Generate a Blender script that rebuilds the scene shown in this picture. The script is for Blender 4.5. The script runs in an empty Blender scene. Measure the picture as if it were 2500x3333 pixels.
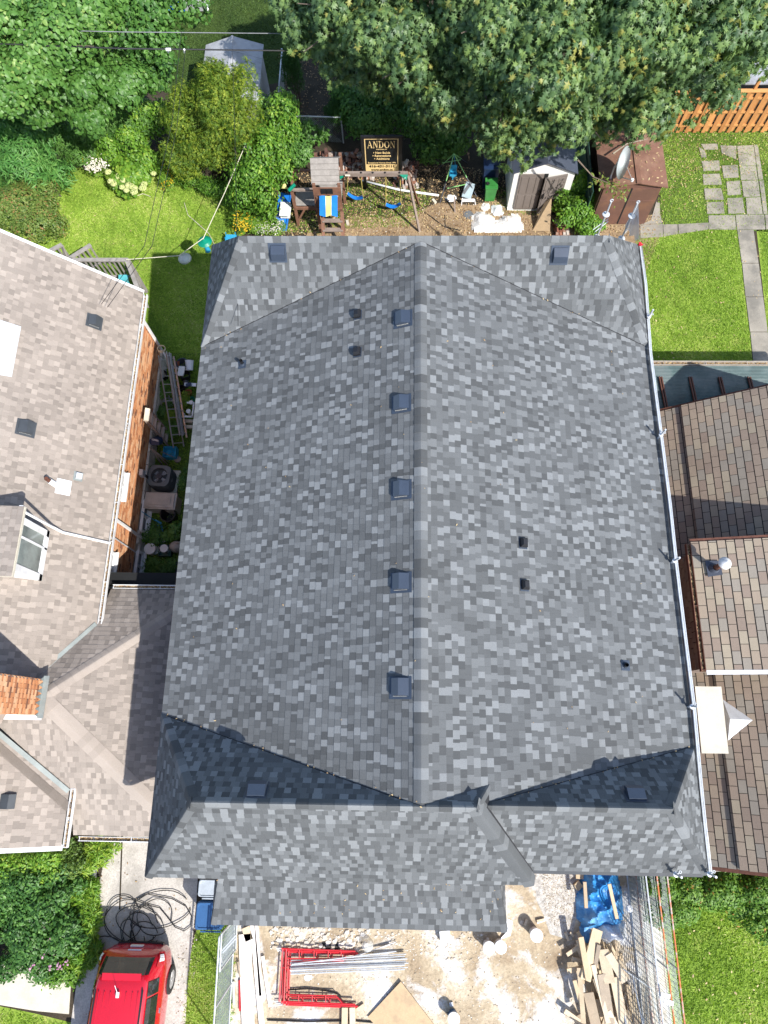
import bpy, math, random
import numpy as np
from mathutils import Vector, Matrix
random.seed(7); rng = np.random.default_rng(7)
SC = bpy.context.scene; COL = SC.collection
# ------------------------------------------------------------------ camera
F = 2230.0; HC = 21.6; CX, CY = 1250.0, 1666.5
MC = Matrix(((0.9996694999, -0.0082368594, 0.0243525165),
             (0.0151843903, 0.9535700845, -0.3007881783),
             (-0.0207442813, 0.3010585459, 0.9533800012)))
cam = bpy.data.cameras.new('camera'); camo = bpy.data.objects.new('camera', cam); COL.objects.link(camo)
camo.matrix_world = Matrix.Translation((0, 0, HC)) @ MC.to_4x4()
cam.sensor_fit = 'VERTICAL'; cam.sensor_height = 24.0; cam.lens = 24.0 * F / 3333.0
cam.clip_start = 0.1; cam.clip_end = 600
SC.camera = camo
# ------------------------------------------------------------------ light
SUN = Vector((0.69, -0.73, 1.0)).normalized()
w = bpy.data.worlds.new('World'); SC.world = w; w.use_nodes = True
nt = w.node_tree; nt.nodes.clear()
sky = nt.nodes.new('ShaderNodeTexSky'); sky.sky_type = 'NISHITA'; sky.sun_disc = False
sky.sun_elevation = math.asin(SUN.z); sky.sun_rotation = math.atan2(SUN.x, SUN.y)
bg = nt.nodes.new('ShaderNodeBackground'); bg.inputs[1].default_value = 0.15
wo = nt.nodes.new('ShaderNodeOutputWorld'); nt.links.new(sky.outputs[0], bg.inputs[0]); nt.links.new(bg.outputs[0], wo.inputs[0])
sl = bpy.data.lights.new('sun', 'SUN'); sl.energy = 4.3; sl.angle = math.radians(0.53); sl.color = (1, .955, .89)
so = bpy.data.objects.new('sun', sl); COL.objects.link(so); so.location = (0, 0, 40)
so.rotation_euler = SUN.to_track_quat('Z', 'Y').to_euler()
SC.view_settings.view_transform = 'Standard'; SC.view_settings.look = 'None'
SC.view_settings.exposure = 0.76; SC.view_settings.gamma = 1; SC.view_settings.use_curve_mapping = False
SC.render.resolution_x = 768; SC.render.resolution_y = 1024

# ------------------------------------------------------------------ helpers
def A(px, py, z=0.0):
    """photo pixel + real height -> point of the place"""
    d = MC @ Vector(((px - CX) / F, -(py - CY) / F, -1.0)); t = (z - HC) / d.z
    return Vector((d.x * t, d.y * t, z))
def APL(px, py, p0, n):
    """photo pixel on a plane"""
    d = MC @ Vector(((px - CX) / F, -(py - CY) / F, -1.0)); o = Vector((0, 0, HC))
    return o + d * ((Vector(p0) - o).dot(n) / d.dot(n))
MCT = MC.transposed()
def PX(p):
    c = MCT @ (Vector(p) - Vector((0, 0, HC))); return (CX + F * c.x / -c.z, CY - F * c.y / -c.z)
def V(*a): return Vector(a)
def org(o):
    p = Vector((0, 0, 0))
    while o is not None: p += o.location; o = o.parent
    return p
def tag(o, label=None, cat=None, group=None, kind=None):
    if label: o['label'] = label
    if cat: o['category'] = cat
    if group: o['group'] = group
    if kind: o['kind'] = kind
    return o
def thing(name, label, cat, loc=(0, 0, 0), group=None):
    o = bpy.data.objects.new(name, None); COL.objects.link(o); o.location = loc
    o.empty_display_size = .2
    return tag(o, label, cat, group)
class MB:
    def __init__(s): s.v = []; s.f = []; s.m = []; s.t = []
    def poly(s, pts, mi=0, tone=0.5):
        b = len(s.v); s.v += [tuple(p) for p in pts]; s.f.append(tuple(range(b, b + len(pts)))); s.m.append(mi); s.t.append(tone)
    def solid(s, top, off, mi=0, tone=.5):
        """prism from polygon 'top' extruded by vector off"""
        n = len(top); b = len(s.v); off = Vector(off)
        s.v += [tuple(p) for p in top] + [tuple(Vector(p) + off) for p in top]
        fs = [tuple(range(b, b + n)), tuple(range(b + 2 * n - 1, b + n - 1, -1))]
        fs += [(b + i, b + n + i, b + n + (i + 1) % n, b + (i + 1) % n) for i in range(n)]
        s.f += fs; s.m += [mi] * len(fs); s.t += [tone] * len(fs)
    def box(s, c, size, R=None, mi=0, tone=.5):
        c = Vector(c); h = Vector(size) / 2; P = []
        for z in (-1, 1):
            for x, y in ((-1, -1), (1, -1), (1, 1), (-1, 1)):
                p = Vector((x * h.x, y * h.y, z * h.z)); P.append(c + (R @ p if R else p))
        b = len(s.v); s.v += [tuple(p) for p in P]
        fs = [(0, 3, 2, 1), (4, 5, 6, 7), (0, 1, 5, 4), (1, 2, 6, 5), (2, 3, 7, 6), (3, 0, 4, 7)]
        s.f += [tuple(b + i for i in f) for f in fs]; s.m += [mi] * 6; s.t += [tone] * 6
    def beam(s, a, b, w, h, mi=0, up=(0, 0, 1), tone=.5):
        a = Vector(a); b = Vector(b); d = (b - a); L = d.length
        if L < 1e-6: return
        d.normalize(); u = Vector(up); x = d.cross(u)
        if x.length < 1e-4: x = d.cross(Vector((1, 0, 0)))
        x.normalize(); z = x.cross(d); R = Matrix((x, d, z)).transposed()
        s.box((a + b) / 2, (w, L, h), R, mi, tone)
    def tube(s, pts, r, n=6, mi=0, cap=True, tone=.5):
        pts = [Vector(p) for p in pts]; k = len(pts); b = len(s.v)
        rs = r if isinstance(r, (list, tuple)) else [r] * k
        prev = None
        for i, p in enumerate(pts):
            d = (pts[min(i + 1, k - 1)] - pts[max(i - 1, 0)]);
            if d.length < 1e-9: d = Vector((0, 0, 1))
            d.normalize()
            if prev is None:
                x = d.cross(Vector((0, 0, 1)));
                if x.length < 1e-3: x = Vector((1, 0, 0))
            else: x = prev - d * prev.dot(d)
            x.normalize(); prev = x; y = d.cross(x)
            for j in range(n):
                a = 2 * math.pi * j / n; s.v.append(tuple(p + (x * math.cos(a) + y * math.sin(a)) * rs[i]))
        for i in range(k - 1):
            for j in range(n):
                s.f.append((b + i * n + j, b + i * n + (j + 1) % n, b + (i + 1) * n + (j + 1) % n, b + (i + 1) * n + j)); s.m.append(mi); s.t.append(tone)
        if cap:
            s.f.append(tuple(b + j for j in range(n))[::-1]); s.m.append(mi); s.t.append(tone)
            s.f.append(tuple(b + (k - 1) * n + j for j in range(n))); s.m.append(mi); s.t.append(tone)
    def lathe(s, c, prof, n=16, mi=0, R=None, sx=1, sy=1):
        c = Vector(c); b = len(s.v)
        for (r, z) in prof:
            for j in range(n):
                a = 2 * math.pi * j / n; p = Vector((r * math.cos(a) * sx, r * math.sin(a) * sy, z)); s.v.append(tuple(c + (R @ p if R else p)))
        for i in range(len(prof) - 1):
            for j in range(n):
                s.f.append((b + i * n + j, b + i * n + (j + 1) % n, b + (i + 1) * n + (j + 1) % n, b + (i + 1) * n + j)); s.m.append(mi); s.t.append(.5)
        if prof[0][0] > 1e-4: s.f.append(tuple(b + j for j in range(n))[::-1]); s.m.append(mi); s.t.append(.5)
        e = b + (len(prof) - 1) * n
        if prof[-1][0] > 1e-4: s.f.append(tuple(e + j for j in range(n))); s.m.append(mi); s.t.append(.5)
    def build(s, name, mats, parent=None, smooth=False, loc=None, tone=False):
        if not isinstance(mats, (list, tuple)): mats = [mats]
        o_ = org(parent) if parent is not None else (Vector(loc) if loc is not None else Vector(s.v[0]))
        me = bpy.data.meshes.new(name)
        me.from_pydata([(a - o_.x, b - o_.y, c - o_.z) for a, b, c in s.v], [], s.f)
        for m in mats: me.materials.append(m)
        if len(mats) > 1: me.polygons.foreach_set('material_index', s.m)
        if smooth: me.polygons.foreach_set('use_smooth', [True] * len(s.f))
        if tone:
            at = me.attributes.new('tone', 'FLOAT', 'FACE'); at.data.foreach_set('value', s.t)
        me.update()
        o = bpy.data.objects.new(name, me); COL.objects.link(o)
        if parent is not None: o.parent = parent
        else: o.location = o_
        return o
def split(mb, name, mats, parent, tone=False, smooth=False):
    """one object for every separate piece collected in mb"""
    par = list(range(len(mb.v)))
    def fd(i):
        while par[i] != i: par[i] = par[par[i]]; i = par[i]
        return i
    for f in mb.f:
        for k in f[1:]: par[fd(k)] = fd(f[0])
    G = {}
    for f, m_, t_ in zip(mb.f, mb.m, mb.t): G.setdefault(fd(f[0]), []).append((f, m_, t_))
    out = []
    for fs in G.values():
        n = MB(); mp_ = {}
        for f, m_, t_ in fs:
            for i in f:
                if i not in mp_: mp_[i] = len(n.v); n.v.append(mb.v[i])
            n.f.append(tuple(mp_[i] for i in f)); n.m.append(m_); n.t.append(t_)
        out.append(n.build(name, mats, parent, smooth=smooth, tone=tone))
    return out
def one(name, mb, mats, label, cat, group=None, kind=None, smooth=False, tone=False):
    xs = [v[0] for v in mb.v]; ys = [v[1] for v in mb.v]; zs = [v[2] for v in mb.v]
    o = mb.build(name, mats, None, smooth, loc=((min(xs) + max(xs)) / 2, (min(ys) + max(ys)) / 2, min(zs)), tone=tone)
    return tag(o, label, cat, group, kind)
def RZ(a): return Matrix.Rotation(a, 3, 'Z')
def RX(a): return Matrix.Rotation(a, 3, 'X')
def RY(a): return Matrix.Rotation(a, 3, 'Y')
def inpoly(P, poly):
    x, y = P[:, 0], P[:, 1]; c = np.zeros(len(P), bool); n = len(poly); j = n - 1
    for i in range(n):
        xi, yi = poly[i][:2]; xj, yj = poly[j][:2]
        c ^= ((yi > y) != (yj > y)) & (x < (xj - xi) * (y - yi) / (yj - yi + 1e-12) + xi); j = i
    return c

# ------------------------------------------------------------------ materials
def nodes(m):
    m.use_nodes = True; t = m.node_tree; t.nodes.clear()
    o = t.nodes.new('ShaderNodeOutputMaterial'); b = t.nodes.new('ShaderNodeBsdfPrincipled'); t.links.new(b.outputs[0], o.inputs[0]); return t, b, o
def noise(t, scale, detail=3, rough=.6, coord=None, dist=0):
    n = t.nodes.new('ShaderNodeTexNoise'); n.inputs['Scale'].default_value = scale; n.inputs['Detail'].default_value = detail
    n.inputs['Roughness'].default_value = rough; n.inputs['Distortion'].default_value = dist
    if coord is None:
        g = t.nodes.new('ShaderNodeNewGeometry'); coord = g.outputs['Position']
    t.links.new(coord, n.inputs['Vector']); return n
def ramp(t, fac, stops):
    r = t.nodes.new('ShaderNodeValToRGB'); e = r.color_ramp.elements
    while len(e) < len(stops): e.new(.5)
    for k, (p, c) in enumerate(stops): e[k].position = p; e[k].color = (*c, 1)
    t.links.new(fac, r.inputs[0]); return r
def mixc(t, fac, a, b, mode='MIX'):
    m = t.nodes.new('ShaderNodeMix'); m.data_type = 'RGBA'; m.blend_type = mode
    for k, v in ((0, fac), (6, a), (7, b)):
        if hasattr(v, 'links'): t.links.new(v, m.inputs[k])
        else: m.inputs[k].default_value = v if k == 0 else (*v, 1)
    return m.outputs[2]
def mat(name, col, rough=.8, var=.18, scale=3., fine=60., fvar=.1, bump=.15, bscale=80., metal=0, spec=.5, tone=None, dirt=None, dirt_amt=.5, dscale=1.5, trans=0, alpha=1, coat=0, bdist=.01, objr=0, subs=0):
    m = bpy.data.materials.new(name); t, b, o = nodes(m)
    if tone:
        at = t.nodes.new('ShaderNodeAttribute'); at.attribute_name = 'tone'
        base = ramp(t, at.outputs['Fac'], tone).outputs[0]
    else: base = tuple(col)
    n1 = noise(t, scale, 4); r1 = ramp(t, n1.outputs[0], [(.3, (1 - var,) * 3), (.7, (1 + var,) * 3)])
    c = mixc(t, 1.0, base, r1.outputs[0], 'MULTIPLY')
    n2 = noise(t, fine, 2); r2 = ramp(t, n2.outputs[0], [(.3, (1 - fvar,) * 3), (.7, (1 + fvar,) * 3)])
    c = mixc(t, 1.0, c, r2.outputs[0], 'MULTIPLY')
    if dirt:
        n3 = noise(t, dscale, 5, .65); r3 = ramp(t, n3.outputs[0], [(.48, (0, 0, 0)), (.62, (dirt_amt,) * 3)])
        c = mixc(t, r3.outputs[0], c, dirt)
    t.links.new(c, b.inputs['Base Color'])
    b.inputs['Roughness'].default_value = rough; b.inputs['Metallic'].default_value = metal
    b.inputs['Specular IOR Level'].default_value = spec
    if coat: b.inputs['Coat Weight'].default_value = coat; b.inputs['Coat Roughness'].default_value = .05
    if trans: b.inputs['Transmission Weight'].default_value = trans
    if alpha < 1: b.inputs['Alpha'].default_value = alpha
    if bump:
        nb = noise(t, bscale, 3); bp = t.nodes.new('ShaderNodeBump'); bp.inputs['Strength'].default_value = bump; bp.inputs['Distance'].default_value = bdist
        t.links.new(nb.outputs[0], bp.inputs['Height']); t.links.new(bp.outputs[0], b.inputs['Normal'])
    return m
def leafmat(name, tone, gloss=.45, trl=.35):
    m = bpy.data.materials.new(name); t, b, o = nodes(m)
    at = t.nodes.new('ShaderNodeAttribute'); at.attribute_name = 'tone'
    r = ramp(t, at.outputs['Fac'], tone)
    b.inputs['Roughness'].default_value = gloss; b.inputs['Specular IOR Level'].default_value = .4
    t.links.new(r.outputs[0], b.inputs['Base Color'])
    tr = t.nodes.new('ShaderNodeBsdfTranslucent')
    c2 = mixc(t, 1.0, r.outputs[0], (1.25, 1.3, .5), 'MULTIPLY'); t.links.new(c2, tr.inputs[0])
    mx = t.nodes.new('ShaderNodeMixShader'); mx.inputs[0].default_value = trl
    t.links.new(b.outputs[0], mx.inputs[1]); t.links.new(tr.outputs[0], mx.inputs[2]); t.links.new(mx.outputs[0], o.inputs[0])
    return m
def g3(v, b=1.0): return (v * .97, v * 1.03, v * 1.07)
M = {}
M['shingle'] = mat('grey_shingle', None, .92, .07, 1.2, 140, .22, .35, 300, tone=[(0, g3(.074)), (.25, g3(.094)), (.5, g3(.118)), (.75, g3(.148)), (1, g3(.195))], spec=.3)
def br(v, w=1.): return (v * 1.10, v * (.955), v * .83)
M['shingle_beige'] = mat('beige_shingle', None, .92, .09, .8, 140, .2, .35, 300, tone=[(0, br(.20)), (.25, br(.23)), (.5, br(.256)), (.75, br(.282)), (1, br(.315))], spec=.3)
M['shingle_brown'] = mat('brown_shingle', None, .92, .10, .9, 120, .2, .35, 300, tone=[(0, (.25, .195, .155)), (.3, (.285, .225, .175)), (.5, (.265, .235, .195)), (.75, (.31, .25, .19)), (1, (.33, .28, .21))], spec=.3)
M['underlay'] = mat('dark_underlay', (.02, .021, .024), .9)
M['underlay_b'] = mat('brown_underlay', (.025, .022, .02), .9)
M['black_metal'] = mat('black_metal', (.038, .052, .078), .34, .1, 2, spec=.6, bump=.03)
M['grey_metal'] = mat('charcoal_metal', (.05, .057, .065), .45, .15, 3, bump=.05)
M['louvre'] = mat('pale_louvre', (.4, .4, .38), .6)
M['white'] = mat('white_paint', (.74, .75, .76), .45, .05, 2, bump=.04, dirt=(.35, .33, .3), dirt_amt=.35)
M['white_plastic'] = mat('white_plastic', (.78, .80, .82), .35, .04, 3, bump=.1, bscale=20)
M['galv'] = mat('galvanised_steel', (.58, .61, .64), .4, .12, 6, metal=.25, bump=.05)
M['valley'] = mat('valley_metal', (.25, .28, .27), .5, .15, 3, metal=.2)
M['brick'] = mat('orange_brick', None, .9, .12, 5, 90, .18, .3, 120, tone=[(0, (.12, .07, .05)), (.2, (.28, .11, .055)), (.5, (.50, .21, .09)), (.75, (.60, .28, .13)), (1, (.62, .38, .22))])
M['redbrick'] = mat('red_brick', None, .9, .12, 5, 90, .18, .3, 120, tone=[(0, (.12, .05, .04)), (.5, (.22, .07, .05)), (1, (.32, .12, .08))])
M['oldbrick'] = mat('salvaged_brick', None, .95, .2, 14, 90, .2, .4, 90, tone=[(0, (.10, .05, .04)), (.4, (.30, .12, .07)), (.7, (.33, .24, .19)), (1, (.45, .41, .37))])
M['mortar'] = mat('mortar', (.45, .40, .34), .95, .15, 6)
M['stone'] = mat('painted_foundation', (.55, .53, .48), .9, .15, 3, bump=.6, bscale=14, bdist=.05)
M['wood'] = mat('weathered_wood', (.24, .19, .16), .85, .2, 4, 60, .15, .3, 60)
M['greywood'] = mat('grey_wood', (.28, .26, .24), .88, .2, 5, 60, .15, .3, 60)
M['redwood'] = mat('stained_wood', (.19, .095, .06), .8, .25, 4, 60, .15, .25, 60)
M['cedarfence'] = mat('cedar_board', None, .75, .15, 2.5, 50, .12, .2, 60, tone=[(0, (.36, .15, .045)), (1, (.56, .27, .09))])
M['lumber'] = mat('new_lumber', None, .75, .12, 3, 45, .1, .2, 60, tone=[(0, (.25, .22, .19)), (.35, (.40, .31, .21)), (.7, (.52, .40, .25)), (1, (.62, .52, .38))])
M['plank'] = mat('whitewashed_plank', (.86, .80, .74), .8, .05, 3)
M['ply'] = mat('plywood', (.50, .36, .21), .75, .12, 2.5, 40, .1, .1, dirt=(.3, .22, .14), dirt_amt=.6, dscale=2.5)
M['concrete'] = mat('concrete', (.29, .265, .22), .92, .18, 1.3, 40, .14, .3, 30, dirt=(.12, .115, .10), dirt_amt=.6, dscale=.9)
M['conc_pale'] = mat('pale_concrete', (.58, .54, .44), .9, .1, 2, 40, .1, .2, 30, dirt=(.42, .39, .33), dirt_amt=.5)
M['drive'] = mat('driveway_concrete', (.46, .43, .39), .93, .15, .9, 30, .22, .4, 40, dirt=(.27, .25, .22), dirt_amt=.75, dscale=.7)
M['teal'] = mat('teal_corrugated', (.035, .085, .085), .3, .4, 1.2, 30, .2, .05, dirt=(.10, .13, .13), dirt_amt=.8, dscale=1.2)
M['brownmetal'] = mat('brown_metal', (.145, .075, .058), .55, .12, 1.5, 30, .08, .08, dirt=(.20, .10, .06), dirt_amt=.6)
M['brownroof'] = mat('brown_roof_felt', (.175, .085, .055), .75, .2, 2, 50, .18, .3, dirt=(.26, .15, .10), dirt_amt=.55)
M['greenfence'] = mat('dark_green_board', (.012, .05, .035), .7)
M['resin'] = mat('cream_resin', (.76, .76, .73), .5, .05, 2)
M['taupe'] = mat('taupe_resin', (.17, .145, .13), .6, .08, 3, 90, .12)
M['slate'] = mat('slate_resin', (.055, .065, .09), .5, .1, 3)
M['vinyl'] = mat('grey_vinyl', (.36, .37, .39), .6, .15, 2, dirt=(.2, .2, .2), dirt_amt=.6)
M['navy'] = mat('navy_plastic', (.012, .028, .075), .4)
M['blue'] = mat('blue_plastic', (.03, .10, .24), .45, .08)
M['swingblue'] = mat('bright_blue_plastic', (.01, .17, .60), .4)
M['sky'] = mat('sky_blue_plastic', (.03, .30, .50), .4)
M['greyplastic'] = mat('grey_plastic', (.36, .40, .44), .5)
M['green'] = mat('green_plastic', (.035, .20, .04), .45)
M['teal_pl'] = mat('teal_green_plastic', (.0, .20, .12), .35)
M['lime'] = mat('lime_paint', (.22, .50, .17), .5)
M['yellow'] = mat('yellow_cloth', (.75, .68, .25), .8)
M['chain'] = mat('yellow_chain', (.6, .5, .15), .6)
M['towelblue'] = mat('blue_cloth', (.01, .20, .62), .9)
M['black'] = mat('black_plastic', (.012, .012, .014), .45)
M['rubber'] = mat('black_rubber', (.018, .018, .018), .8)
M['acgrey'] = mat('ac_grey', (.10, .12, .13), .5, .1, 3)
M['wirecable'] = mat('grey_cable', (.16, .17, .18), .5)
M['dark'] = mat('dark_interior', (.008, .009, .01), .9)
M['gold'] = mat('sign_gold', (.74, .54, .25), .6, .05)
M['signblack'] = mat('sign_black', (.006, .008, .010), .5)
M['beige'] = mat('beige_plastic', (.42, .38, .33), .6)
M['red'] = mat('red_car_paint', (.50, .006, .02), .22, .03, 2, coat=1., bump=0)
M['redpaint'] = mat('red_paint', (.58, .02, .03), .4, .1, 6)
M['terracotta'] = mat('terracotta', (.40, .13, .06), .8)
M['chrome'] = mat('chrome', (.7, .7, .72), .15, metal=1, bump=0)
M['alu'] = mat('aluminium', (.55, .55, .56), .38, .1, 5, metal=.7, bump=.03)
M['glass'] = mat('dark_glass', (.02, .025, .025), .06, .3, 1.5, bump=0, spec=.9)
M['panelight'] = mat('window_glass', (.16, .19, .18), .08, .45, 1.6, bump=0, spec=.9)
M['taillight'] = mat('tail_light', (.45, .01, .02), .12, coat=1., bump=0)
M['orange'] = mat('orange_paint', (.55, .16, .05), .6, dirt=(.5, .5, .48), dirt_amt=.9, dscale=5)
M['rust'] = mat('rusty_pipe', (.13, .05, .03), .7, .3, 9)
M['rope'] = mat('rope', (.55, .52, .40), .8)
M['cable'] = mat('black_cable', (.015, .015, .016), .5)
M['teal2'] = mat('aqua_cloth', (.08, .38, .42), .8)
M['hose'] = mat('dark_green_hose', (.01, .07, .06), .4)
M['clear'] = mat('clear_plastic', (.75, .78, .76), .1, alpha=.4, bump=0)
M['sheet'] = mat('translucent_sheet', (.80, .83, .85), .3, .06, 3, alpha=.8, bump=.3, bscale=14, bdist=.03)
M['bark'] = mat('bark', (.13, .10, .075), .95, .3, 5, 40, .2, .7, 25, bdist=.03)
M['barkpale'] = mat('pale_bark', (.25, .22, .17), .95, .25, 5, 40, .2, .5, 25)
M['wire'] = mat('fence_wire', (.38, .42, .42), .45, metal=.5, bump=0)
M['litter'] = mat('dry_leaf', None, .8, .1, 3, tone=[(0, (.10, .06, .03)), (.4, (.25, .15, .07)), (.75, (.42, .30, .15)), (1, (.55, .45, .25))])
M['rock'] = mat('rubble_stone', None, .95, .15, 9, 60, .15, .4, 60, tone=[(0, (.14, .11, .08)), (.5, (.42, .36, .27)), (1, (.72, .68, .62))])
M['tarp'] = mat('blue_tarp', (.03, .22, .52), .5, .2, 2.2, 40, .08, .25, 7, bdist=.03, dirt=(.20, .42, .64), dirt_amt=.6)
M['bag'] = mat('white_sheeting', (.80, .81, .83), .5, .05, 4, bump=.4, bscale=18, bdist=.02)
M['membrane'] = mat('white_membrane', (.80, .78, .75), .8, .06, 4, bump=.3, bscale=20, bdist=.02, dirt=(.25, .18, .12), dirt_amt=.5, dscale=7)
M['greyply'] = mat('grey_felt', (.12, .13, .14), .9)
# leaves
M['maple'] = leafmat('maple_leaf', [(0, (.045, .09, .04)), (.35, (.09, .165, .068)), (.7, (.155, .25, .085)), (.97, (.22, .32, .09)), (1, (.30, .31, .08))])
M['linden'] = leafmat('linden_leaf', [(0, (.04, .12, .022)), (.5, (.09, .21, .04)), (.9, (.16, .31, .07)), (1, (.28, .40, .11))])
M['cedar'] = leafmat('cedar_foliage', [(0, (.045, .11, .012)), (.5, (.11, .20, .02)), (1, (.30, .37, .035))], .6)
M['fern'] = leafmat('feathery_leaf', [(0, (.05, .16, .035)), (.5, (.10, .27, .06)), (1, (.20, .38, .09))])
M['hedge'] = leafmat('hedge_leaf', [(0, (.07, .14, .03)), (.5, (.16, .25, .05)), (.93, (.24, .30, .08)), (1, (.34, .20, .08))])
M['brightleaf'] = leafmat('bright_leaf', [(0, (.07, .18, .02)), (.5, (.16, .32, .035)), (1, (.34, .44, .06))])
M['shadeturf'] = leafmat('painted_shade_blade', [(0, (.03, .07, .012)), (1, (.08, .14, .02))], .7, .2)  # tree shade over the far back lawn is put into these dark blades
M['darkleaf'] = leafmat('deep_green_leaf', [(0, (.03, .09, .02)), (.5, (.065, .17, .035)), (1, (.14, .29, .06))])
M['arbor'] = leafmat('arborvitae_leaf', [(0, (.02, .07, .012)), (1, (.06, .16, .03))], .6)
M['box'] = leafmat('evergreen_hedge', [(0, (.05, .14, .015)), (.6, (.14, .28, .035)), (.97, (.26, .40, .06)), (1, (.42, .22, .05))], .5)
M['grass'] = leafmat('grass_blade', [(0, (.12, .22, .025)), (.5, (.27, .42, .05)), (.85, (.43, .56, .10)), (1, (.58, .58, .24))], .75, .32)
M['petalcream'] = leafmat('cream_petal', [(0, (.42, .50, .16)), (1, (.68, .70, .38))], .7, .2)
M['petalwhite'] = leafmat('white_petal', [(0, (.62, .58, .50)), (1, (.85, .80, .78))], .7, .2)
M['petalpink'] = leafmat('pink_petal', [(0, (.36, .14, .26)), (1, (.62, .36, .50))], .7, .2)
M['petalrose'] = leafmat('rose_petal', [(0, (.55, .18, .18)), (1, (.8, .5, .45))], .7, .2)
M['petalyellow'] = leafmat('yellow_petal', [(0, (.50, .32, .01)), (1, (.72, .52, .03))], .7, .2)
def groundmat(name, stops, scale, fine=18, fvar=.2, bump=.5, second=None):
    m = bpy.data.materials.new(name); t, b, o = nodes(m)
    n = noise(t, scale, 8, .62, dist=.3); c = ramp(t, n.outputs[0], stops).outputs[0]
    if second:
        n3 = noise(t, second[0], 6, .7, dist=.4); r3 = ramp(t, n3.outputs[0], [(second[2], (0, 0, 0)), (second[3], (1, 1, 1))]); c = mixc(t, r3.outputs[0], c, second[1])
    n2 = noise(t, fine, 5, .75); r2 = ramp(t, n2.outputs[0], [(.25, (1 - fvar,) * 3), (.75, (1 + fvar,) * 3)])
    c = mixc(t, 1., c, r2.outputs[0], 'MULTIPLY'); t.links.new(c, b.inputs['Base Color']); b.inputs['Roughness'].default_value = .95
    b.inputs['Specular IOR Level'].default_value = .2
    bp = t.nodes.new('ShaderNodeBump'); bp.inputs['Strength'].default_value = bump; bp.inputs['Distance'].default_value = .03
    t.links.new(n2.outputs[0], bp.inputs['Height']); t.links.new(bp.outputs[0], b.inputs['Normal']); return m
M['soil'] = groundmat('dark_soil', [(.3, (.030, .026, .018)), (.7, (.075, .058, .040))], 1.2, 22, .45)
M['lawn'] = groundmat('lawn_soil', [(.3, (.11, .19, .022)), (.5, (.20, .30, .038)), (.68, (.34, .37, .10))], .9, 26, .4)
M['lawnshade'] = groundmat('painted_shade_turf', [(.3, (.022, .045, .010)), (.7, (.05, .08, .018))], .9, 26, .4)  # darker turf colour carries the shade lying on the far back lawn
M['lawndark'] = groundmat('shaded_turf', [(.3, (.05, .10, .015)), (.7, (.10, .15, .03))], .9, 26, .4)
M['dirt'] = groundmat('tan_dirt', [(.3, (.20, .14, .085)), (.7, (.36, .26, .16))], 1.1, 14, .3)
M['yard'] = groundmat('construction_dirt', [(.3, (.27, .20, .13)), (.5, (.44, .36, .25)), (.7, (.62, .55, .43))], .8, 12, .35, .7, second=(.85, (.62, .62, .62), .50, .62))
M['gravel'] = groundmat('crushed_gravel', [(.35, (.34, .32, .29)), (.65, (.68, .65, .60))], 9, 34, .4, .9)
# ------------------------------------------------------------------ ground sheets (the setting)
def sheet(name, pts, z, m, kind='structure', thick=0):
    b = MB(); P = [V(p[0], p[1], z) for p in pts]
    ar = sum(P[i].x * P[(i + 1) % len(P)].y - P[(i + 1) % len(P)].x * P[i].y for i in range(len(P)))
    if ar < 0: P = P[::-1]
    if thick: b.solid(P, (0, 0, -thick))
    else: b.poly(P)
    o = b.build(name, m, None, loc=tuple(P[0])); o['kind'] = kind; return o
def gp(*px): return [A(x, y, 0) for x, y in px]
sheet('ground', [(-150, -120), (150, -120), (150, 160), (-150, 160)], 0, M['soil'])
LAWN_L = gp((-150, 830), (-150, 560), (120, 560), (330, 540), (420, 520), (560, 560), (640, 600), (780, 620), (800, 760), (720, 800), (700, 1300), (560, 1320), (520, 1180), (440, 1000), (200, 900))
sheet('lawn', LAWN_L, .004, M['lawn'])
LAWN_R = gp((2060, 755), (2200, 752), (2300, 735), (2405, 730), (2415, 850), (2432, 1000), (2445, 1100), (2455, 1330), (2060, 1330))
sheet('lawn', LAWN_R, .004, M['lawn'])
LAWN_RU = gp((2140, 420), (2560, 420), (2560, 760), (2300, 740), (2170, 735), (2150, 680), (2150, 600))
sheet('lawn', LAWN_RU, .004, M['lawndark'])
LAWN_RR = gp((2462, 745), (2700, 745), (2700, 1330), (2520, 1330), (2490, 1000))
sheet('lawn', LAWN_RR, .004, M['lawn'])
LAWN_S = gp((2060, 2700), (2700, 2700), (2750, 3480), (2200, 3480), (2150, 3100))
sheet('lawn', LAWN_S, .004, M['lawn'])
STRIP = gp((660, 2990), (775, 2990), (765, 3480), (560, 3480), (612, 3150), (635, 3040))
sheet('lawn', STRIP, .004, M['lawn'])
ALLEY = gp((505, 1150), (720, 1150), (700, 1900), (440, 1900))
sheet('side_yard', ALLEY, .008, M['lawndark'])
LAWN_SW = gp((-200, 3270), (0, 3275), (120, 3300), (240, 3330), (230, 3480), (-200, 3480))
sheet('lawn', LAWN_SW, .004, M['lawn'])
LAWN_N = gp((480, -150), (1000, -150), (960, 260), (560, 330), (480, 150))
sheet('lawn', LAWN_N, .004, M['lawnshade'])
BACK = gp((1085, 735), (1150, 700), (1250, 712), (1350, 690), (1430, 660), (1540, 668), (1660, 640), (1720, 700), (2150, 700), (2150, 760), (2060, 1000), (900, 1000), (1000, 760))
sheet('back_yard_dirt', BACK, .006, M['dirt'])
YARD = gp((770, 2700), (2120, 2700), (2200, 3480), (740, 3480))
sheet('construction_yard', YARD, .012, M['yard'])
GRAV = gp((1740, 2700), (1905, 2700), (1900, 2850), (1880, 2960), (1860, 3060), (1790, 3040), (1770, 2980), (1745, 2930))
sheet('gravel_patch', GRAV, .018, M['gravel'])
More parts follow.
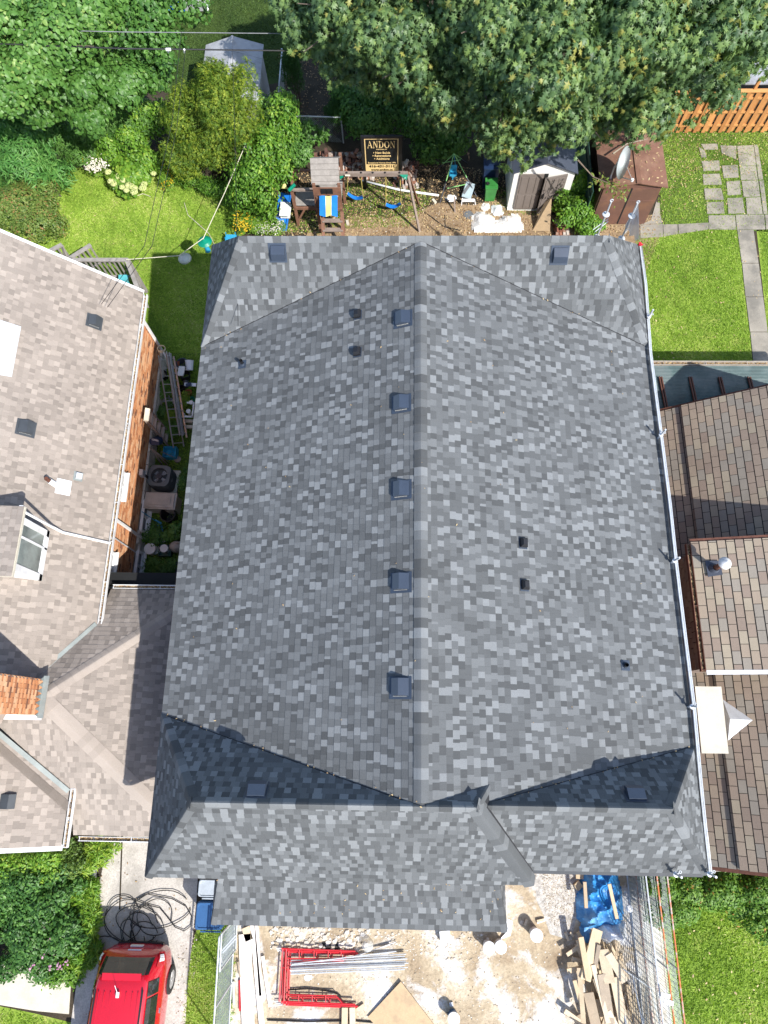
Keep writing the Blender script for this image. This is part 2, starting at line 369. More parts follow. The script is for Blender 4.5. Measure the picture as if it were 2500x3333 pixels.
DRIVE = gp((372, 2600), (660, 2600), (640, 2930), (628, 3050), (610, 3200), (600, 3480), (210, 3480), (250, 3200), (290, 2980), (330, 2850))
sheet('driveway', DRIVE, .016, M['drive'])
sheet('driveway_joint', gp((397, 2690), (402, 2690), (393, 2960), (388, 2960)), .022, M['soil'])
WALKW = gp((-200, 3120), (0, 3130), (235, 3150), (225, 3300), (120, 3290), (0, 3270), (-200, 3270))
sheet('walkway', WALKW, .020, M['conc_pale'], thick=.05)
# concrete path and slabs
def slab(parent, px, z, m=None, name='slab'):
    b = MB(); P = [A(x, y, z) for x, y in px]
    ar = sum(P[i].x * P[(i + 1) % len(P)].y - P[(i + 1) % len(P)].x * P[i].y for i in range(len(P)))
    if ar < 0: P = P[::-1]
    b.solid(P, (0, 0, -.05)); return b.build(name, m or M['concrete'], parent)
path = thing('garden_path', None, None, tuple(A(2400, 720, 0))); path['kind'] = 'structure'
def zz(l): return [(1900 + x / 2.0117, 200 + y / 2.0117) for x, y in l]
for l in [[(1006, 1103), (1112, 1103), (1145, 1318), (1036, 1318)], [(1038, 1323), (1146, 1323), (1174, 1538), (1060, 1538)], [(1062, 1543), (1175, 1543), (1205, 1768), (1090, 1768)],
          [(1092, 1773), (1206, 1773), (1250, 2010), (1115, 2010)], [(818, 1008), (990, 1006), (998, 1100), (822, 1098)], [(996, 1003), (1182, 1003), (1190, 1098), (1004, 1099)], [(1188, 1003), (1420, 1005), (1420, 1096), (1196, 1097)],
          [(620, 1065), (818, 1055), (818, 1098), (622, 1128)], [(520, 1066), (615, 1066), (617, 1128), (525, 1145)], [(370, 1072), (518, 1062), (520, 1147), (372, 1155)], [(370, 1068), (440, 1040), (475, 920), (498, 925), (500, 1000), (516, 1058)]]:
    slab(path, zz(l), .03)
pav = thing('paver_grid', None, None, tuple(A(2330, 600, 0))); pav['kind'] = 'structure'
for l in [[(768, 540), (875, 538), (880, 575), (790, 575)], [(895, 549), (1000, 552), (998, 640), (905, 600)], [(755, 560), (790, 580), (806, 625), (770, 628)],
          [(772, 652), (888, 648), (893, 712), (785, 715)], [(905, 682), (1008, 678), (1015, 758), (918, 762)], [(780, 738), (890, 735), (905, 805), (785, 806)],
          [(935, 787), (1022, 780), (1030, 870), (942, 876)], [(790, 832), (900, 830), (918, 905), (796, 902)], [(805, 922), (915, 918), (922, 995), (808, 996)],
          [(940, 895), (1040, 892), (1055, 992), (948, 995)], [(1005, 553), (1112, 548), (1130, 680), (1020, 682)], [(1020, 686), (1128, 684), (1140, 773), (1030, 775)],
          [(1035, 782), (1142, 778), (1155, 882), (1048, 886)], [(1062, 893), (1156, 888), (1172, 997), (1070, 998)], [(1116, 546), (1140, 546), (1175, 770), (1146, 774)], [(1150, 780), (1178, 778), (1204, 998), (1178, 998)]]:
    slab(pav, zz(l), .025 + random.random() * .01, name='paver')

# ------------------------------------------------------------------ shingles
TAB = {}
def clip(poly, a, b, c):
    out = []; n = len(poly)
    for i in range(n):
        p = poly[i]; q = poly[(i + 1) % n]; dp = a * p[0] + b * p[1] - c; dq = a * q[0] + b * q[1] - c
        if dp <= 0: out.append(p)
        if (dp < 0 < dq) or (dq < 0 < dp):
            t = dp / (dp - dq); out.append((p[0] + t * (q[0] - p[0]), p[1] + t * (q[1] - p[1])))
    return out
def frame(poly3, along):
    P = [Vector(p) for p in poly3]; n = Vector((0, 0, 0))
    for i in range(len(P)):
        a = P[i]; b = P[(i + 1) % len(P)]; n += a.cross(b)
    n.normalize()
    if n.z < 0: n = -n
    U = Vector(along).normalized(); U = (U - n * U.dot(n)).normalized(); Vv = n.cross(U)
    if Vv.z < 0: Vv = -Vv; U = -U
    O = min(P, key=lambda p: p.dot(Vv)); return P, n, U, Vv, O
def slope(house, poly3, along, expo=.143, style='lam', under='underlay', deck=True, O=None):
    P, n, U, Vv, O_ = frame(poly3, along); O = O_ if O is None else Vector(O)
    Q = [((p - O).dot(U), (p - O).dot(Vv)) for p in P]
    ar = sum(Q[i][0] * Q[(i + 1) % len(Q)][1] - Q[(i + 1) % len(Q)][0] * Q[i][1] for i in range(len(Q)))
    if ar < 0: Q = Q[::-1]; P = P[::-1]
    if deck:
        b = MB(); b.solid(P, -n * .05); b.build('roof_deck', M[under], house)
    hp = []
    for i in range(len(Q)):
        x0, y0 = Q[i]; x1, y1 = Q[(i + 1) % len(Q)]; a, c = (y1 - y0), -(x1 - x0); L = math.hypot(a, c)
        if L > 1e-6: hp.append((a / L, c / L, (a * x0 + c * y0) / L))
    vmax = max(q[1] for q in Q); umin = min(q[0] for q in Q); umax = max(q[0] for q in Q)
    lst = TAB.setdefault(house.name, [])
    v0_ = min(q[1] for q in Q); k = math.floor(v0_ / expo + 1e-6); v = k * expo
    while v < vmax - .005:
        v1 = v + expo; st = clip(clip(Q, 0, -1, -v), 0, 1, v1)
        if len(st) >= 3:
            a0 = min(q[0] for q in st); a1 = max(q[0] for q in st)
            if style == 'lam': u = math.floor(a0) - random.random() * .3; alt = random.random() < .5
            else: u = math.floor(a0 / .31) * .31 - (.155 if k % 2 else 0) - .31
            while u < a1:
                if style == 'lam':
                    alt = not alt
                    if alt: wd = random.choice((.13, .15, .15, .17, .19)); t = random.choice((1, 2, 2, 3, 3, 3, 4, 4))
                    else: wd = random.choice((.11, .13, .15, .15, .17)); t = random.choice((0, 0, 1, 1, 1, 2, 2))
                    if random.random() < .06: wd = .06
                    h = .0055 + (.003 if t in (2, 4) else 0); gap = .002
                else:
                    wd = .31; t = random.choice((0, 1, 1, 2, 2, 3, 3, 4)); h = .009; gap = .014
                if u + wd > a0:
                    R = [(u + gap / 2, v), (u + wd - gap / 2, v), (u + wd - gap / 2, v1 - (.024 if style != 'lam' else 0)), (u + gap / 2, v1 - (.024 if style != 'lam' else 0))]
                    full = all(a * x + b_ * y <= c + 1e-6 for (a, b_, c) in hp for x, y in R); C = R
                    if not full:
                        for (a, b_, c) in hp:
                            C = clip(C, a, b_, c)
                            if len(C) < 3: break
                    if len(C) >= 3:
                        lst.append((full, C, t, h, (O, U, Vv, n), v, v1))
                u += wd
        v = v1; k += 1
def tabz(y, v0, v1, h): return .002 + h * (1 - (y - v0) / (v1 - v0)) + .001
def finish_shingles(house, m, vis=None, limit=300, toneq=lambda t: t / 4.0):
    lst = TAB[house.name]; cand = []
    for i, (full, C, t, h, fr, v0, v1) in enumerate(lst):
        if not full: continue
        O, U, Vv, n = fr
        q = [PX(O + U * x + Vv * y) for x, y in C]
        if not all(5 < a < 2495 and 5 < b < 3328 for a, b in q): continue
        if vis and not vis(q[0][0], q[0][1]): continue
        ar = abs(sum(q[i][0] * q[(i + 1) % 4][1] - q[(i + 1) % 4][0] * q[i][1] for i in range(4))) / 2
        cand.append((ar, i))
    cand.sort(reverse=True); pick = set(i for _, i in cand[:limit]); cache = {}; ho = org(house); joined = {}
    for i, (full, C, t, h, fr, v0, v1) in enumerate(lst):
        O, U, Vv, n = fr
        if i in pick:
            wd = round(C[1][0] - C[0][0], 4); key = (wd, t, h, round(v1 - v0, 4))
            if key not in cache:
                b = MB(); hh = C[2][1] - C[0][1]; lo = .003 + h; hi = tabz(C[2][1], v0, v1, h)
                b.solid([(0, 0, lo), (wd, 0, lo), (wd, hh, hi), (0, hh, hi)], (0, 0, -.002 - h * .7), tone=toneq(t))
                me = b.build('shingle', m, None, loc=(0, 0, 0), tone=True); cache[key] = me.data; bpy.data.objects.remove(me)
            o = bpy.data.objects.new('shingle', cache[key]); COL.objects.link(o); o.parent = house
            p = O + U * C[0][0] + Vv * C[0][1] - ho; R = Matrix((U, Vv, n)).transposed().to_4x4(); o.matrix_local = Matrix.Translation(p) @ R
        else:
            b = joined.setdefault(id(O), MB())
            top = [O + U * x + Vv * y + n * tabz(y, v0, v1, h) for x, y in C]
            b.solid(top, -n * (.001 + h * .6), tone=toneq(t))
    for b in joined.values():
        o = b.build('shingle_field', m, house, tone=True); o['kind'] = 'stuff'
def caps(house, a, b, n1, n2, m, step=.2, half=.15, name='ridge_cap', rnd=.035, tones=(0, 1, 2, 2, 3, 4)):
    """ridge caps from low end a to high end b, over slopes with normals n1, n2"""
    a = Vector(a); b = Vector(b); d = (b - a); L = d.length; d.normalize()
    s = []
    for nn in (n1, n2):
        nn = Vector(nn).normalized(); t = nn.cross(d); t.normalize()
        if t.z > 0: t = -t
        s.append(t)
    up = (Vector(n1).normalized() + Vector(n2).normalized()).normalized()
    N1 = Vector(n1).normalized(); N2 = Vector(n2).normalized()
    sec = [s[0] * half + N1 * .004, s[0] * half * .55 + N1 * .010, s[0] * rnd + N1 * .012, up * .010, s[1] * rnd + N2 * .012, s[1] * half * .55 + N2 * .010, s[1] * half + N2 * .004]
    cache = {}; k = 0; x = 0; ho = org(house)
    while x < L - .02:
        e = min(step, L - x); t = random.choice(tones); key = (t, round(e, 3))
        if key not in cache:
            mb = MB(); lift = up * .012
            for i in range(6):
                mb.poly([sec[i] + lift, sec[i + 1] + lift, sec[i + 1] + d * (e + .015), sec[i] + d * (e + .015)], tone=t / 4)
                mb.poly([sec[i], sec[i + 1], sec[i + 1] + lift, sec[i] + lift], tone=t / 4)
            o = mb.build(name, m, None, loc=(0, 0, 0), tone=True, smooth=False); cache[key] = o.data; bpy.data.objects.remove(o)
        o = bpy.data.objects.new(name, cache[key]); COL.objects.link(o); o.parent = house; o.location = a + d * x - ho
        x += step; k += 1
def nrm(poly3):
    return frame(poly3, (1, 0, 0) if abs((Vector(poly3[1]) - Vector(poly3[0])).x) > .001 else (0, 1, 0))[1]
def lift(n): 
    return n
# ---- vents
def place(p, U, Vv, n): return lambda x, y, z: p + U * x + Vv * y + n * z
def box_vent(house, px, py, P0, n, Uv, metal='black_metal', s=1.0, slats=(-1,), flange=True):
    n = Vector(n).normalized(); p = APL(px, py, P0, n); U = Vector(Uv).normalized(); U = (U - n * U.dot(n)).normalized(); Vv = n.cross(U)
    if Vv.z < 0: Vv = -Vv
    T = place(p, U, Vv, n); b = MB()
    hw = .165 * s; prof = [(-.17 * s, .045), (-.17 * s, .10 * s), (-.01, .15 * s), (.17 * s, .05 * s), (.17 * s, .02)]
    L = [T(-hw, y, z) for y, z in prof]; off = U * (2 * hw)
    b.solid(L, off)
    v = b.build('roof_vent', M[metal], house)
    b = MB(); b.solid([T(-.23 * s, -.24 * s, .018), T(.20 * s, -.24 * s, .018), T(.20 * s, .22 * s, .018), T(-.23 * s, .22 * s, .018)], -n * .008); b.build('flange', M[metal], v)
    b = MB(); b.solid([T(-hw * .85, -.14 * s, .02), T(hw * .85, -.14 * s, .02), T(hw * .85, .14 * s, .02), T(-hw * .85, .14 * s, .02)], n * .028); b.build('vent_neck', M['dark'], v)
    for sg in slats:
        b = MB(); x = sg * (hw + .004)
        for i in range(9):
            y = -.15 * s + i * .032 * s
            b.solid([T(x, y, .02), T(x, y + .016, .02), T(x + sg * .006, y + .016, .06 * s), T(x + sg * .006, y, .06 * s)], U * (.006 * sg))
        b.build('louvre', M['louvre'], v)
    return v
def small_vent(house, px, py, P0, n, Uv):
    n = Vector(n).normalized(); p = APL(px, py, P0, n); U = Vector(Uv).normalized(); U = (U - n * U.dot(n)).normalized(); Vv = n.cross(U)
    T = place(p, U, Vv, n); b = MB()
    r0 = [(-.10, -.08), (.10, -.08), (.10, .08), (-.10, .08)]; lv = [(1.0, 0.02), (1.0, .085), (.62, .14)]
    rings = [[T(x * k, y * (k if k < 1 else 1), z) for x, y in r0] for k, z in lv]
    for i in range(2):
        for j in range(4): b.poly([rings[i][j], rings[i][(j + 1) % 4], rings[i + 1][(j + 1) % 4], rings[i + 1][j]])
    b.poly(rings[2]); v = b.build('exhaust_vent', M['black'], house)
    b = MB(); b.solid([T(-.13, -.10, .018), T(.11, -.10, .018), T(.11, .10, .018), T(-.13, .10, .018)], -n * .008); b.build('flange', M['black_metal'], v)
def pipe_vent(house, px, py, P0, n, h=.3, r=.04, m='black', tilt=(0, 0, 1), flange=.11, fm='black_metal', cone=None):
    n = Vector(n).normalized(); p = APL(px, py, P0, n); up = Vector(tilt).normalized(); b = MB()
    b.tube([p - up * .05, p + up * h], r, 14, cap=False); b.tube([p + up * h, p + up * (h - .08)], r * .72, 14, cap=False)
    v = b.build('vent_pipe', M[m], house, smooth=True)
    b = MB(); b.poly([p + up * (h - .05) + V(math.cos(a), math.sin(a), 0) * r * .8 for a in [i * math.pi / 6 for i in range(12)]]); b.build('pipe_mouth', M['dark'], v)
    b = MB(); U = n.cross(V(0, 1, 0)).normalized(); W = n.cross(U).normalized()
    b.solid([p + U * flange + W * flange + n * .02, p - U * flange + W * flange + n * .02, p - U * flange - W * flange + n * .02, p + U * flange - W * flange + n * .02], -n * .01)
    b.tube([p + n * .015, p + up * .09], [r * 2.0, r * 1.15], 14, cap=False); b.build('pipe_flashing', M[fm], v)
    return v
# ------------------------------------------------------------------ the main house
H1 = thing('house', 'two-storey house with new charcoal shingle roof filling the middle of the photo', 'house', (0.5, 5, 0))
EZ, RZ_ = 5.8, 8.0
W1, E1, RX_ = -5.28, 6.40, .42
NB0, NB1, NR, NZ = 9.5, 12.70, 11.10, 8.09       # north block
NW_, NE_ = (-3.90), 4.82
# main slopes
Nva = V(RX_, 10.98, RZ_)
mW = [V(W1, .22, EZ), V(RX_, -1.36, RZ_), V(RX_, 11.037, RZ_), V(W1, NB0, EZ)]
mE = [V(E1, -.27, EZ), V(E1, NB0, EZ), V(RX_, 11.037, RZ_), V(RX_, -1.36, RZ_), V(1.728, -1.01, 7.52), V(1.727, -1.31, 7.52), V(1.51, -1.36, 7.6)]
mE_flat = [V(E1, -.27, EZ), V(E1, NB0, EZ), V(RX_, 11.037, RZ_), V(RX_, -1.36, RZ_), V(1.51, -1.36, 7.6)]
slope(H1, mW, (0, 1, 0)); slope(H1, mE_flat, (0, 1, 0))
# north hip block
nS = [V(W1, NB0, EZ), V(E1 + .02, NB0, EZ), V(NE_, NR, NZ), V(NW_, NR, NZ)]
nN = [V(W1, NB1, EZ), V(NW_, NR, NZ), V(NE_, NR, NZ), V(E1 + .06, NB1, EZ)]
nW = [V(W1, NB0, EZ), V(NW_, NR, NZ), V(W1, NB1, EZ)]
nE = [V(E1 + .02, NB0, EZ), V(E1 + .06, NB1, EZ), V(NE_, NR, NZ)]
# visible parts of the south slope either side of the main ridge
slope(H1, [V(W1, NB0, EZ), V(RX_, 11.037, RZ_), V(RX_, NR, NZ), V(NW_, NR, NZ)], (1, 0, 0))
slope(H1, [V(RX_, 11.037, RZ_), V(E1 + .02, NB0, EZ), V(NE_, NR, NZ), V(RX_, NR, NZ)], (1, 0, 0))
slope(H1, nN, (1, 0, 0)); slope(H1, nW, (0, 1, 0)); slope(H1, nE, (0, 1, 0))
# south-west hip block
SY0, SY1, SR = .22, -3.03, -1.36
SW_, SE_ = -3.81, 1.43
lN = [V(W1, SY0, EZ), V(SW_, SR, RZ_), V(RX_, SR, RZ_)]
lN2 = [V(RX_, SR, RZ_), V(SE_, SR, RZ_), V(1.728, -1.01, 7.52)]
lS = [V(-5.24, SY1, EZ), V(2.79, SY1, EZ), V(SE_, SR, RZ_), V(SW_, SR, RZ_)]
lW = [V(W1, SY0, EZ), V(-5.24, SY1, EZ), V(SW_, SR, RZ_)]
lE = [V(2.79, SY1, EZ), V(2.79, -2.745, EZ), V(1.68, -1.36, 7.6), V(1.727, -1.31, 7.52), V(1.728, -1.01, 7.52), V(SE_, SR, RZ_)]
for p, al in ((lN, (1, 0, 0)), (lN2, (1, 0, 0)), (lS, (1, 0, 0)), (lW, (0, 1, 0)), (lE, (0, 1, 0))): slope(H1, p, al)
# south-east block
rY0, rY1, rZ, rAx = -.27, -2.75, 7.6, 5.13
rN = [V(E1, rY0, EZ), V(1.51, SR, rZ), V(rAx, SR, rZ)]
rS = [V(2.79, rY1, EZ), V(E1 + .02, rY1, EZ), V(rAx, SR, rZ), V(1.68, SR, rZ)]
rE = [V(E1, rY0, EZ), V(E1 + .02, rY1, EZ), V(rAx, SR, rZ)]
for p, al in ((rN, (1, 0, 0)), (rS, (1, 0, 0)), (rE, (0, 1, 0))): slope(H1, p, al)
# porch roof
pZ = 3.2; pb0 = A(689, 3007, pZ); pb1 = A(1648, 3033, pZ)
pT = pZ + .46 * 1.9
pl = [V(pb0.x, -4.51, pZ), V(pb1.x, -4.53, pZ), V(pb1.x - .35, -2.62, pT), V(pb0.x + .35, -2.62, pT)]
slope(H1, pl, (1, 0, 0), expo=.145)
slope(H1, [V(pb0.x, -4.51, pZ), V(pb0.x + .35, -2.62, pT), V(pb0.x, -2.62, pZ)], (0, 1, 0))
slope(H1, [V(pb1.x, -4.53, pZ), V(pb1.x, -2.62, pZ), V(pb1.x - .35, -2.62, pT)], (0, 1, 0))
finish_shingles(H1, M['shingle'])
nmW, nmE, nnS, nnN, nnW, nnE = map(nrm, (mW, mE_flat, nS, nN, nW, nE)); nlN, nlS, nlW, nlE, nrN, nrS, nrE, npl = map(nrm, (lN, lS, lW, lE, rN, rS, rE, pl))
sh = M['shingle']; UZ = V(0, 0, .012)
caps(H1, V(RX_, -1.30, RZ_) + UZ, V(RX_, 11.0, RZ_) + UZ, nmW, nmE, sh, .2, .15, rnd=.05)
caps(H1, V(NW_, NR, NZ) + UZ, V(NE_, NR, NZ) + UZ, nnS, nnN, sh, .2, .15)
for a, n1, n2 in ((V(W1, NB0, EZ), nnS, nnW), (V(W1, NB1, EZ), nnN, nnW)): caps(H1, a, V(NW_, NR, NZ) + UZ, n1, n2, sh, .2, .14)
for a, n1, n2 in ((V(E1, NB0, EZ), nnS, nnE), (V(E1, NB1, EZ), nnN, nnE)): caps(H1, a, V(NE_, NR, NZ) + UZ, n1, n2, sh, .2, .15)
caps(H1, V(SW_, SR, RZ_) + UZ, V(SE_, SR, RZ_) + UZ, nlS, nlN, sh, .24, .15)
caps(H1, V(W1, SY0, EZ), V(SW_, SR, RZ_) + UZ, nlN, nlW, sh, .22, .15); caps(H1, V(-5.24, SY1, EZ), V(SW_, SR, RZ_) + UZ, nlS, nlW, sh, .22, .14)
caps(H1, V(2.79, SY1, EZ), V(SE_, SR, RZ_) + UZ, nlS, nlE, sh, .22, .20, tones=(1, 2, 2, 3)); caps(H1, V(1.728, -1.01, 7.52), V(SE_, SR, RZ_) + UZ, nlN, nlE, sh, .2, .12, tones=(1, 2))
caps(H1, V(rAx, SR, rZ) + UZ, V(1.70, SR, rZ) + UZ, nrS, nrN, sh, .24, .15)
caps(H1, V(E1, rY0, EZ), V(rAx, SR, rZ) + UZ, nrN, nrE, sh, .22, .15); caps(H1, V(E1, rY1, EZ), V(rAx, SR, rZ) + UZ, nrS, nrE, sh, .22, .15)
caps(H1, pl[0], pl[3] + UZ, npl, V(-1, .2, .5), sh, .22, .13); caps(H1, pl[1], pl[2] + UZ, npl, V(1, .2, .5), sh, .22, .13)
# walls, fascia, soffit
wb = MB(); wb.box((.55, 4.85, 2.8), (10.9, 14.9, 5.55)); wb.box((-.9, -2.6, 2.0), (6.2, .5, 4.0)); wb.build('wall', M['redbrick'], H1)
wb = MB(); wb.box((.56, 4.86, 5.66), (11.5, 15.4, .05)); wb.box((-1.2, -2.5, 5.66), (7.8, .9, .05)); split(wb, 'soffit', M['grey_metal'], H1)
fb = MB()
for a, b_ in ((V(W1, SY1, 0), V(W1, NB1, 0)), (V(E1, rY1, 0), V(E1, NB1, 0)), (V(W1, NB1, 0), V(E1, NB1, 0)), (V(W1, SY1, 0), V(2.79, SY1, 0)), (V(2.79, rY1, 0), V(E1, rY1, 0)), (V(2.79, rY1, 0), V(2.79, SY1, 0))):
    c = V(.5, 5, 0); fb.beam(a + V(0, 0, 5.70), b_ + V(0, 0, 5.70), .02, .13)
fb.beam(pl[0] - V(0, 0, .1), pl[1] - V(0, 0, .1), .02, .14); fb.beam(pl[0] - V(0, 0, .1), pl[0] + V(0, 1.9, -.1), .02, .14); fb.beam(pl[1] - V(0, 0, .1), pl[1] + V(0, 1.9, -.1), .02, .14)
split(fb, 'fascia', M['grey_metal'], H1)
pp = MB()
for x in (pb0.x + .25, -1, pb1.x - .25): pp.box((x, -4.25, 1.5), (.14, .14, 3.1))
split(pp, 'porch_post', M['white'], H1)
for px, py in ((1314, 1038), (1309, 1313), (1309, 1593), (1308, 1894), (1306, 2236)): box_vent(H1, px, py, mW[1], nmW, (0, 1, 0), slats=(-1,) )
for px, py in ((906, 821), (1823, 829)): box_vent(H1, px, py, V(NE_, NR, NZ), nnS, (1, 0, 0), slats=())
box_vent(H1, 838, 2574, V(SW_, SR, RZ_), nlN, (1, 0, 0), slats=()); box_vent(H1, 2067, 2588, V(rAx, SR, rZ), nrN, (1, 0, 0), slats=())
for px, py in ((1166, 1025), (1165, 1147)): small_vent(H1, px, py, mW[1], nmW, (0, 1, 0))
for px, py in ((1701, 1768), (1706, 1905)): small_vent(H1, px, py, mW[1], nmE, (0, 1, 0))
pipe_vent(H1, 790, 1187, mW[1], nmW, .22); pipe_vent(H1, 2034, 2166, mW[1], nmE, .16)
# stray leaves lying on the roof, mostly along the valleys
def bits(name, pts, m, size=.03, parent=None, kind='stuff', label=None, cat=None, tones=(.4, 1.)):
    b = MB()
    for p in pts:
        p = Vector(p); a = random.random() * 6.28; s = size * random.uniform(.6, 1.3); x = V(math.cos(a), math.sin(a), random.uniform(-.3, .3)) * s; y = V(-math.sin(a), math.cos(a), random.uniform(-.3, .3)) * s * .45
        t = random.uniform(*tones); b.poly([p - x, p - x * .2 + y, p + x, p - x * .1 - y * .9], tone=t)
    o = b.build(name, m, parent, loc=None if parent else tuple(pts[0]), tone=True); o['kind'] = kind
    if label: o['label'] = label; o['category'] = cat
    return o
lp = []
def along(a, b_, n, sp, off=V(0, 0, .04)):
    for i in range(n):
        t = random.random(); lp.append(Vector(a).lerp(Vector(b_), t) + V(random.gauss(0, sp), random.gauss(0, sp), 0) + off)
along(V(W1, .22, EZ), V(RX_, SR, RZ_), 26, .03); along(V(E1, rY0, EZ), V(1.51, SR, rZ), 26, .03); along(V(W1, NB0, EZ), V(RX_, 11.037, RZ_), 16, .04); along(V(E1, NB0, EZ), V(RX_, 11.037, RZ_), 10, .04)
for i in range(46):
    x, y = random.uniform(W1 + .2, E1 - .2), random.uniform(0, 9.5)
    z = RZ_ - (RX_ - x) * 2.2 / 5.7 if x < RX_ else RZ_ - (x - RX_) * 2.2 / 5.98
    if z < 7.6 or 1 < y < 9: lp.append(V(x, y, z + .03))
for i in range(42):
    t = random.random() ** .7; lp.append(pl[0].lerp(pl[1], t) + V(0, 1, .46) * random.uniform(.2, 1.5) + V(0, 0, .03))
bits('fallen_leaves', lp, M['litter'], .026, H1, tones=(.45, .9))
for a_, c_ in ((V(W1, NB0, EZ), V(RX_, 11.037, RZ_)), (V(E1, NB0, EZ), V(RX_, 11.037, RZ_)), (V(W1, .22, EZ), V(RX_, SR, RZ_)), (V(E1, rY0, EZ), V(1.51, SR, rZ))):
    b = MB(); b.beam(a_ + V(0, 0, .012), c_ + V(0, 0, .012), .022, .012); b.build('valley_seam', M['underlay'], H1)

# ------------------------------------------------------------------ brick walls
def bricks(house, O, U, W, n, L, Hh, m, bl=.215, bh=.068, joint=.011, vis=None, limit=300, skip=None, proud=.008, name='brick'):
    """courses of bricks on a vertical wall starting at O, along U, up W, facing n"""
    U = Vector(U).normalized(); W = Vector(W).normalized(); n = Vector(n).normalized(); O = Vector(O); L_ = []; r = 0; z = 0
    while z + bh <= Hh:
        u = -(bl / 2 if r % 2 else 0)
        while u < L:
            a = max(u, 0); b_ = min(u + bl, L)
            if b_ - a > .04 and not (skip and skip((a + b_) / 2, z)): L_.append((a, b_, z))
            u += bl + joint
        z += bh + joint; r += 1
    sc = []
    for i, (a, b_, z) in enumerate(L_):
        q = [PX(O + U * x + W * y) for x, y in ((a, z), (b_, z), (b_, z + bh), (a, z + bh))]
        if b_ - a > bl - .001 and (not vis or vis(q[0][0], q[0][1])): sc.append((abs(sum(q[i_][0] * q[(i_ + 1) % 4][1] - q[(i_ + 1) % 4][0] * q[i_][1] for i_ in range(4))) / 2, i))
    sc.sort(reverse=True); pick = set(i for _, i in sc[:limit]); J = MB(); cache = {}; ho = org(house); Rm = Matrix((U, W, n)).transposed().to_4x4()
    for i, (a, b_, z) in enumerate(L_):
        t = random.choice((0.1, .35, .5, .5, .6, .7, .8, .9, .9, 1)); pr = proud + random.random() * .004
        if i in pick:
            if t not in cache:
                b = MB(); b.box((bl / 2, bh / 2, proud / 2), (bl, bh, proud + .02), tone=t); o = b.build(name, m, None, loc=(0, 0, 0), tone=True); cache[t] = o.data; bpy.data.objects.remove(o)
            o = bpy.data.objects.new(name, cache[t]); COL.objects.link(o); o.parent = house; o.matrix_local = Matrix.Translation(O + U * a + W * z - ho) @ Rm
        else:
            P = [O + U * x + W * y + n * pr for x, y in ((a, z), (b_, z), (b_, z + bh), (a, z + bh))]; J.solid(P, -n * (pr + .01), tone=t)
    o = J.build('brickwork', m, house, tone=True); o['kind'] = 'stuff'
def gutter(house, a, b_, out, m='white', wd=.095, litter=True, name='gutter'):
    """open trough from a to b_ (top outer edge), out = direction away from the wall"""
    a = Vector(a); b_ = Vector(b_); out = Vector(out).normalized(); g = MB()
    g.beam(a, b_, .016, .11); g.beam(a - out * wd, b_ - out * wd, .01, .11); g.beam(a - out * wd / 2 - V(0, 0, .055), b_ - out * wd / 2 - V(0, 0, .055), wd, .01)
    n = max(2, int((b_ - a).length / 1.1))
    for i in range(n + 1):
        p = a.lerp(b_, min(max(i / n, .01), .99)) + V(0, 0, .045); g.beam(p, p - out * (wd + .01), .014, .012)
    G = g.build(name, M[m], house)
    if litter:
        N = int((b_ - a).length * 150)
        bits('gutter_leaves', [a.lerp(b_, random.random()) - out * random.uniform(.015, wd - .01) - V(0, 0, random.uniform(.0, .03)) for _ in range(N)], M['litter'], .035, G, tones=(.0, .9))
    return G
# ------------------------------------------------------------------ left house
H2 = thing('house', 'older brick house with pinkish beige shingle roof along the left edge', 'house', (-11, 5, 0))
ex, ez, sa = -8.10, 3.4, .92
def zA(x): return ez + sa * (ex - x)
rx2 = -12.6; sb = ['shingle_beige']
yv = 2.54
vA = V(-9.32, .6, zA(-9.32))
pA = [V(ex, yv, ez), V(ex, 12.87, ez), V(rx2, 12.87, zA(rx2)), V(rx2, -1.0, zA(rx2)), V(-9.32 - 1.6, .6 - 1.0, zA(-9.32 - 1.6)), vA]
pA1 = [V(ex, yv, ez), V(ex, 12.87, ez), V(rx2, 12.87, zA(rx2)), V(rx2, .6, zA(rx2)), vA]
slope(H2, pA1, (0, 1, 0), under='underlay_b'); slope(H2, [V(-9.32, .6, zA(-9.32)), V(rx2, .6, zA(rx2)), V(rx2, -2.9, zA(rx2)), V(-10.3, -2.9, zA(-10.3))], (0, 1, 0), under='underlay_b')
slope(H2, [V(rx2, 12.87, zA(rx2)), V(rx2, -2.9, zA(rx2)), V(-17, -2.9, ez + .1), V(-17, 12.87, ez + .1)], (0, 1, 0), under='underlay_b', expo=.3)
ap = V(-8.75, .59, 4.5); wE = -5.36
wNp = [V(wE, 3.59, 2.8), V(ex, 3.59, 2.8), V(ex, 1.166, 4.174)]
slope(H2, wNp, (1, 0, 0), under='underlay_b', expo=.145, O=(wE, 3.59, 2.8)); slope(H2, [V(ex, yv, 3.395), V(-9.32, .6, 4.495), ap, V(ex, 1.166, 4.174)], (1, 0, 0), under='underlay_b', expo=.145, O=(wE, 3.59, 2.8)); wEp = [V(wE, 3.59, 2.8), ap, V(wE, -2.69, 2.8)]; slope(H2, wEp, (0, 1, 0), under='underlay_b')
cz = 3.36; cs = .45; cx_ = -8.2
q0 = V(-10.2, .15, 4.28)
wSp = [V(wE, -2.69, 2.8), ap, V(-9.4, .59, 4.5), V(-10.2, .0, 4.2), V(cx_, -1.6, 3.37), V(cx_, -2.69, 2.8)]
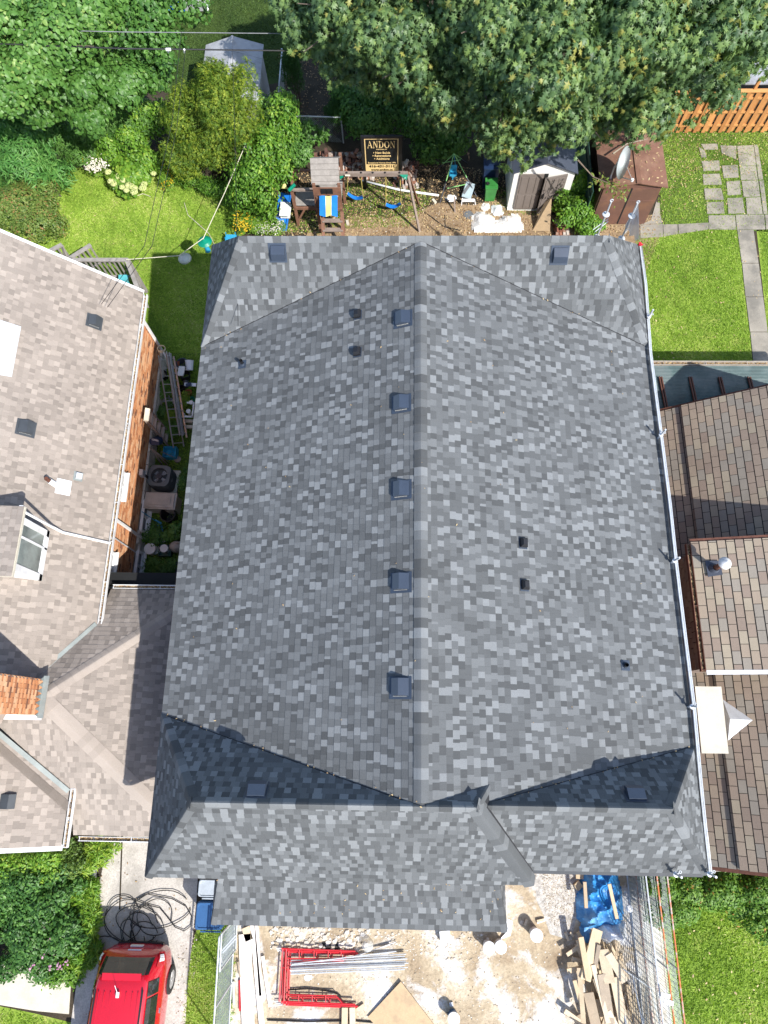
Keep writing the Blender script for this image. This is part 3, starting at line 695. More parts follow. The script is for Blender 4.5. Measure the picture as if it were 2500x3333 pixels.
slope(H2, [V(wE, -2.69, 2.8), V(cx_, .058, 4.225), V(cx_, -2.69, 2.8)], (1, 0, 0), under='underlay_b', O=(wE, -2.69, 2.8)); slope(H2, [V(cx_, -1.6, 3.367), V(cx_, .058, 4.225), ap, V(-10.6, .59, 4.5)], (1, 0, 0), under='underlay_b', O=(wE, -2.69, 2.8))
cN = V(-10.55, .30, cz + .45 * (cx_ + 10.55) * -1)
pC = [V(cx_, -2.86, cz), V(cx_, -1.6, cz), V(-10.6, .45, cz + cs * 2.4), V(-12.4, .45, cz + cs * 4.2), V(-12.4, -2.86, cz + cs * 4.2)]
slope(H2, [p + V(0, 0, .03) for p in pC], (0, 1, 0), under='underlay_b')
finish_shingles(H2, M['shingle_beige'], vis=lambda x, y: x < 340)
nA = nrm(pA1); nWN = nrm(wNp); nWE = nrm(wEp); nWS = nrm([V(wE, -2.69, 2.8), ap, V(cx_, -1.6, 3.367)]); nC = nrm(pC); s2 = M['shingle_beige']
caps(H2, V(wE, 3.59, 2.8), ap + UZ, nWN, nWE, s2, .2, .17, tones=(3, 4, 4)); caps(H2, V(wE, -2.69, 2.8), ap + UZ, nWS, nWE, s2, .2, .21, tones=(3, 4, 4))
caps(H2, V(cx_, -2.08, cz + .04), V(-10.6, .02, cz + cs * 2.4 + .04), nC, nC, s2, .2, .19, rnd=.04, tones=(3, 4, 4))
vb = MB(); 
for a, b_, nn in ((V(ex, yv, 3.42), V(-9.5, .42, 4.62), nA), (V(cx_, -1.62, cz + .05), V(-10.6, .42, cz + cs * 2.4 + .07), nC)): vb.beam(a + V(0, 0, .02), b_ + V(0, 0, .02), .11, .012, up=tuple(nn))
split(vb, 'valley_flashing', M['valley'], H2)
# walls
wx = -8.45
b = MB(); b.box((wx - 3.6, 5.0, 1.9), (7.2, 15.0, 3.2)); b.box((-7.0, .45, 1.6), (3.0, 5.8, 2.2)); b.build('wall_core', M['mortar'], H2)
bricks(H2, V(wx, 3.7, .62), (0, 1, 0), (0, 0, 1), (1, 0, 0), 8.8, 2.75, M['brick'], vis=lambda x, y: x > 350 and y < 1880, skip=lambda u, z: (.05 < u < 1.1 and z > 1.5) or (2.7 < u < 3.6 and z > 1.5))
b = MB()
for r in range(3):
    for k in range(20):
        y0 = 3.7 + k * .45 - (.22 if r % 2 else 0); a = max(y0 + .012, 3.7); c = min(y0 + .438, 12.5)
        if c - a > .1 and not ((4.35 < (a + c) / 2 < 5.3 and r > 0) or (5.9 < (a + c) / 2 < 7.0 and r > 0)): b.box((wx + .02, (a + c) / 2, .11 + r * .2), (.10 + random.random() * .02, c - a, .188))
b.build('foundation_stone', M['stone'], H2)
# soffit/fascia + gutters
b = MB(); b.beam(V(ex - .03, yv, 3.33), V(ex - .03, 12.85, 3.33), .03, .14); b.beam(V(ex, 12.9, 3.36), V(rx2, 12.9, zA(rx2) - .04), .03, .16, up=(0, 1, 0)); b.beam(V(ex - .2, yv, 3.24), V(ex - .2, 12.8, 3.24), .36, .02)
b.beam(V(wE, 3.56, 2.72), V(ex, 3.56, 2.72), .03, .14); b.beam(V(wE, -2.66, 2.72), V(cx_, -2.66, 2.72), .03, .14); b.beam(V(cx_, -2.9, cz - .04), V(-12.4, -2.9, cz + cs * 4.2 - .04), .03, .14, up=(0, 1, 0)); split(b, 'fascia', M['white'], H2)
gutter(H2, V(ex + .13, yv, 3.37), V(ex + .13, 12.8, 3.37), (1, 0, 0)); gutter(H2, V(wE, 3.72, 2.78), V(ex + .05, 3.72, 2.78), (0, 1, 0)); gutter(H2, V(wE, -2.82, 2.78), V(cx_ + .15, -2.82, 2.78), (0, -1, 0)); gutter(H2, V(cx_ + .14, -2.9, cz), V(cx_ + .14, -1.55, cz), (1, 0, 0))
# downspouts
def dsp(pts, w_=.07, name='downspout', m='white', par=H2):
    b = MB()
    for i in range(len(pts) - 1): b.beam(pts[i], pts[i + 1], w_, w_)
    return b.build(name, M[m], par)
dsp([V(ex + .08, 12.3, 3.3), V(wx + .08, 12.45, 2.9), V(wx + .08, 12.45, .6), V(wx + .35, 12.1, .12), V(wx + .9, 11.95, .08)])
dsp([V(ex + .08, 5.7, 3.3), V(wx + .08, 5.72, 2.95), V(wx + .08, 5.75, .15)]); dsp([V(ex + .08, 5.2, 3.3), V(wx + .06, 5.2, 2.9), V(wx + .06, 5.2, .3)], .03, 'conduit', 'galv')
# cable coil hanging on the corner
b = MB()
for k in range(5):
    b.tube([A(526, 1137, 1.2) + V(.13 * math.cos(a) + k * .004, .13 * math.sin(a) * (1 - k * .04), .02 * k) for a in np.linspace(0, 6.28, 20)], .010, 5, cap=False)
one('cable_coil', b, M['rope'], 'pale cable coiled at the corner of the brick house by the downspout', 'cable')
# basement windows and upper window trims
def wall_window(y0, y1, z0, z1, x=wx, sill=True, parent=H2):
    b = MB(); t = .06
    for a, c in (((y0, z0), (y1, z0)), ((y0, z1), (y1, z1))): b.beam(V(x + .05, a[0], a[1]), V(x + .05, c[0], c[1]), .09, t)
    for y in (y0, y1, (y0 + y1) / 2): b.beam(V(x + .05, y, z0), V(x + .05, y, z1), t, .08, up=(0, 1, 0))
    wv = b.build('window', M['white'], parent); b = MB(); b.box((x + .02, (y0 + y1) / 2, (z0 + z1) / 2), (.02, y1 - y0, z1 - z0)); b.build('pane', M['glass'], wv)
    if sill: b = MB(); b.box((x + .09, (y0 + y1) / 2, z0 - .04), (.16, y1 - y0 + .12, .05)); b.build('sill', M['white'], wv)
wall_window(4.35, 5.25, .2, .62, wx + .06); wall_window(5.95, 6.95, .2, .62, wx + .06)
wall_window(6.45, 7.25, 2.2, 3.0); wall_window(3.8, 4.75, 2.2, 3.05)
b = MB(); b.box(A(463, 1541, 1.1), (.12, .2, .25)); mb_ = b.build('meter_box', M['greyplastic'], H2)
b = MB()
for k in range(3): b.tube([A(470, 1548, 1.0) + V(0, .03 * k, 0), A(490, 1565, .5) + V(0, .03 * k, 0), A(505, 1585 + 4 * k, .15), A(515, 1578, .2)], .02, 6)
b.build('line_set', M['rubber'], H2)
# chimney
b = MB(); b.box((-9.16, .6, 6.0), (.84, .82, 4.2)); ch = b.build('chimney', M['mortar'], H2)
bricks(ch, V(-8.74, .19, 4.2), (0, 1, 0), (0, 0, 1), (1, 0, 0), .82, 3.9, M['brick'], limit=0 if False else 300, vis=lambda x, y: x > -20)
for O_, U_, N_ in ((V(-8.74, 1.01, 4.2), (-1, 0, 0), (0, 1, 0)), (V(-9.58, .19, 4.2), (1, 0, 0), (0, -1, 0))): bricks(ch, O_, U_, (0, 0, 1), N_, .84, 3.9, M['brick'], limit=0)
b = MB()
for i in range(7):
    y = .12 + i * .14; b.solid([V(-8.722, y, 4.50), V(-8.722, y + .13, 4.50), V(-8.722, y + .05, 4.78 - abs(i - 3) * .04)], (.006, 0, 0))
b.beam(V(-8.66, .1, 4.51), V(-8.66, 1.1, 4.51), .14, .02); split(b, 'step_flashing', M['valley'], ch)
b = MB(); b.box((-9.15, .12, 4.42), (.95, .12, .04)); b.build('flashing_trim', M['white'], ch)
# vents, skylight, pipe, metal box on slope A
PA0 = V(ex, yv, ez)
box_vent(H2, 306, 1046, PA0, nA, (0, 1, 0), 'grey_metal', 1.0, (-1,)); box_vent(H2, 83, 1392, PA0, nA, (0, 1, 0), 'grey_metal', 1.05, (-1,)); box_vent(H2, 26, 2608, V(cx_, -1.6, cz), nC, (0, 1, 0), 'grey_metal', 1.0, ())
UA = V(0, 1, 0); VA = nA.cross(UA); VA = VA if VA.z > 0 else -VA
def onA(px, py, h=0): return APL(px, py, PA0 + nA * h, nA)
sk = [onA(-40, 1030, .12), onA(66, 1064, .12), onA(38, 1213, .12), onA(-70, 1195, .12)]
b = MB(); b.solid(sk, -nA * .16); s_ = b.build('skylight', M['white_plastic'], H2)
b = MB(); c_ = sum(sk, V(0, 0, 0)) / 4; b.solid([c_ + (p - c_) * .86 + nA * .02 for p in sk], -nA * .01); b.build('pane', mat('skylight_sky_white', (.86, .87, .88), .3, .02, bump=0), s_)  # white pane colour stands for sky reflected in the glass
b = MB(); b.solid([c_ + (p - c_) * 1.10 - nA * .10 for p in sk], -nA * .012); b.build('skylight_flashing', M['galv'], s_)
p = onA(205, 1585, .02); b = MB(); b.solid([p + UA * .21 + VA * .18, p - UA * .21 + VA * .18, p - UA * .21 - VA * .2, p + UA * .21 - VA * .2], nA * .008)
pf = b.build('pipe_flashing', M['white_plastic'], H2); p2 = onA(188, 1582); b = MB(); b.tube([p2, p2 + V(-.12, 0.06, .25)], .075, 12, cap=False); b.build('pipe_boot', M['white_plastic'], pf, smooth=True)
b = MB(); b.tube([p2 + V(-.1, .05, .15), p2 + V(-.12, .06, .42)], .055, 12, cap=False); b.poly([p2 + V(-.12, .06, .40) + V(math.cos(a), math.sin(a), 0) * .05 for a in [i * .6283 for i in range(10)]]); b.build('vent_pipe', M['rust'], pf, smooth=False)
p = onA(254, 1551, .0); b = MB(); b.solid([p + UA * .13 + VA * .12 + nA * .02, p - UA * .13 + VA * .12 + nA * .02, p - UA * .13 - VA * .12 + nA * .02, p + UA * .13 - VA * .12 + nA * .02], -nA * .01); v_ = b.build('exhaust_vent', M['valley'], H2)
b = MB(); b.solid([p + UA * .08 + VA * .08 + nA * .11, p - UA * .08 + VA * .08 + nA * .11, p - UA * .08 - VA * .08 + nA * .11, p + UA * .08 - VA * .08 + nA * .11], -nA * .1); b.build('vent_hood', M['galv'], v_)
# dormer: white framed window in an east wall, beige roof behind
dp = [onA(157, 1731), onA(130, 1891)]; dX = (dp[0].x + dp[1].x) / 2; dY1, dY0 = dp[0].y, dp[1].y; dzb = (dp[0].z + dp[1].z) / 2
def zx(px, X):
    a = A(px, 1760, 0).x; b_ = A(px, 1760, 5).x; return 5 * (X - a) / (b_ - a)
dzt = zx(52, dX)
b = MB(); b.box(((dX + rx2) / 2, (dY0 + dY1) / 2, (dzb + dzt) / 2 - .3), (abs(dX - rx2), dY1 - dY0, dzt - dzb + .6)); dm = b.build('dormer', M['white'], H2)
hh = dzt - dzb; ym = (dY0 + dY1) / 2
b = MB()
for y in (dY0 + .08, dY1 - .08): b.beam(V(dX + .02, y, dzb), V(dX + .02, y, dzt), .16, .05, up=(1, 0, 0))
b.beam(V(dX + .02, dY0, dzb + .06), V(dX + .02, dY1, dzb + .06), .05, .14); b.beam(V(dX + .03, dY0 - .12, dzt + .02), V(dX + .03, dY1 + .25, dzt + .02), .10, .16); b.beam(V(dX + .02, ym + .18, dzb), V(dX + .02, ym + .18, dzt), .05, .05, up=(1, 0, 0))
dw = b.build('window_frame', M['white'], dm); b = MB(); b.box((dX + .012, ym, (dzb + dzt) / 2), (.012, (dY1 - dY0) * .8, hh * .72)); b.build('pane', M['panelight'], dm)
rp = [V(dX + .12, dY0 - .2, dzt + .09), V(dX + .12, dY1 + .22, dzt + .09), V(rx2, dY1 + .22, dzt + .35), V(rx2, dY0 - .2, dzt + .35)]
b = MB(); b.solid(rp, (0, 0, -.08)); b.build('dormer_roof', M['conc_pale'], dm)
TAB[dm.name] = []; slope(dm, [p_ + V(0, 0, .02) for p_ in rp], (0, 1, 0), under='underlay_b', deck=False); finish_shingles(dm, M['shingle_beige'], limit=0)
b = MB(); a = onA(205, 1733, .06); b.tube([V(dX + .1, dY1 + .1, dzt), V(dX + .15, dY1 + .1, dzb + .1), a, onA(280, 1750, .06), onA(360, 1768, .06)], .035, 8); b.build('downspout', M['white'], H2)
# beam roof strip in the alley
b = MB(); b.box((-7.2, 3.95, 2.5), (2.2, .35, .2)); b.box((-7.2, 4.0, 1.2), (2.2, .12, 2.4)); b.build('side_gate', M['dark'], H2)

# ------------------------------------------------------------------ right house
H3 = thing('house', 'house with warm brown three-tab shingle roof along the right edge', 'house', (11, 4, 0))
dsl = .66
def zD(x): return 3.0 + dsl * (x - 7.6)
dYn = 9.05; dYs = -3.08; xs = A(2226, 1480, 3.1).x
k3 = dict(expo=.2, style='tab', under='underlay_b')
D1 = [V(6.75, dYs, zD(6.75)), V(6.75, dYn, zD(6.75)), V(xs, dYn, zD(xs)), V(xs, dYs, zD(xs))]
D2 = [V(xs - .04, dYs, zD(xs) + .06), V(xs - .04, dYn, zD(xs) + .06), V(10.8, dYn, zD(10.8) + .06), V(10.8, dYs, zD(10.8) + .06)]
slope(H3, D1, (0, 1, 0), **k3); slope(H3, D2, (0, 1, 0), **k3)
slope(H3, [V(10.8, dYn, zD(10.8) + .06), V(10.8, dYs, zD(10.8) + .06), V(15, dYs, 2.4), V(15, dYn, 2.4)], (0, 1, 0), **k3)
nD = nrm(D2)
eX, eZ, es = 7.2, 5.0, .27; eY1, eY0 = 4.52, 1.38
Ep = [V(eX, eY0, eZ), V(eX, eY1, eZ), V(11.6, eY1, eZ + es * 4.4), V(11.6, eY0, eZ + es * 4.4)]
slope(H3, Ep, (0, 1, 0), **k3)
finish_shingles(H3, M['shingle_brown'], vis=lambda x, y: x > 2300)
b = MB(); b.box((9.5, (eY0 + eY1) / 2, 3.8), (4.2, eY1 - eY0 - .24, 2.3)); dw2 = b.build('upper_wall', M['wood'], H3)
b = MB()
for i in range(9):
    for k in range(12):
        z = 3.0 + i * .2; y = eY0 + .14 + k * .26 - (.13 if i % 2 else 0)
        if y < eY0 + .1 or y + .25 > eY1 - .1: continue
        b.box((7.39, y + .12, z + .1), (.02, .245, .19), tone=random.random())
o = b.build('wall_shingles', M['shingle_brown'], H3, tone=True); o['kind'] = 'stuff'
wall_window(1.95, 2.75, 3.6, 4.6, 7.38, parent=H3)
gutter(H3, V(eX - .12, eY0, eZ - .02), V(eX - .12, eY1 - .05, eZ - .02), (-1, 0, 0), 'rust')
b = MB(); b.beam(V(eX, eY0 - .02, eZ), V(11.6, eY0 - .02, eZ + es * 4.4), .03, .10, up=(0, 1, 0)); split(b, 'rake_trim', M['white'], H3)
for k_ in (0,): pass
b = MB(); b.beam(V(eX, eY1 + .02, eZ - .05), V(11.6, eY1 + .02, eZ + es * 4.4 - .05), .03, .14, up=(0, 1, 0)); b.beam(V(6.75, dYn + .02, zD(6.75) - .05), V(10.8, dYn + .02, zD(10.8) - .05), .03, .14, up=(0, 1, 0)); b.beam(V(6.75, dYs - .02, zD(6.75) - .05), V(10.8, dYs - .02, zD(10.8) - .05), .03, .14, up=(0, 1, 0)); split(b, 'rake_board', M['rust'], H3)
b = MB(); b.box((11, 3, 1.1), (7.4, 11.8, 2.2)); b.build('wall', M['redbrick'], H3)
gutter(H3, A(2309, 2834, 2.6) + V(0, 0, 0), A(2343, 2834, 2.6), (0, -1, 0), 'beige', .17, True)
# vent pipe with pale conical cap
E0 = V(eX, eY0, eZ); nE3 = nrm(Ep); p = APL(2322, 1852, E0, nE3)
b = MB(); b.solid([p + V(-.18, .2, .02), p + V(-.16, -.2, .02), p + V(.16, -.16, .10), p + V(.14, .18, .10)], (0, 0, -.015)); b.tube([p + V(0, 0, .0), p + V(.0, 0, .16)], [.15, .08], 14, cap=False); fl = b.build('pipe_flashing', M['slate'], H3)
b = MB(); b.tube([p, p + V(0, 0, .62)], .065, 14); b.build('vent_pipe', M['rust'], fl, smooth=True); b = MB(); b.lathe(p + V(0, 0, .60), [(.15, 0), (.15, .03), (.09, .10), (0.0, .17)], 18); b.build('vent_cap', M['white'], fl, smooth=True)
# chimney with concrete cap, metal cricket
cz3 = 4.6; cc = [A(2262, 2234, cz3), A(2348, 2235, cz3), A(2372, 2453, cz3), A(2284, 2452, cz3)]
b = MB(); b.solid(cc, (0, 0, -.07)); cx0 = min(p_.x for p_ in cc); cx1 = max(p_.x for p_ in cc); cy0 = min(p_.y for p_ in cc); cy1 = max(p_.y for p_ in cc)
ch3 = thing('chimney', None, None); ch3.parent = H3; ch3.location = V((cx0 + cx1) / 2, (cy0 + cy1) / 2, 3) - org(H3)
b.build('chimney_cap', M['conc_pale'], ch3)
b = MB(); b.box(((cx0 + cx1) / 2, (cy0 + cy1) / 2, 2.3), (cx1 - cx0 - .1, cy1 - cy0 - .1, 4.4)); b.build('chimney_core', M['mortar'], ch3)
bricks(ch3, V(cx0 + .05, cy1 - .05, .2), (0, -1, 0), (0, 0, 1), (-1, 0, 0), cy1 - cy0 - .1, 4.2, M['redbrick'], limit=120)
bricks(ch3, V(cx0 + .05, cy1 - .05, .2), (1, 0, 0), (0, 0, 1), (0, 1, 0), cx1 - cx0 - .1, 4.2, M['redbrick'], limit=0)
def onD(px, py, h=0): return APL(px, py, V(7.6, 0, 3.0 + h), nD)
tip = onD(2450, 2344, .10); l0 = onD(2352, 2276, .10); l1 = onD(2370, 2410, .10); m0 = onD(2360, 2341, .10) + V(0, 0, .28)
b = MB(); b.poly([l0, m0, tip]); b.poly([m0, l1, tip]); b.poly([l0, tip, l1]); b.poly([l0, l1, m0]); b.build('cricket', M['galv'], H3)
# teal corrugated patio cover
H4 = thing('patio_cover', 'teal corrugated patio cover between right lawn and brown shingled roof', 'patio cover', tuple(A(2300, 1250, 0)))
y1 = 10.9; z1 = 2.45; x0 = 6.9; x1 = 14.5; b = MB(); N = 26; mY = 8.6; mz = z1 + .25
nn_ = int((x1 - x0) / .038); prev = None
for j in range(N + 1):
    pass
rows = 44
for j in range(rows):
    ya = y1 + (mY - y1) * j / rows; yb = y1 + (mY - y1) * (j + 1) / rows; za = z1 + (mz - z1) * j / rows; zb = z1 + (mz - z1) * (j + 1) / rows; ym_ = (ya + yb) / 2
    b.poly([V(x0, ya, za), V(x1, ya, za), V(x1, ym_, (za + zb) / 2 + .014), V(x0, ym_, (za + zb) / 2 + .014)][::-1]); b.poly([V(x0, ym_, (za + zb) / 2 + .014), V(x1, ym_, (za + zb) / 2 + .014), V(x1, yb, zb), V(x0, yb, zb)][::-1])
b.build('corrugated_sheet', M['teal'], H4)
for px in (2148, 2245, 2341, 2436, 2530):
    b = MB(); p = A(px, 1232, 2.5); X = p.x
    for dx in (-.035, .035): b.beam(V(X + dx, 10.45, z1 + .10), V(X + dx + .02, 8.8, mz + .06), .035, .05)
    b.build('batten', M['rust'], H4)
gutter(H4, V(x0, y1 + .12, z1 + .02), V(x1, y1 + .12, z1 + .02), (0, 1, 0), 'beige', .12)
b = MB(); b.beam(V(x0, y1 - .05, z1 - .12), V(x1, y1 - .05, z1 - .12), .08, .16)
for x in (7.2, 10.0, 13.2): b.box((x, y1 - .05, 1.1), (.1, .1, 2.3))
split(b, 'cover_frame', M['wood'], H4)
# ------------------------------------------------------------------ foliage
def fan(pts, c=(0, .35), zc=.05, ztip=-.12):
    P = [(c[0], c[1], zc)] + [(x, y, ztip * (abs(x) * 1.2 + max(0, y - .3))) for x, y in pts]; n = len(pts)
    return np.array(P, float), [(0, 1 + i, 1 + (i + 1) % n) for i in range(n)]
def mir(h): return h + [(-x, y) for x, y in h[::-1] if abs(x) > 1e-6]
LEAF = {
 'maple': fan(mir([(0, .06), (.36, -.02), (.20, .22), (.60, .46), (.19, .48), (.30, .84), (.10, .66), (0, 1.05)])),
 'heart': fan(mir([(0, .04), (.26, -.04), (.44, .22), (.30, .66), (0, 1.0)])),
 'oval': fan([(0, 0), (.26, .30), (.22, .68), (0, 1.0), (-.22, .68), (-.26, .30)]),
 'lance': (np.array([(0, 0, 0), (.10, .45, .03), (0, 1, -.10), (-.10, .45, .03)], float), [(0, 1, 2), (0, 2, 3)]),
 'frond': (np.array([(0, 0, 0), (.05, .5, .02), (0, 1.0, -.10), (-.05, .5, .02), (.30, .42, -.04), (.04, .28, 0), (-.30, .42, -.04), (-.04, .28, 0), (.24, .75, -.06), (.03, .55, 0), (-.24, .75, -.06), (-.03, .55, 0)], float),
           [(0, 1, 2), (0, 2, 3), (0, 4, 5), (0, 7, 6), (1, 8, 9), (3, 11, 10)]),
 'petal': fan([(.5, 0), (.25, .43), (-.25, .43), (-.5, 0), (-.25, -.43), (.25, -.43)], (0, 0), .25, -.1),
 'blade': (np.array([(-.12, 0, 0), (.12, 0, 0), (.02, 1, .0)], float), [(0, 1, 2)]),
}
def leaf_mesh(name, C, D, N, S, leaf, m, tone, parent=None, kind=None, loc=None):
    """C centres, D pointing direction, N face normal, S size"""
    T, Fc = LEAF[leaf]; n = len(C); k = len(T)
    D = D / (np.linalg.norm(D, axis=1, keepdims=True) + 1e-9); X = np.cross(D, N); X /= (np.linalg.norm(X, axis=1, keepdims=True) + 1e-9); Z = np.cross(X, D)
    W_ = C[:, None, :] + S[:, None, None] * (T[None, :, 0, None] * X[:, None, :] + T[None, :, 1, None] * D[:, None, :] + T[None, :, 2, None] * Z[:, None, :])
    o_ = np.array(org(parent)) if parent is not None else np.array(loc if loc is not None else C[0])
    Vv = (W_.reshape(-1, 3) - o_).astype(np.float32); Fa = (np.array(Fc)[None] + (np.arange(n) * k)[:, None, None]).reshape(-1, 3)
    me = bpy.data.meshes.new(name); me.vertices.add(len(Vv)); me.vertices.foreach_set('co', Vv.ravel())
    me.loops.add(Fa.size); me.loops.foreach_set('vertex_index', Fa.ravel().astype(np.int32)); me.polygons.add(len(Fa))
    me.polygons.foreach_set('loop_start', np.arange(0, Fa.size, 3, dtype=np.int32)); me.polygons.foreach_set('loop_total', np.full(len(Fa), 3, np.int32))
    me.update(calc_edges=True); at = me.attributes.new('tone', 'FLOAT', 'FACE'); at.data.foreach_set('value', np.repeat(tone, len(Fc)).astype(np.float32))
    me.materials.append(m); o = bpy.data.objects.new(name, me); COL.objects.link(o)
    if parent is not None: o.parent = parent
    else: o.location = tuple(o_)
    if kind: o['kind'] = kind
    return o
def unit(a): return a / (np.linalg.norm(a, axis=1, keepdims=True) + 1e-9)
def foliage(name, lobes, sprays, per, leaf, size, m, parent, spread=.16, droop=.35, outw=.8, upw=.6, shell=.72, tmean=.5, tvar=.22, jag=.22, down=-.5, kind=None, sub=7, subr=.46):
    """leaves in sprays through lobes (x,y,z,rx,ry,rz), each broken into smaller uneven clumps"""
    L = np.array(lobes, float)
    if sub:
        R_ = [L * np.array([1, 1, 1, .66, .66, .7])]
        for l in L:
            dd = unit(rng.normal(size=(sub, 3))); dd[:, 2] = np.abs(dd[:, 2]) * .9 - .15; q = rng.uniform(.55, .92, (sub, 1)); rr_ = rng.uniform(.7, 1.25, (sub, 1)) * subr
            R_.append(np.concatenate([l[:3] + dd * l[3:] * q, np.maximum(l[3:] * rr_, .08)], 1))
        L = np.concatenate(R_)
    L = np.array(L); wgt = (L[:, 3] * L[:, 4] + L[:, 3] * L[:, 5] + L[:, 4] * L[:, 5]); wgt /= wgt.sum()
    idx = rng.choice(len(L), sprays, p=wgt); d = unit(rng.normal(size=(sprays, 3))); flip = (d[:, 2] < down); d[flip, 2] *= -1; d = unit(d)
    # clumps: shells pulled in and out by a few random bumps
    bump = np.zeros(sprays)
    for _ in range(26):
        q = unit(rng.normal(size=(1, 3)))[0]; bump += np.clip((d @ q - .86) / .14, 0, 1) * rng.uniform(-1, 1.2)
    r = shell + (1.03 - shell) * rng.random(sprays) ** .6 + jag * np.clip(bump, -1, 1); c = L[idx, :3] + d * L[idx, 3:] * r[:, None]
    nrm_ = unit(d / L[idx, 3:]); stone = tmean + rng.normal(size=sprays) * tvar * .6 + .10 * np.clip(bump, -1, 1)
    n = sprays * per; C = np.repeat(c, per, 0); Nn = np.repeat(nrm_, per, 0); tt = np.repeat(stone, per) + rng.normal(size=n) * tvar * .6
    tang = rng.normal(size=(n, 3)); tang -= Nn * (tang * Nn).sum(1, keepdims=True); tang = unit(tang)
    C = C + tang * (rng.random((n, 1)) * spread) + rng.normal(size=(n, 3)) * spread * .25
    D = tang + Nn * .15; D[:, 2] -= droop
    Nf = Nn * outw + np.array([0, 0, upw]) + rng.normal(size=(n, 3)) * .38
    S = size * rng.uniform(.65, 1.2, n)
    return leaf_mesh(name, C, D, Nf, S, leaf, m, np.clip(tt, 0, 1), parent, kind)
def lobe(px, py, z, rx, ry, rz): p = A(px, py, z); return (p.x, p.y, p.z, rx, ry, rz)
def wood_(base, lobes, parent, r=.16, m='bark', nb=5, seed=1):
    rr = random.Random(seed); b = MB(); base = Vector(base); cen = sum((Vector(l[:3]) for l in lobes), Vector((0, 0, 0))) / len(lobes)
    mid = Vector((base.x * .75 + cen.x * .25, base.y * .75 + cen.y * .25, base.z + (cen.z - base.z) * .55))
    b.tube([base - V(0, 0, .1), base.lerp(mid, .5) + V(.05, .03, 0), mid], [r, r * .8, r * .62], 9); b.build('trunk', M[m], parent, smooth=True)
    for l in lobes:
        lb = MB(); c = Vector(l[:3]); j = mid.lerp(c, .5) + V(rr.uniform(-.2, .2), rr.uniform(-.2, .2), .1); lb.tube([mid, j, c], [r * .5, r * .34, r * .2], 7)
        for k in range(nb):
            d = V(rr.gauss(0, 1), rr.gauss(0, 1), rr.uniform(-.2, 1)).normalized(); e = c + V(d.x * l[3], d.y * l[4], d.z * l[5]) * .9; s = j.lerp(c, rr.random())
            lb.tube([s, s.lerp(e, .5) + V(0, 0, .12), e], [r * .2, r * .12, r * .04], 5)
        lb.build('limb', M[m], parent, smooth=True)
def tree(name, label, cat, base, lobes, sprays, per, leaf, size, m, trunk_r=.16, bark='bark', group=None, seed=1, crown='crown', **kw):
    t = thing(name, label, cat, tuple(base), group); wood_(base, lobes, t, trunk_r, bark, seed=seed); foliage(crown, lobes, sprays, per, leaf, size, M[m], t, **kw); return t
def shrub(name, label, cat, lobes, sprays, per, leaf, size, m, group=None, stems=6, **kw):
    c = Vector(lobes[0][:3]); base = V(c.x, c.y, 0); t = thing(name, label, cat, tuple(base), group); b = MB(); rr = random.Random(sprays)
    for i in range(stems):
        l = lobes[i % len(lobes)]; e = V(l[0] + rr.uniform(-.5, .5) * l[3], l[1] + rr.uniform(-.5, .5) * l[4], l[2] + .3 * l[5]); s = V(l[0] + rr.uniform(-.15, .15), l[1] + rr.uniform(-.15, .15), 0); b.tube([s, s.lerp(e, .5) + V(.04, 0, 0), e], [.025, .018, .006], 5)
    b.build('stems', M['bark'], t); foliage('leaves', lobes, sprays, per, leaf, size, M[m], t, **kw); return t
# maple, top right: a broad crown reaching over the yards
mp = []
for x, y, z, rx, ry, rz in ((1000, 20, 7.0, 1.3, 1.2, 1.3), (1040, 120, 6.4, 1.0, 1.0, 1.0), (1150, 200, 6.0, .9, .8, .9), (1240, 260, 5.9, .8, .6, .8), (1120, 60, 7.5, 1.7, 1.5, 1.6), (1330, 150, 7.6, 1.7, 1.5, 1.5), (1560, 40, 8.6, 2.0, 1.8, 1.8), (1560, 300, 7.2, 1.5, 1.4, 1.5), (1780, 120, 8.6, 2.0, 1.8, 1.8), (1830, 370, 6.8, 1.45, 1.35, 1.5), (1680, 400, 6.2, 1.2, 1.1, 1.3),
                            (2060, 60, 8.8, 2.1, 1.9, 1.9), (2080, 270, 7.4, 1.6, 1.4, 1.6), (2320, 60, 8.6, 2.0, 1.7, 1.8), (2260, 270, 7.0, 1.3, 1.2, 1.3), (2480, 40, 8.2, 1.7, 1.5, 1.6), (1440, 330, 6.8, 1.1, .9, 1.2), (1960, 370, 6.0, .9, .8, 1.1), (1250, -120, 8.4, 2.2, 1.8, 1.8), (1650, -150, 9.2, 2.5, 2.0, 2.0), (2150, -150, 9.4, 2.6, 2.0, 2.0), (2400, 190, 7.0, .9, .8, 1.0)):
    dz = 2.3 if y > 250 else 1.5; q_ = (HC - z + dz) / (HC - z); mp.append(lobe(x, y, z - dz, rx * q_, ry * q_, rz))
tree('maple_tree', 'broad maple with silvery green leaves spreading over the sheds at top right', 'tree', A(1900, 240, 0), mp, 13500, 7, 'maple', .20, 'maple', .34, seed=3, spread=.20, droop=.7, upw=.4, outw=.7, jag=.42, tmean=.5, tvar=.30, sub=9, subr=.38)
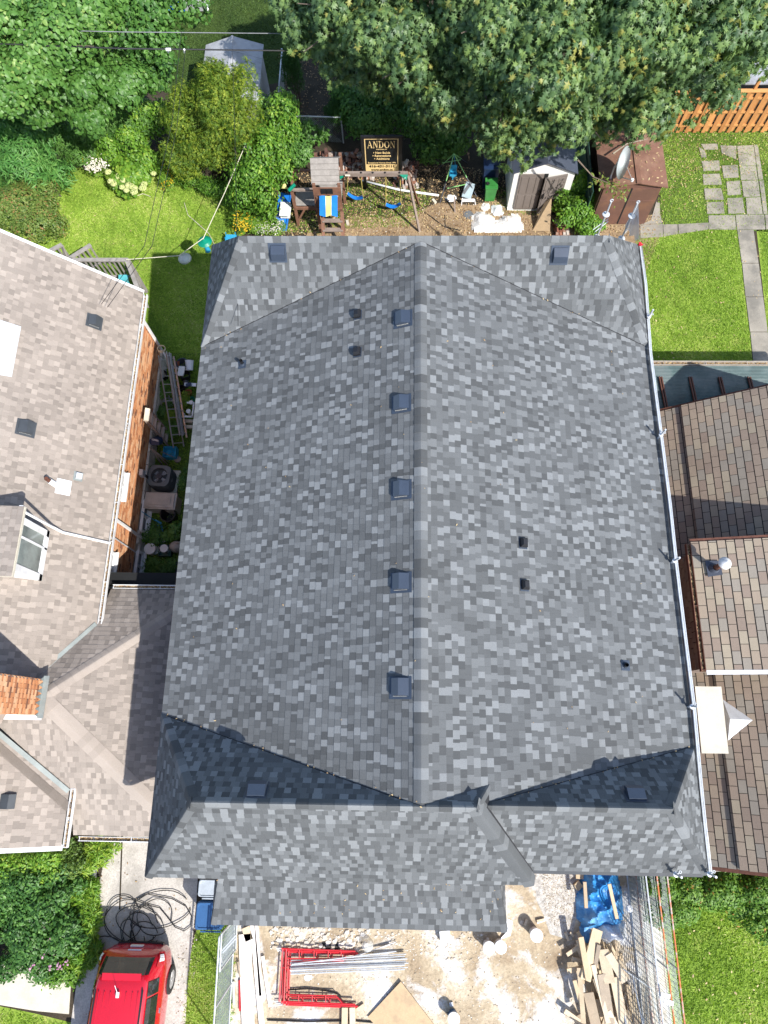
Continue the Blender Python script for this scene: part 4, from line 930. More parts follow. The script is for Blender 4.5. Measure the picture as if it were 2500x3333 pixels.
# linden group top left
ln = [lobe(60, 30, 5.9, 2.2, 2.0, 1.7), lobe(190, 110, 5.9, 2.1, 1.9, 1.6), lobe(70, 250, 5.2, 1.7, 1.6, 1.4), lobe(260, 30, 5.6, 1.3, 1.3, 1.3), lobe(-60, 150, 5.8, 2.1, 2.0, 1.6)]
tree('linden_tree', 'tall linden with big bright heart-shaped leaves in the top left corner', 'tree', A(60, 420, 0), ln, 6500, 6, 'heart', .145, 'linden', .2, seed=5, spread=.22, droop=.6, upw=.6, jag=.26, tmean=.62)
l2 = [lobe(240, 290, 4.2, 1.5, 1.2, 1.1), lobe(370, 250, 4.0, 1.25, 1.0, .9), lobe(150, 320, 4.0, 1.4, 1.0, 1.0), lobe(480, 240, 3.6, .8, .7, .7), lobe(280, 370, 3.6, .75, .7, .8)]
tree('linden_tree', 'lower spreading linden in front of the taller one, its trunk bare below the wires', 'tree', A(400, 370, 0), l2, 4200, 6, 'heart', .14, 'linden', .13, seed=8, spread=.2, droop=.6, upw=.6, jag=.3, tmean=.48)
l3 = [lobe(420, 70, 5.0, 1.3, 1.2, 1.1), lobe(500, 170, 4.2, 1.0, 1.0, .9), lobe(560, -10, 5.2, 1.2, 1.0, 1.0), lobe(450, -60, 5.4, 1.5, 1.0, 1.1)]
tree('young_tree', 'thin pale-barked tree with dark shaded leaves at the top edge of the photo', 'tree', A(505, 150, 0), l3, 1800, 6, 'heart', .13, 'darkleaf', .09, bark='barkpale', seed=9, spread=.22, droop=.6, tmean=.6, jag=.35)
# juniper
jn = [lobe(680, 480, 1.6, 1.35, 1.1, 1.5), lobe(640, 400, 2.6, 1.1, 1.0, 1.4), lobe(760, 430, 2.4, 1.1, 1.0, 1.4), lobe(690, 330, 3.6, .9, .85, 1.2), lobe(600, 520, 1.2, .8, .8, 1.2), lobe(780, 300, 3.4, .65, .7, .9), lobe(800, 500, 1.4, .9, .8, 1.2), lobe(700, 265, 4.2, .5, .5, .8)]
tree('juniper_tree', 'yellow-green juniper with feathery tiers growing in front of the grey shed', 'tree', A(700, 560, 0), jn, 5200, 6, 'frond', .17, 'cedar', .14, seed=11, spread=.14, droop=.1, upw=.9, outw=.5, jag=.45, tmean=.55, shell=.55, tvar=.3, sub=10, subr=.36)
# left side shrubs
shrub('sumac_shrub', 'feathery long-leaved shrub at the left edge below the lindens', 'shrub', [lobe(70, 510, 1.6, 1.5, 1.3, 1.5), lobe(150, 570, 1.0, 1.0, .9, 1.0), lobe(0, 430, 1.8, 1.2, 1.0, 1.5), lobe(110, 440, 1.3, 1.0, .9, 1.3)], 1700, 8, 'lance', .26, 'fern', spread=.16, droop=.5, jag=.3)
shrub('hedge_bush', 'rounded olive-green clipped bush with reddish tips beside the left house roof', 'bush', [lobe(60, 690, 1.2, 1.7, 1.4, 1.2), lobe(150, 720, .9, .9, .9, .9), lobe(-60, 640, 1.2, 1.4, 1.3, 1.2), lobe(120, 640, .8, .8, .7, .8)], 4200, 6, 'oval', .075, 'hedge', spread=.09, droop=.2, jag=.2, shell=.8, tvar=.35)
shrub('yellow_shrub', 'small golden-leaved shrub cut by the left edge below the tall linden', 'shrub', [lobe(10, 300, 2.0, .7, .8, 1.0)], 350, 6, 'oval', .12, 'brightleaf', tmean=.95)
shrub('tall_weeds', 'leafy green thicket behind the white phlox at the top of left lawn', 'shrub', [lobe(330, 440, 1.2, 1.1, .8, 1.2), lobe(240, 500, .8, .9, .6, .8), lobe(430, 430, 1.2, 1.0, .8, 1.2), lobe(180, 420, 1.2, .9, .7, 1.2)], 2000, 6, 'lance', .17, 'darkleaf', tmean=.85, spread=.15, droop=.4, jag=.3)
shrub('lilac_bush', 'bright leafy bush between the thicket and the juniper', 'shrub', [lobe(420, 470, .9, 1.0, .8, 1.0), lobe(490, 400, 1.3, .7, .7, 1.1), lobe(470, 530, .7, .6, .6, .7)], 1300, 6, 'oval', .13, 'brightleaf', tmean=.35, spread=.14, droop=.4, jag=.3)
hy = shrub('hydrangea', 'hydrangea with round pale yellow-green flower heads at the lawn edge', 'hydrangea', [lobe(420, 560, .5, .85, .7, .55), lobe(400, 600, .35, .6, .5, .4), lobe(460, 540, .5, .7, .6, .5)], 800, 5, 'heart', .14, 'brightleaf', tmean=.45, spread=.12, droop=.3)
for x, y, s in ((480, 492, .15), (352, 560, .12), (425, 550, .13), (388, 574, .14), (402, 587, .11), (360, 590, .12), (370, 598, .12), (418, 603, .13), (428, 607, .12), (398, 610, .10), (437, 625, .14), (465, 612, .14), (470, 600, .12), (440, 612, .1), (412, 620, .1), (500, 565, .1)):
    p = A(x, y, .75); d = unit(rng.normal(size=(150, 3))); d[:, 2] = np.abs(d[:, 2]); C = np.array(p) + d * np.array([s, s, s * .55]); leaf_mesh('flower_head', C, unit(rng.normal(size=(150, 3))), d, np.full(150, .045), 'petal', M['petalcream'], rng.random(150), hy)
def flowers(name, label, cat, px0, px1, z, n, m, size, leafm='brightleaf', lobes=None, clus=.05, per=5, green=700, lf='lance', ls=.14, group=None, tm=.5):
    t = shrub(name, label, cat, lobes, green, 5, lf, ls, leafm, group, tmean=tm, droop=.3, spread=.1)
    cs = [np.array(A(random.uniform(px0[0], px1[0]), random.uniform(px0[1], px1[1]), z + random.uniform(-.12, .12))) for _ in range(n)]
    C = np.concatenate([c + rng.normal(size=(per, 3)) * clus * np.array([1, 1, .4]) for c in cs]); k = len(C)
    leaf_mesh('flowers', C, unit(rng.normal(size=(k, 3)) * np.array([1, 1, .2])), np.tile([0, 0, 1.], (k, 1)) + rng.normal(size=(k, 3)) * .3, rng.uniform(.7, 1.2, k) * size, 'petal', M[m], rng.random(k), t); return t
flowers('white_phlox', 'clump of white phlox blossoms beside the hydrangea', 'flowers', (285, 505), (345, 555), .8, 55, 'petalwhite', .06, lobes=[lobe(315, 530, .45, .5, .45, .45)], green=260)
flowers('goldenrod', 'small goldenrod with yellow plumes in front of the juniper', 'flowers', (530, 530), (562, 615), .7, 18, 'petalyellow', .05, lobes=[lobe(545, 575, .4, .3, .5, .4)], green=200, clus=.06)
flowers('goldenrod', 'yellow goldenrod by the back wall corner near the play tower', 'flowers', (765, 690), (825, 750), .8, 30, 'petalyellow', .055, lobes=[lobe(800, 730, .4, .6, .5, .4)], green=380, clus=.07)
flowers('yellow_coneflower', 'few yellow blooms at the left of white phlox', 'flowers', (262, 490), (282, 520), .8, 8, 'petalyellow', .06, lobes=[lobe(255, 510, .4, .4, .4, .4)], green=220)
flowers('white_asters', 'loose white asters against the roof edge left of the play tower', 'flowers', (830, 700), (915, 755), .6, 60, 'petalwhite', .035, lobes=[lobe(870, 735, .35, .6, .45, .35)], green=400, clus=.08)
# vine mass right of the clothesline pole
shrub('vine_shrub', 'yellow-green vine-covered shrub right of the leaning clothesline pole', 'shrub', [lobe(840, 620, 1.4, .9, .9, 1.3), lobe(880, 540, 1.9, .8, .8, 1.3), lobe(800, 580, 1.0, .5, .6, 1.0), lobe(905, 440, 1.8, .7, .8, 1.3), lobe(860, 690, .7, .6, .5, .7), lobe(920, 370, 1.6, .6, .6, 1.0)], 2600, 6, 'oval', .12, 'brightleaf', tmean=.22, spread=.16, droop=.5, jag=.5, tvar=.3)
shrub('wild_shrubs', 'darker leafy shrubs filling between the juniper, the vines and the chain-link rail', 'shrub', [lobe(860, 400, .8, .7, .8, 1.0), lobe(830, 480, .7, .6, .7, .9), lobe(960, 520, .5, .6, .5, .6), lobe(940, 440, .7, .6, .5, .8), lobe(800, 620, .5, .6, .5, .5)], 1500, 6, 'oval', .12, 'darkleaf', tmean=.75, spread=.15, jag=.45)
shrub('low_plants', 'low green perennials along the lawn edge below the juniper', 'plants', [lobe(540, 530, .35, .5, .35, .4), lobe(620, 590, .3, .7, .35, .35), lobe(710, 620, .35, .6, .35, .4), lobe(780, 650, .35, .5, .5, .45)], 1100, 6, 'lance', .16, 'brightleaf', tmean=.2, spread=.14, jag=.4)
for k, (x, y, h_, lab) in enumerate(((960, 250, 2.6, 'dark column-shaped arborvitae by the chain-link rail, the farther of two'), (1092, 385, 1.6, 'dark column-shaped arborvitae just behind the brick pile, the smaller of two'), (930, 345, 1.0, 'low rounded arborvitae at the end of the chain-link rail'))):
    shrub('arborvitae', lab, 'arborvitae', [lobe(x, y, h_ * .5, .45, .45, h_ * .55)], 700, 7, 'frond', .10, 'arbor', 'arborvitae near the chain-link fence', spread=.08, droop=-.3, shell=.8)
shrub('wild_shrubs', 'dark broadleaf shrubs growing behind the black builder sign', 'shrub', [lobe(1180, 395, .8, 1.0, .6, .9), lobe(1300, 380, 1.0, 1.2, .8, 1.1), lobe(1400, 430, 1.2, .9, .8, 1.2), lobe(1150, 350, 1.0, .9, .8, 1.0), lobe(1480, 440, .9, .9, .8, 1.0), lobe(1010, 430, .6, .7, .6, .6), lobe(1400, 500, .5, .6, .6, .6), lobe(1330, 330, 1.2, 1.0, .8, 1.2)], 3600, 6, 'oval', .15, 'darkleaf', tmean=.7, spread=.16, droop=.5, jag=.3)
shrub('weed_shrub', 'leafy weeds between the white shed and the brown shed', 'shrub', [lobe(1880, 700, .6, .75, .6, .6), lobe(1900, 620, .7, .5, .6, .8), lobe(1830, 660, .5, .45, .5, .5), lobe(1920, 740, .4, .5, .35, .45)], 1500, 6, 'oval', .12, 'brightleaf', tmean=.25, spread=.12, droop=.4, jag=.3)
br_ = [lobe(2005, 612, 2.9, .30, .2, .2), lobe(1955, 590, 2.8, .25, .18, .2), lobe(2015, 632, 2.8, .2, .15, .2)]
tw = thing('maple_branch', 'drooping sprig of yellowish leaves hanging over the satellite dish', 'branch', tuple(A(1960, 590, 2.8))); b = MB(); b.tube([A(1880, 520, 3.6), A(1930, 575, 3.0), A(1990, 600, 2.9), A(2030, 625, 2.7)], [.03, .02, .012, .005], 5); b.build('twig', M['bark'], tw); foliage('leaves', br_, 34, 4, 'oval', .12, M['hedge'], tw, tmean=.75)
# garden bed at bottom left
shrub('flower_bed_shrub', 'leafy mixed shrub filling the garden bed below the left house', 'shrub', [lobe(60, 2870, .8, 1.2, .7, .8), lobe(170, 2900, .7, .9, .8, .7), lobe(120, 2990, .6, 1.0, .7, .6), lobe(-40, 2990, .7, 1.0, .9, .7), lobe(220, 3030, .5, .6, .6, .5)], 3000, 6, 'oval', .11, 'darkleaf', tmean=.5, spread=.15, droop=.4, jag=.6, tvar=.4, sub=10, subr=.34, shell=.5)
shrub('spirea_bush', 'yellow-green spirea in the upper left of the front garden bed', 'shrub', [lobe(40, 2820, 1.0, .8, .5, .7), lobe(130, 2810, .9, .6, .4, .6)], 900, 6, 'oval', .09, 'brightleaf', tmean=.5, jag=.3)
shrub('daylily_clump', 'light green strappy leaves spilling along the driveway edge', 'plants', [lobe(280, 2960, .25, .45, .6, .3), lobe(265, 3060, .25, .5, .5, .3), lobe(250, 2880, .3, .5, .5, .35)], 900, 8, 'lance', .24, 'brightleaf', tmean=.55, spread=.08, droop=.3, stems=2)
shrub('hosta_clump', 'bright leafy plants right under the front gutter beside the driveway', 'plants', [lobe(330, 2760, .3, .4, .35, .3), lobe(290, 2800, .3, .4, .4, .3)], 420, 7, 'lance', .2, 'brightleaf', tmean=.7, spread=.08, stems=2)
shrub('barberry_bush', 'greyish twiggy bush under the corner of the left house gutter', 'bush', [lobe(230, 2790, .6, .5, .4, .5)], 350, 5, 'oval', .08, 'hedge', tmean=.2, jag=.4)
cf = flowers('pink_coneflowers', 'pink coneflowers with drooping petals across the front garden bed', 'flowers', (60, 2930), (235, 3160), .75, 46, 'petalpink', .055, 'darkleaf', lobes=[lobe(140, 3060, .45, 1.0, .8, .45), lobe(60, 3120, .4, .7, .5, .4)], per=6, clus=.035, green=900, lf='oval', ls=.1, tm=.5)
shrub('creeping_plant', 'small bright patch of ground cover at the corner of walkway and driveway', 'plant', [lobe(195, 3170, .15, .6, .35, .2)], 300, 6, 'oval', .08, 'brightleaf', tmean=.3, stems=2)
# lower right hedges
shrub('evergreen_hedge', 'clipped evergreen bush touching the wire fence at lower right', 'hedge', [lobe(2190, 2920, .7, .85, .65, .7), lobe(2240, 2870, .7, .7, .6, .7), lobe(2150, 2870, .7, .5, .6, .7)], 3200, 6, 'oval', .085, 'box', spread=.09, jag=.2, shell=.8, tvar=.3)
shrub('evergreen_hedge', 'clipped evergreen bush at the right edge with shadow on the lawn', 'hedge', [lobe(2400, 2900, .8, .95, .75, .8), lobe(2490, 2960, .8, .8, .8, .8), lobe(2350, 2850, .8, .6, .5, .7), lobe(2540, 2880, .9, .9, .9, .9)], 3800, 6, 'oval', .085, 'box', spread=.09, jag=.2, shell=.8, tvar=.3)
flowers('rose_flowers', 'pink and white flowers between the two evergreen bushes', 'flowers', (2270, 2870), (2315, 2940), .45, 55, 'petalrose', .06, lobes=[lobe(2295, 2890, .25, .35, .5, .3)], green=260, clus=.05)
# alley plants
for k, (x, y, rx, ry, lf, s_, mm, tmn, lab, g_) in enumerate(((528, 1262, .3, .35, 'oval', .08, 'darkleaf', .9, 'leafy green plant under the ladder nearest the brick corner', 260), (530, 1345, .3, .4, 'oval', .08, 'darkleaf', .7, 'bushy green plant beside the stepladder top', 260),
        (600, 1305, .22, .25, 'lance', .12, 'brightleaf', .8, 'yellow-flowered weed growing through the ladders', 130), (560, 1350, .2, .25, 'lance', .12, 'brightleaf', .7, 'yellow tufted weed between the ladder rungs', 110), (560, 1400, .35, .35, 'lance', .14, 'darkleaf', .8, 'grassy weeds behind the stepladder feet', 150),
        (575, 1735, .35, .3, 'heart', .12, 'darkleaf', .9, 'large-leaved green plant below the black plastic bin', 150), (500, 1745, .4, .35, 'oval', .08, 'darkleaf', .7, 'low green weeds around the green hose', 180), (510, 1850, .55, .35, 'lance', .16, 'darkleaf', .8, 'grassy clump at the bottom of the side yard', 320), (505, 1530, .12, .15, 'oval', .09, 'darkleaf', .7, 'small climbing plant left of the air conditioner', 60), (600, 1560, .2, .5, 'oval', .07, 'darkleaf', .8, 'strip of weeds right of the air conditioner', 160))):
    shrub('weed', lab, 'plant', [lobe(x, y, .22, rx, ry, .25)], g_, 6, lf, s_, mm, 'weeds in the side yard', tmean=tmn, spread=.07, droop=.3, stems=3)
# ------------------------------------------------------------------ grass
def grass(name, poly, dens, size, tmean=.5, excl=(), z=.005, m='grass', wscale=1.0):
    P = np.array([(p[0], p[1]) for p in poly]); lo = P.min(0); hi = P.max(0); n = int((hi - lo).prod() * dens); Q = lo + rng.random((n, 2)) * (hi - lo); k = inpoly(Q, [tuple(p) for p in P])
    for e in excl: k &= ~inpoly(Q, [tuple(p[:2]) for p in e])
    Q = Q[k]; n = len(Q); pn = np.sin(Q[:, 0] * .9 + 2 * np.sin(Q[:, 1] * .7 + Q[:, 0] * .3)) * .16 + np.sin(Q[:, 0] * 1.7 + 1.3 * np.sin(Q[:, 1] * 1.1)) * np.cos(Q[:, 1] * 1.9 + np.sin(Q[:, 0] * .8)) * .12 + np.sin(Q[:, 0] * 6.1 + Q[:, 1] * 4.3) * .05
    C = np.concatenate([Q, np.full((n, 1), z)], 1); D = rng.normal(size=(n, 3)) * np.array([.75, .75, 0]); D[:, 2] = .34; N_ = rng.normal(size=(n, 3)); N_[:, 2] += .8
    return leaf_mesh(name, C, D, N_, rng.uniform(.5, 1.6, n) * size, 'blade', M[m], np.clip(tmean + pn + rng.normal(size=n) * .2, 0, 1), None, 'stuff')
grass('lawn_grass', [tuple(p) for p in gp((100, 560), (330, 540), (560, 560), (780, 620), (800, 760), (720, 800), (690, 1280), (560, 1280), (450, 1000), (130, 850))], 1500, .085, .5)
grass('lawn_grass', gp((2070, 765), (2200, 760), (2300, 742), (2398, 738), (2410, 850), (2427, 1000), (2440, 1100), (2452, 1250), (2060, 1250)), 1700, .075, .55)
grass('lawn_grass', gp((2150, 425), (2520, 425), (2520, 740), (2140, 735)), 900, .075, .45)
grass('lawn_grass', gp((2470, 750), (2560, 750), (2600, 1300), (2520, 1300)), 1300, .07, .5)
grass('lawn_grass', gp((2125, 2850), (2580, 2850), (2600, 3420), (2215, 3420), (2180, 3100)), 1500, .085, .5)
grass('lawn_grass', gp((668, 3000), (770, 3000), (752, 3420), (590, 3420), (618, 3150), (640, 3040)), 1700, .085, .5)
grass('lawn_grass', gp((-20, 3290), (60, 3292), (150, 3320), (235, 3345), (225, 3420), (-40, 3420)), 1500, .08, .5)
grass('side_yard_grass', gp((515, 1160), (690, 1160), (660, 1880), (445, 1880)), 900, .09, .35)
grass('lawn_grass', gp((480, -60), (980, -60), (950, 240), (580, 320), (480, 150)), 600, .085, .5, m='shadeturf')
grass('back_yard_grass', gp((1060, 600), (1330, 590), (1420, 640), (1330, 740), (1080, 745)), 650, .08, .3)
grass('back_yard_grass', gp((1560, 620), (1700, 600), (1760, 700), (1640, 700)), 350, .08, .3)
grass('back_yard_grass', gp((910, 650), (1060, 700), (1060, 760), (850, 760)), 500, .09, .5)
# leaf litter, loose stones
def litter(name, poly, dens, size, tones, m='litter', z=.02):
    P = np.array([(p[0], p[1]) for p in poly]); lo = P.min(0); hi = P.max(0); n = int((hi - lo).prod() * dens); Q = lo + rng.random((n, 2)) * (hi - lo); Q = Q[inpoly(Q, [tuple(p) for p in P])]; n = len(Q)
    C = np.concatenate([Q, z + rng.random((n, 1)) * .02], 1); D = rng.normal(size=(n, 3)); D[:, 2] *= .3; N_ = rng.normal(size=(n, 3)) * .4; N_[:, 2] += 1
    leaf_mesh(name, C, D, N_, rng.uniform(.5, 1.3, n) * size, 'oval', M[m], rng.uniform(tones[0], tones[1], n), None, 'stuff')
litter('leaf_litter', gp((900, 560), (1300, 520), (1640, 560), (1700, 640), (2150, 700), (2130, 770), (850, 770)), 200, .07, (.2, .95))
litter('leaf_litter', gp((900, 150), (1250, 200), (1250, 400), (930, 420)), 60, .07, (.1, .7))
litter('leaf_litter', gp((2140, 430), (2520, 430), (2480, 560), (2160, 620)), 70, .06, (.4, 1))
litter('leaf_litter', gp((2080, 560), (2520, 560), (2500, 1180), (2080, 1180)), 6, .07, (.6, 1))
litter('leaf_litter', gp((2150, 2900), (2520, 2900), (2520, 3380), (2230, 3380)), 5, .08, (.75, 1), z=.06)
litter('leaf_litter', gp((300, 2760), (640, 2760), (600, 3400), (240, 3400)), 7, .05, (.2, .8), z=.03)
litter('leaf_litter', gp((2150, 440), (2460, 440), (2330, 740), (2150, 700)), 25, .05, (.2, .8))
litter('leaf_litter', gp((100, 560), (760, 600), (690, 1100), (460, 950)), 3, .05, (.3, 1), z=.06)
def stones(name, poly, n, s0, s1, tones=(0, 1), zs=.5, m='rock', z0=.01):
    b = MB(); P = [tuple(p[:2]) for p in poly]; xs_ = [p[0] for p in P]; ys_ = [p[1] for p in P]; c = 0
    while c < n:
        x = random.uniform(min(xs_), max(xs_)); y = random.uniform(min(ys_), max(ys_))
        if not inpoly(np.array([[x, y]]), P)[0]: continue
        c += 1; s = s0 + (s1 - s0) * random.random() ** 3; a = random.random() * 6.28; k = random.choice((4, 5, 6)); t = random.uniform(*tones); h = s * zs * random.uniform(.5, 1)
        base = [V(x + s * math.cos(a + 6.28 * i / k) * random.uniform(.7, 1), y + s * math.sin(a + 6.28 * i / k) * random.uniform(.6, 1), z0) for i in range(k)]
        top = [p.lerp(V(x, y, z0), .35) + V(0, 0, h) for p in base]; b.poly(top, tone=t)
        for i in range(k): b.poly([base[i], base[(i + 1) % k], top[(i + 1) % k], top[i]], tone=t)
    o = b.build(name, M[m], None, tone=True); o['kind'] = 'stuff'; return o
stones('rubble', gp((880, 3020), (1200, 3020), (1190, 3110), (880, 3090)), 420, .02, .12, (.5, 1))
stones('rubble', gp((1180, 3030), (1600, 3040), (1560, 3140), (1340, 3110)), 300, .012, .06, (.5, 1))
stones('pebbles', gp((880, 3000), (1860, 3000), (1960, 3400), (860, 3400)), 2600, .006, .035, (.1, 1))
stones('gravel_stones', gp((1745, 2800), (1895, 2800), (1880, 2960), (1855, 3050), (1780, 2990)), 2200, .010, .03, (.3, 1), z0=.018)
stones('pebbles', gp((900, 640), (1700, 640), (1700, 760), (900, 760)), 500, .01, .04, (.3, 1))
stones('pebbles', gp((600, 2900), (660, 2960), (640, 3150), (600, 3300), (570, 3300)), 200, .01, .03, (.2, .8), z0=.02)
# ================================================================== objects behind the house
def leg(b, a, c, w_=.09, mi=0): b.beam(a, c, w_, w_, mi)
def part(name, m, parent, *beams, label=None):
    for q in beams:
        b = MB(); b.beam(*q); o = b.build(name, M[m] if isinstance(m, str) else m, parent)
        if label: o['label'] = label
    return o
# grey vinyl shed at the back
S = thing('storage_shed', 'pale grey vinyl shed with low gable roof half hidden by the juniper', 'shed', tuple(A(765, 300, 0)))
a0, a1, a2 = A(669, 142, 2.1), A(757, 122, 2.35), A(853, 140, 2.1); yS = A(760, 345, 2.0).y; x0s, xm, x1s = a0.x, a1.x, a2.x; yN = a0.y
for (xa, za, xb, zb) in ((x0s, 2.05, xm, 2.4), (xm, 2.4, x1s + .05, 2.05)):
    n_ = 4
    for i in range(n_):
        ya = yN + (yS - yN) * i / n_; yb = yN + (yS - yN) * (i + 1) / n_ + .012
        b = MB(); b.solid([V(xa, ya, za), V(xa, yb, za), V(xb, yb, zb), V(xb, ya, zb)][::-1] if False else [V(xa, yb, za), V(xb, yb, zb), V(xb, ya, zb), V(xa, ya, za)], (0, 0, -.03)); b.build('roof_panel', M['vinyl'], S)
b = MB(); b.box(((x0s + x1s) / 2, (yN + yS) / 2, 1.0), (x1s - x0s - .1, abs(yN - yS) - .15, 2.06)); b.build('wall', M['vinyl'], S)
part('ridge_trim', 'vinyl', S, (V(xm, yN, 2.41), V(xm, yS, 2.41), .08, .03))
# things at the very top edge
T = thing('play_tent', 'blue and white tarp-covered play tent cut by the top edge', 'tent', tuple(A(545, 20, 0)))
b = MB(); b.solid([A(505, 38, .1), A(600, 30, .1), A(590, -60, .7), A(500, -60, .7)], (0, 0, -.1)); b.build('blue_side', M['swingblue'], T)
b = MB(); b.solid([A(503, 42, .2), A(520, 30, .5), A(516, -50, .8), A(498, -50, .6)], (0, 0, -.1)); b.build('white_edge', M['white_plastic'], T)
b = MB(); b.solid([A(408, 16, .1), A(440, 12, .1), A(440, -50, .6), A(400, -50, .6)], (0, 0, -.1)); one('slide', b, M['redpaint'], 'red plastic piece glimpsed under the leaves at the top edge', 'toy')
b = MB(); b.box(A(635, -20, .5), (1.0, .8, .9)); one_ = one('garden_box', b, M['vinyl'], 'grey board box cut by the top edge beside a white post', 'box')
b = MB(); b.beam(A(675, 30, 0), A(675, 30, 1.7), .09, .09, up=(0, 1, 0)); b.beam(A(675, 30, 1.7), A(668, -30, 1.7), .06, .06); one('white_post', b, M['white'], 'white post at the top edge left of the grey shed', 'post')
# chain-link rails
CF = thing('chain_link_fence', 'chain-link fence with pale top rail right of the grey shed', 'fence', tuple(A(900, 376, 0)))
pA_, pB_, pC_ = A(918, 165, 1.2), A(900, 376, 1.2), A(1110, 382, 1.2)
b = MB(); b.tube([pA_, pB_], .03, 8); b.build('rail', M['galv'], CF); b = MB(); b.tube([pB_ + V(.02, 0, 0), pC_], .025, 8); b.build('rail', M['galv'], CF)
for p in (pA_, pB_, pC_): b = MB(); b.tube([V(p.x, p.y, 0), p + V(0, 0, .08)], .03, 8); b.build('post', M['galv'], CF)
b = MB()
for q0, q1 in ((pA_, pB_), (pB_, pC_)):
    L = (q1 - q0).length; n_ = int(L / .07)
    for i in range(n_):
        t0 = i / n_; t1 = min(1, t0 + 1.15 / L); s0 = q0.lerp(q1, t0); s1 = q0.lerp(q1, t1); h1 = 1.15 * (t1 - t0) / (1.15 / L)
        b.beam(V(s0.x, s0.y, .03), V(s1.x, s1.y, .03 + h1), .005, .005); b.beam(V(s1.x, s1.y, .03), V(s0.x, s0.y, .03 + h1), .005, .005)
o = b.build('wire_mesh', M['wire'], CF); o['kind'] = 'stuff'
# overhead cables
def cable(name, pts, r, label, m='cable'):
    P = []
    for i in range(len(pts) - 1):
        for k in range(8):
            t = k / 8; p = pts[i].lerp(pts[i + 1], t); P.append(p)
    P.append(pts[-1]); b = MB(); b.tube(P, r, 6); return one(name, b, M[m], label, 'cable')
cable('utility_cable', [A(-200, 135, 6.6), A(400, 158, 6.0), A(1000, 166, 4.9), A(1500, 168, 4.4)], .022, 'thick black overhead cable, the nearer of the two running across the top left')
cable('utility_cable', [A(-200, 90, 6.8), A(400, 104, 6.1), A(1000, 110, 5.0), A(1500, 112, 4.4)], .013, 'thin grey overhead cable, the farther of the two running across the top left', 'wirecable')
b = MB()
for x in (548, 600): b.tube([A(x, 161, 5.85), A(x, 170, 5.7)], .03, 6)
b.box(A(548, 161, 5.9), (.15, .06, .06)); one('cable_clamp', b, M['white'], 'small white clamp on the nearer overhead cable', 'clamp')
cable('service_wire', [A(590, 105, 5.9), A(560, 400, 5.8), A(505, 640, 7.0), A(470, 800, 6.3), A(330, 990, 4.6)], .008, 'thin dark service wire crossing the left lawn toward the left house, the left one')
cable('service_wire', [A(604, 163, 5.8), A(575, 420, 5.8), A(530, 640, 7.0), A(495, 800, 6.3), A(350, 1000, 4.6)], .008, 'thin dark service wire crossing the left lawn, just right of its twin')
cable('service_wire', [A(757, 165, 5.4), A(765, 450, 6.0), A(770, 700, 6.6), A(775, 1060, 6.8)], .007, 'thin black wire dropping past the juniper to the new roof')
# clothesline
CP = thing('clothesline_pole', 'weathered leaning clothesline pole in the vines by the play tower', 'pole', tuple(A(880, 640, 0)))
part('pole', 'greywood', CP, (A(797, 478, 2.6), A(847, 562, 1.5), .10, .10), (A(847, 562, 1.5), A(880, 640, 0), .10, .10)); part('metal_strap', 'rust', CP, (A(812, 486, 2.62), A(846, 548, 1.7), .03, .03))
top = A(797, 476, 2.62); d1 = A(662, 775, 2.15); d2 = A(583, 832, 2.1); d3 = A(410, 845, 2.0)
def rope(pts, r, label, name='rope'):
    b = MB(); b.tube(pts, r, 5); return one(name, b, M['rope'], label, 'rope')
rope([top, top.lerp(d1, .5) - V(0, 0, .05), d1, d2, d3], .014, 'pale clothesline running from the leaning pole to the deck rail')
rope([A(600, 660, .05), A(612, 700, .05), A(680, 760, .05), A(700, 800, .05)], .012, 'loose rope lying on the lawn below the hydrangea')
rope([A(415, 650, .06), A(418, 628, .06), A(440, 640, .06), A(465, 630, .06), A(490, 640, .06)], .012, 'short curled string on the grass touching the hydrangea')
BF = thing('bird_feeder', 'bird feeder with green dome baffle hanging on the clothesline', 'bird feeder', tuple(d1)); b = MB(); b.lathe(d1 + V(0, 0, -.18), [(.25, 0), (.17, .06), (.05, .10), (0, .11)], 24); b.build('baffle', M['teal_pl'], BF)
b = MB(); b.lathe(A(674, 808, 1.6), [(.02, -.15), (.10, -.13), (.07, .1), (.10, .14), (0, .15)], 14); b.build('feeder_tube', M['sky'], BF); b = MB(); b.tube([d1, d1 - V(0, 0, .5)], .008, 5); b.build('hook', M['galv'], BF)
BG = thing('bird_feeder', 'bird feeder with clear dome baffle hanging left of the green one', 'bird feeder', tuple(d2)); b = MB(); b.lathe(A(602, 842, 1.95), [(.235, 0), (.21, .06), (.12, .11), (0, .13)], 24); b.build('baffle', M['clear'], BG, smooth=True); b = MB(); b.lathe(A(590, 838, 1.8), [(.05, -.15), (.05, .1), (0, .12)], 10); b.tube([d2, d2 - V(0, 0, .3)], .008, 5); b.build('feeder_tube', M['rope'], BG)
b = MB(); b.box(A(752, 775, .35), (.42, .3, .03)); 
for dx, dy in ((-.18, -.12), (.18, -.12), (.18, .12), (-.18, .12)): b.box(A(752, 775, .17) + V(dx, dy, 0), (.03, .03, .34))
one('small_table', b, M['sky'], 'light blue plastic table peeking out left of the new roof corner', 'table')
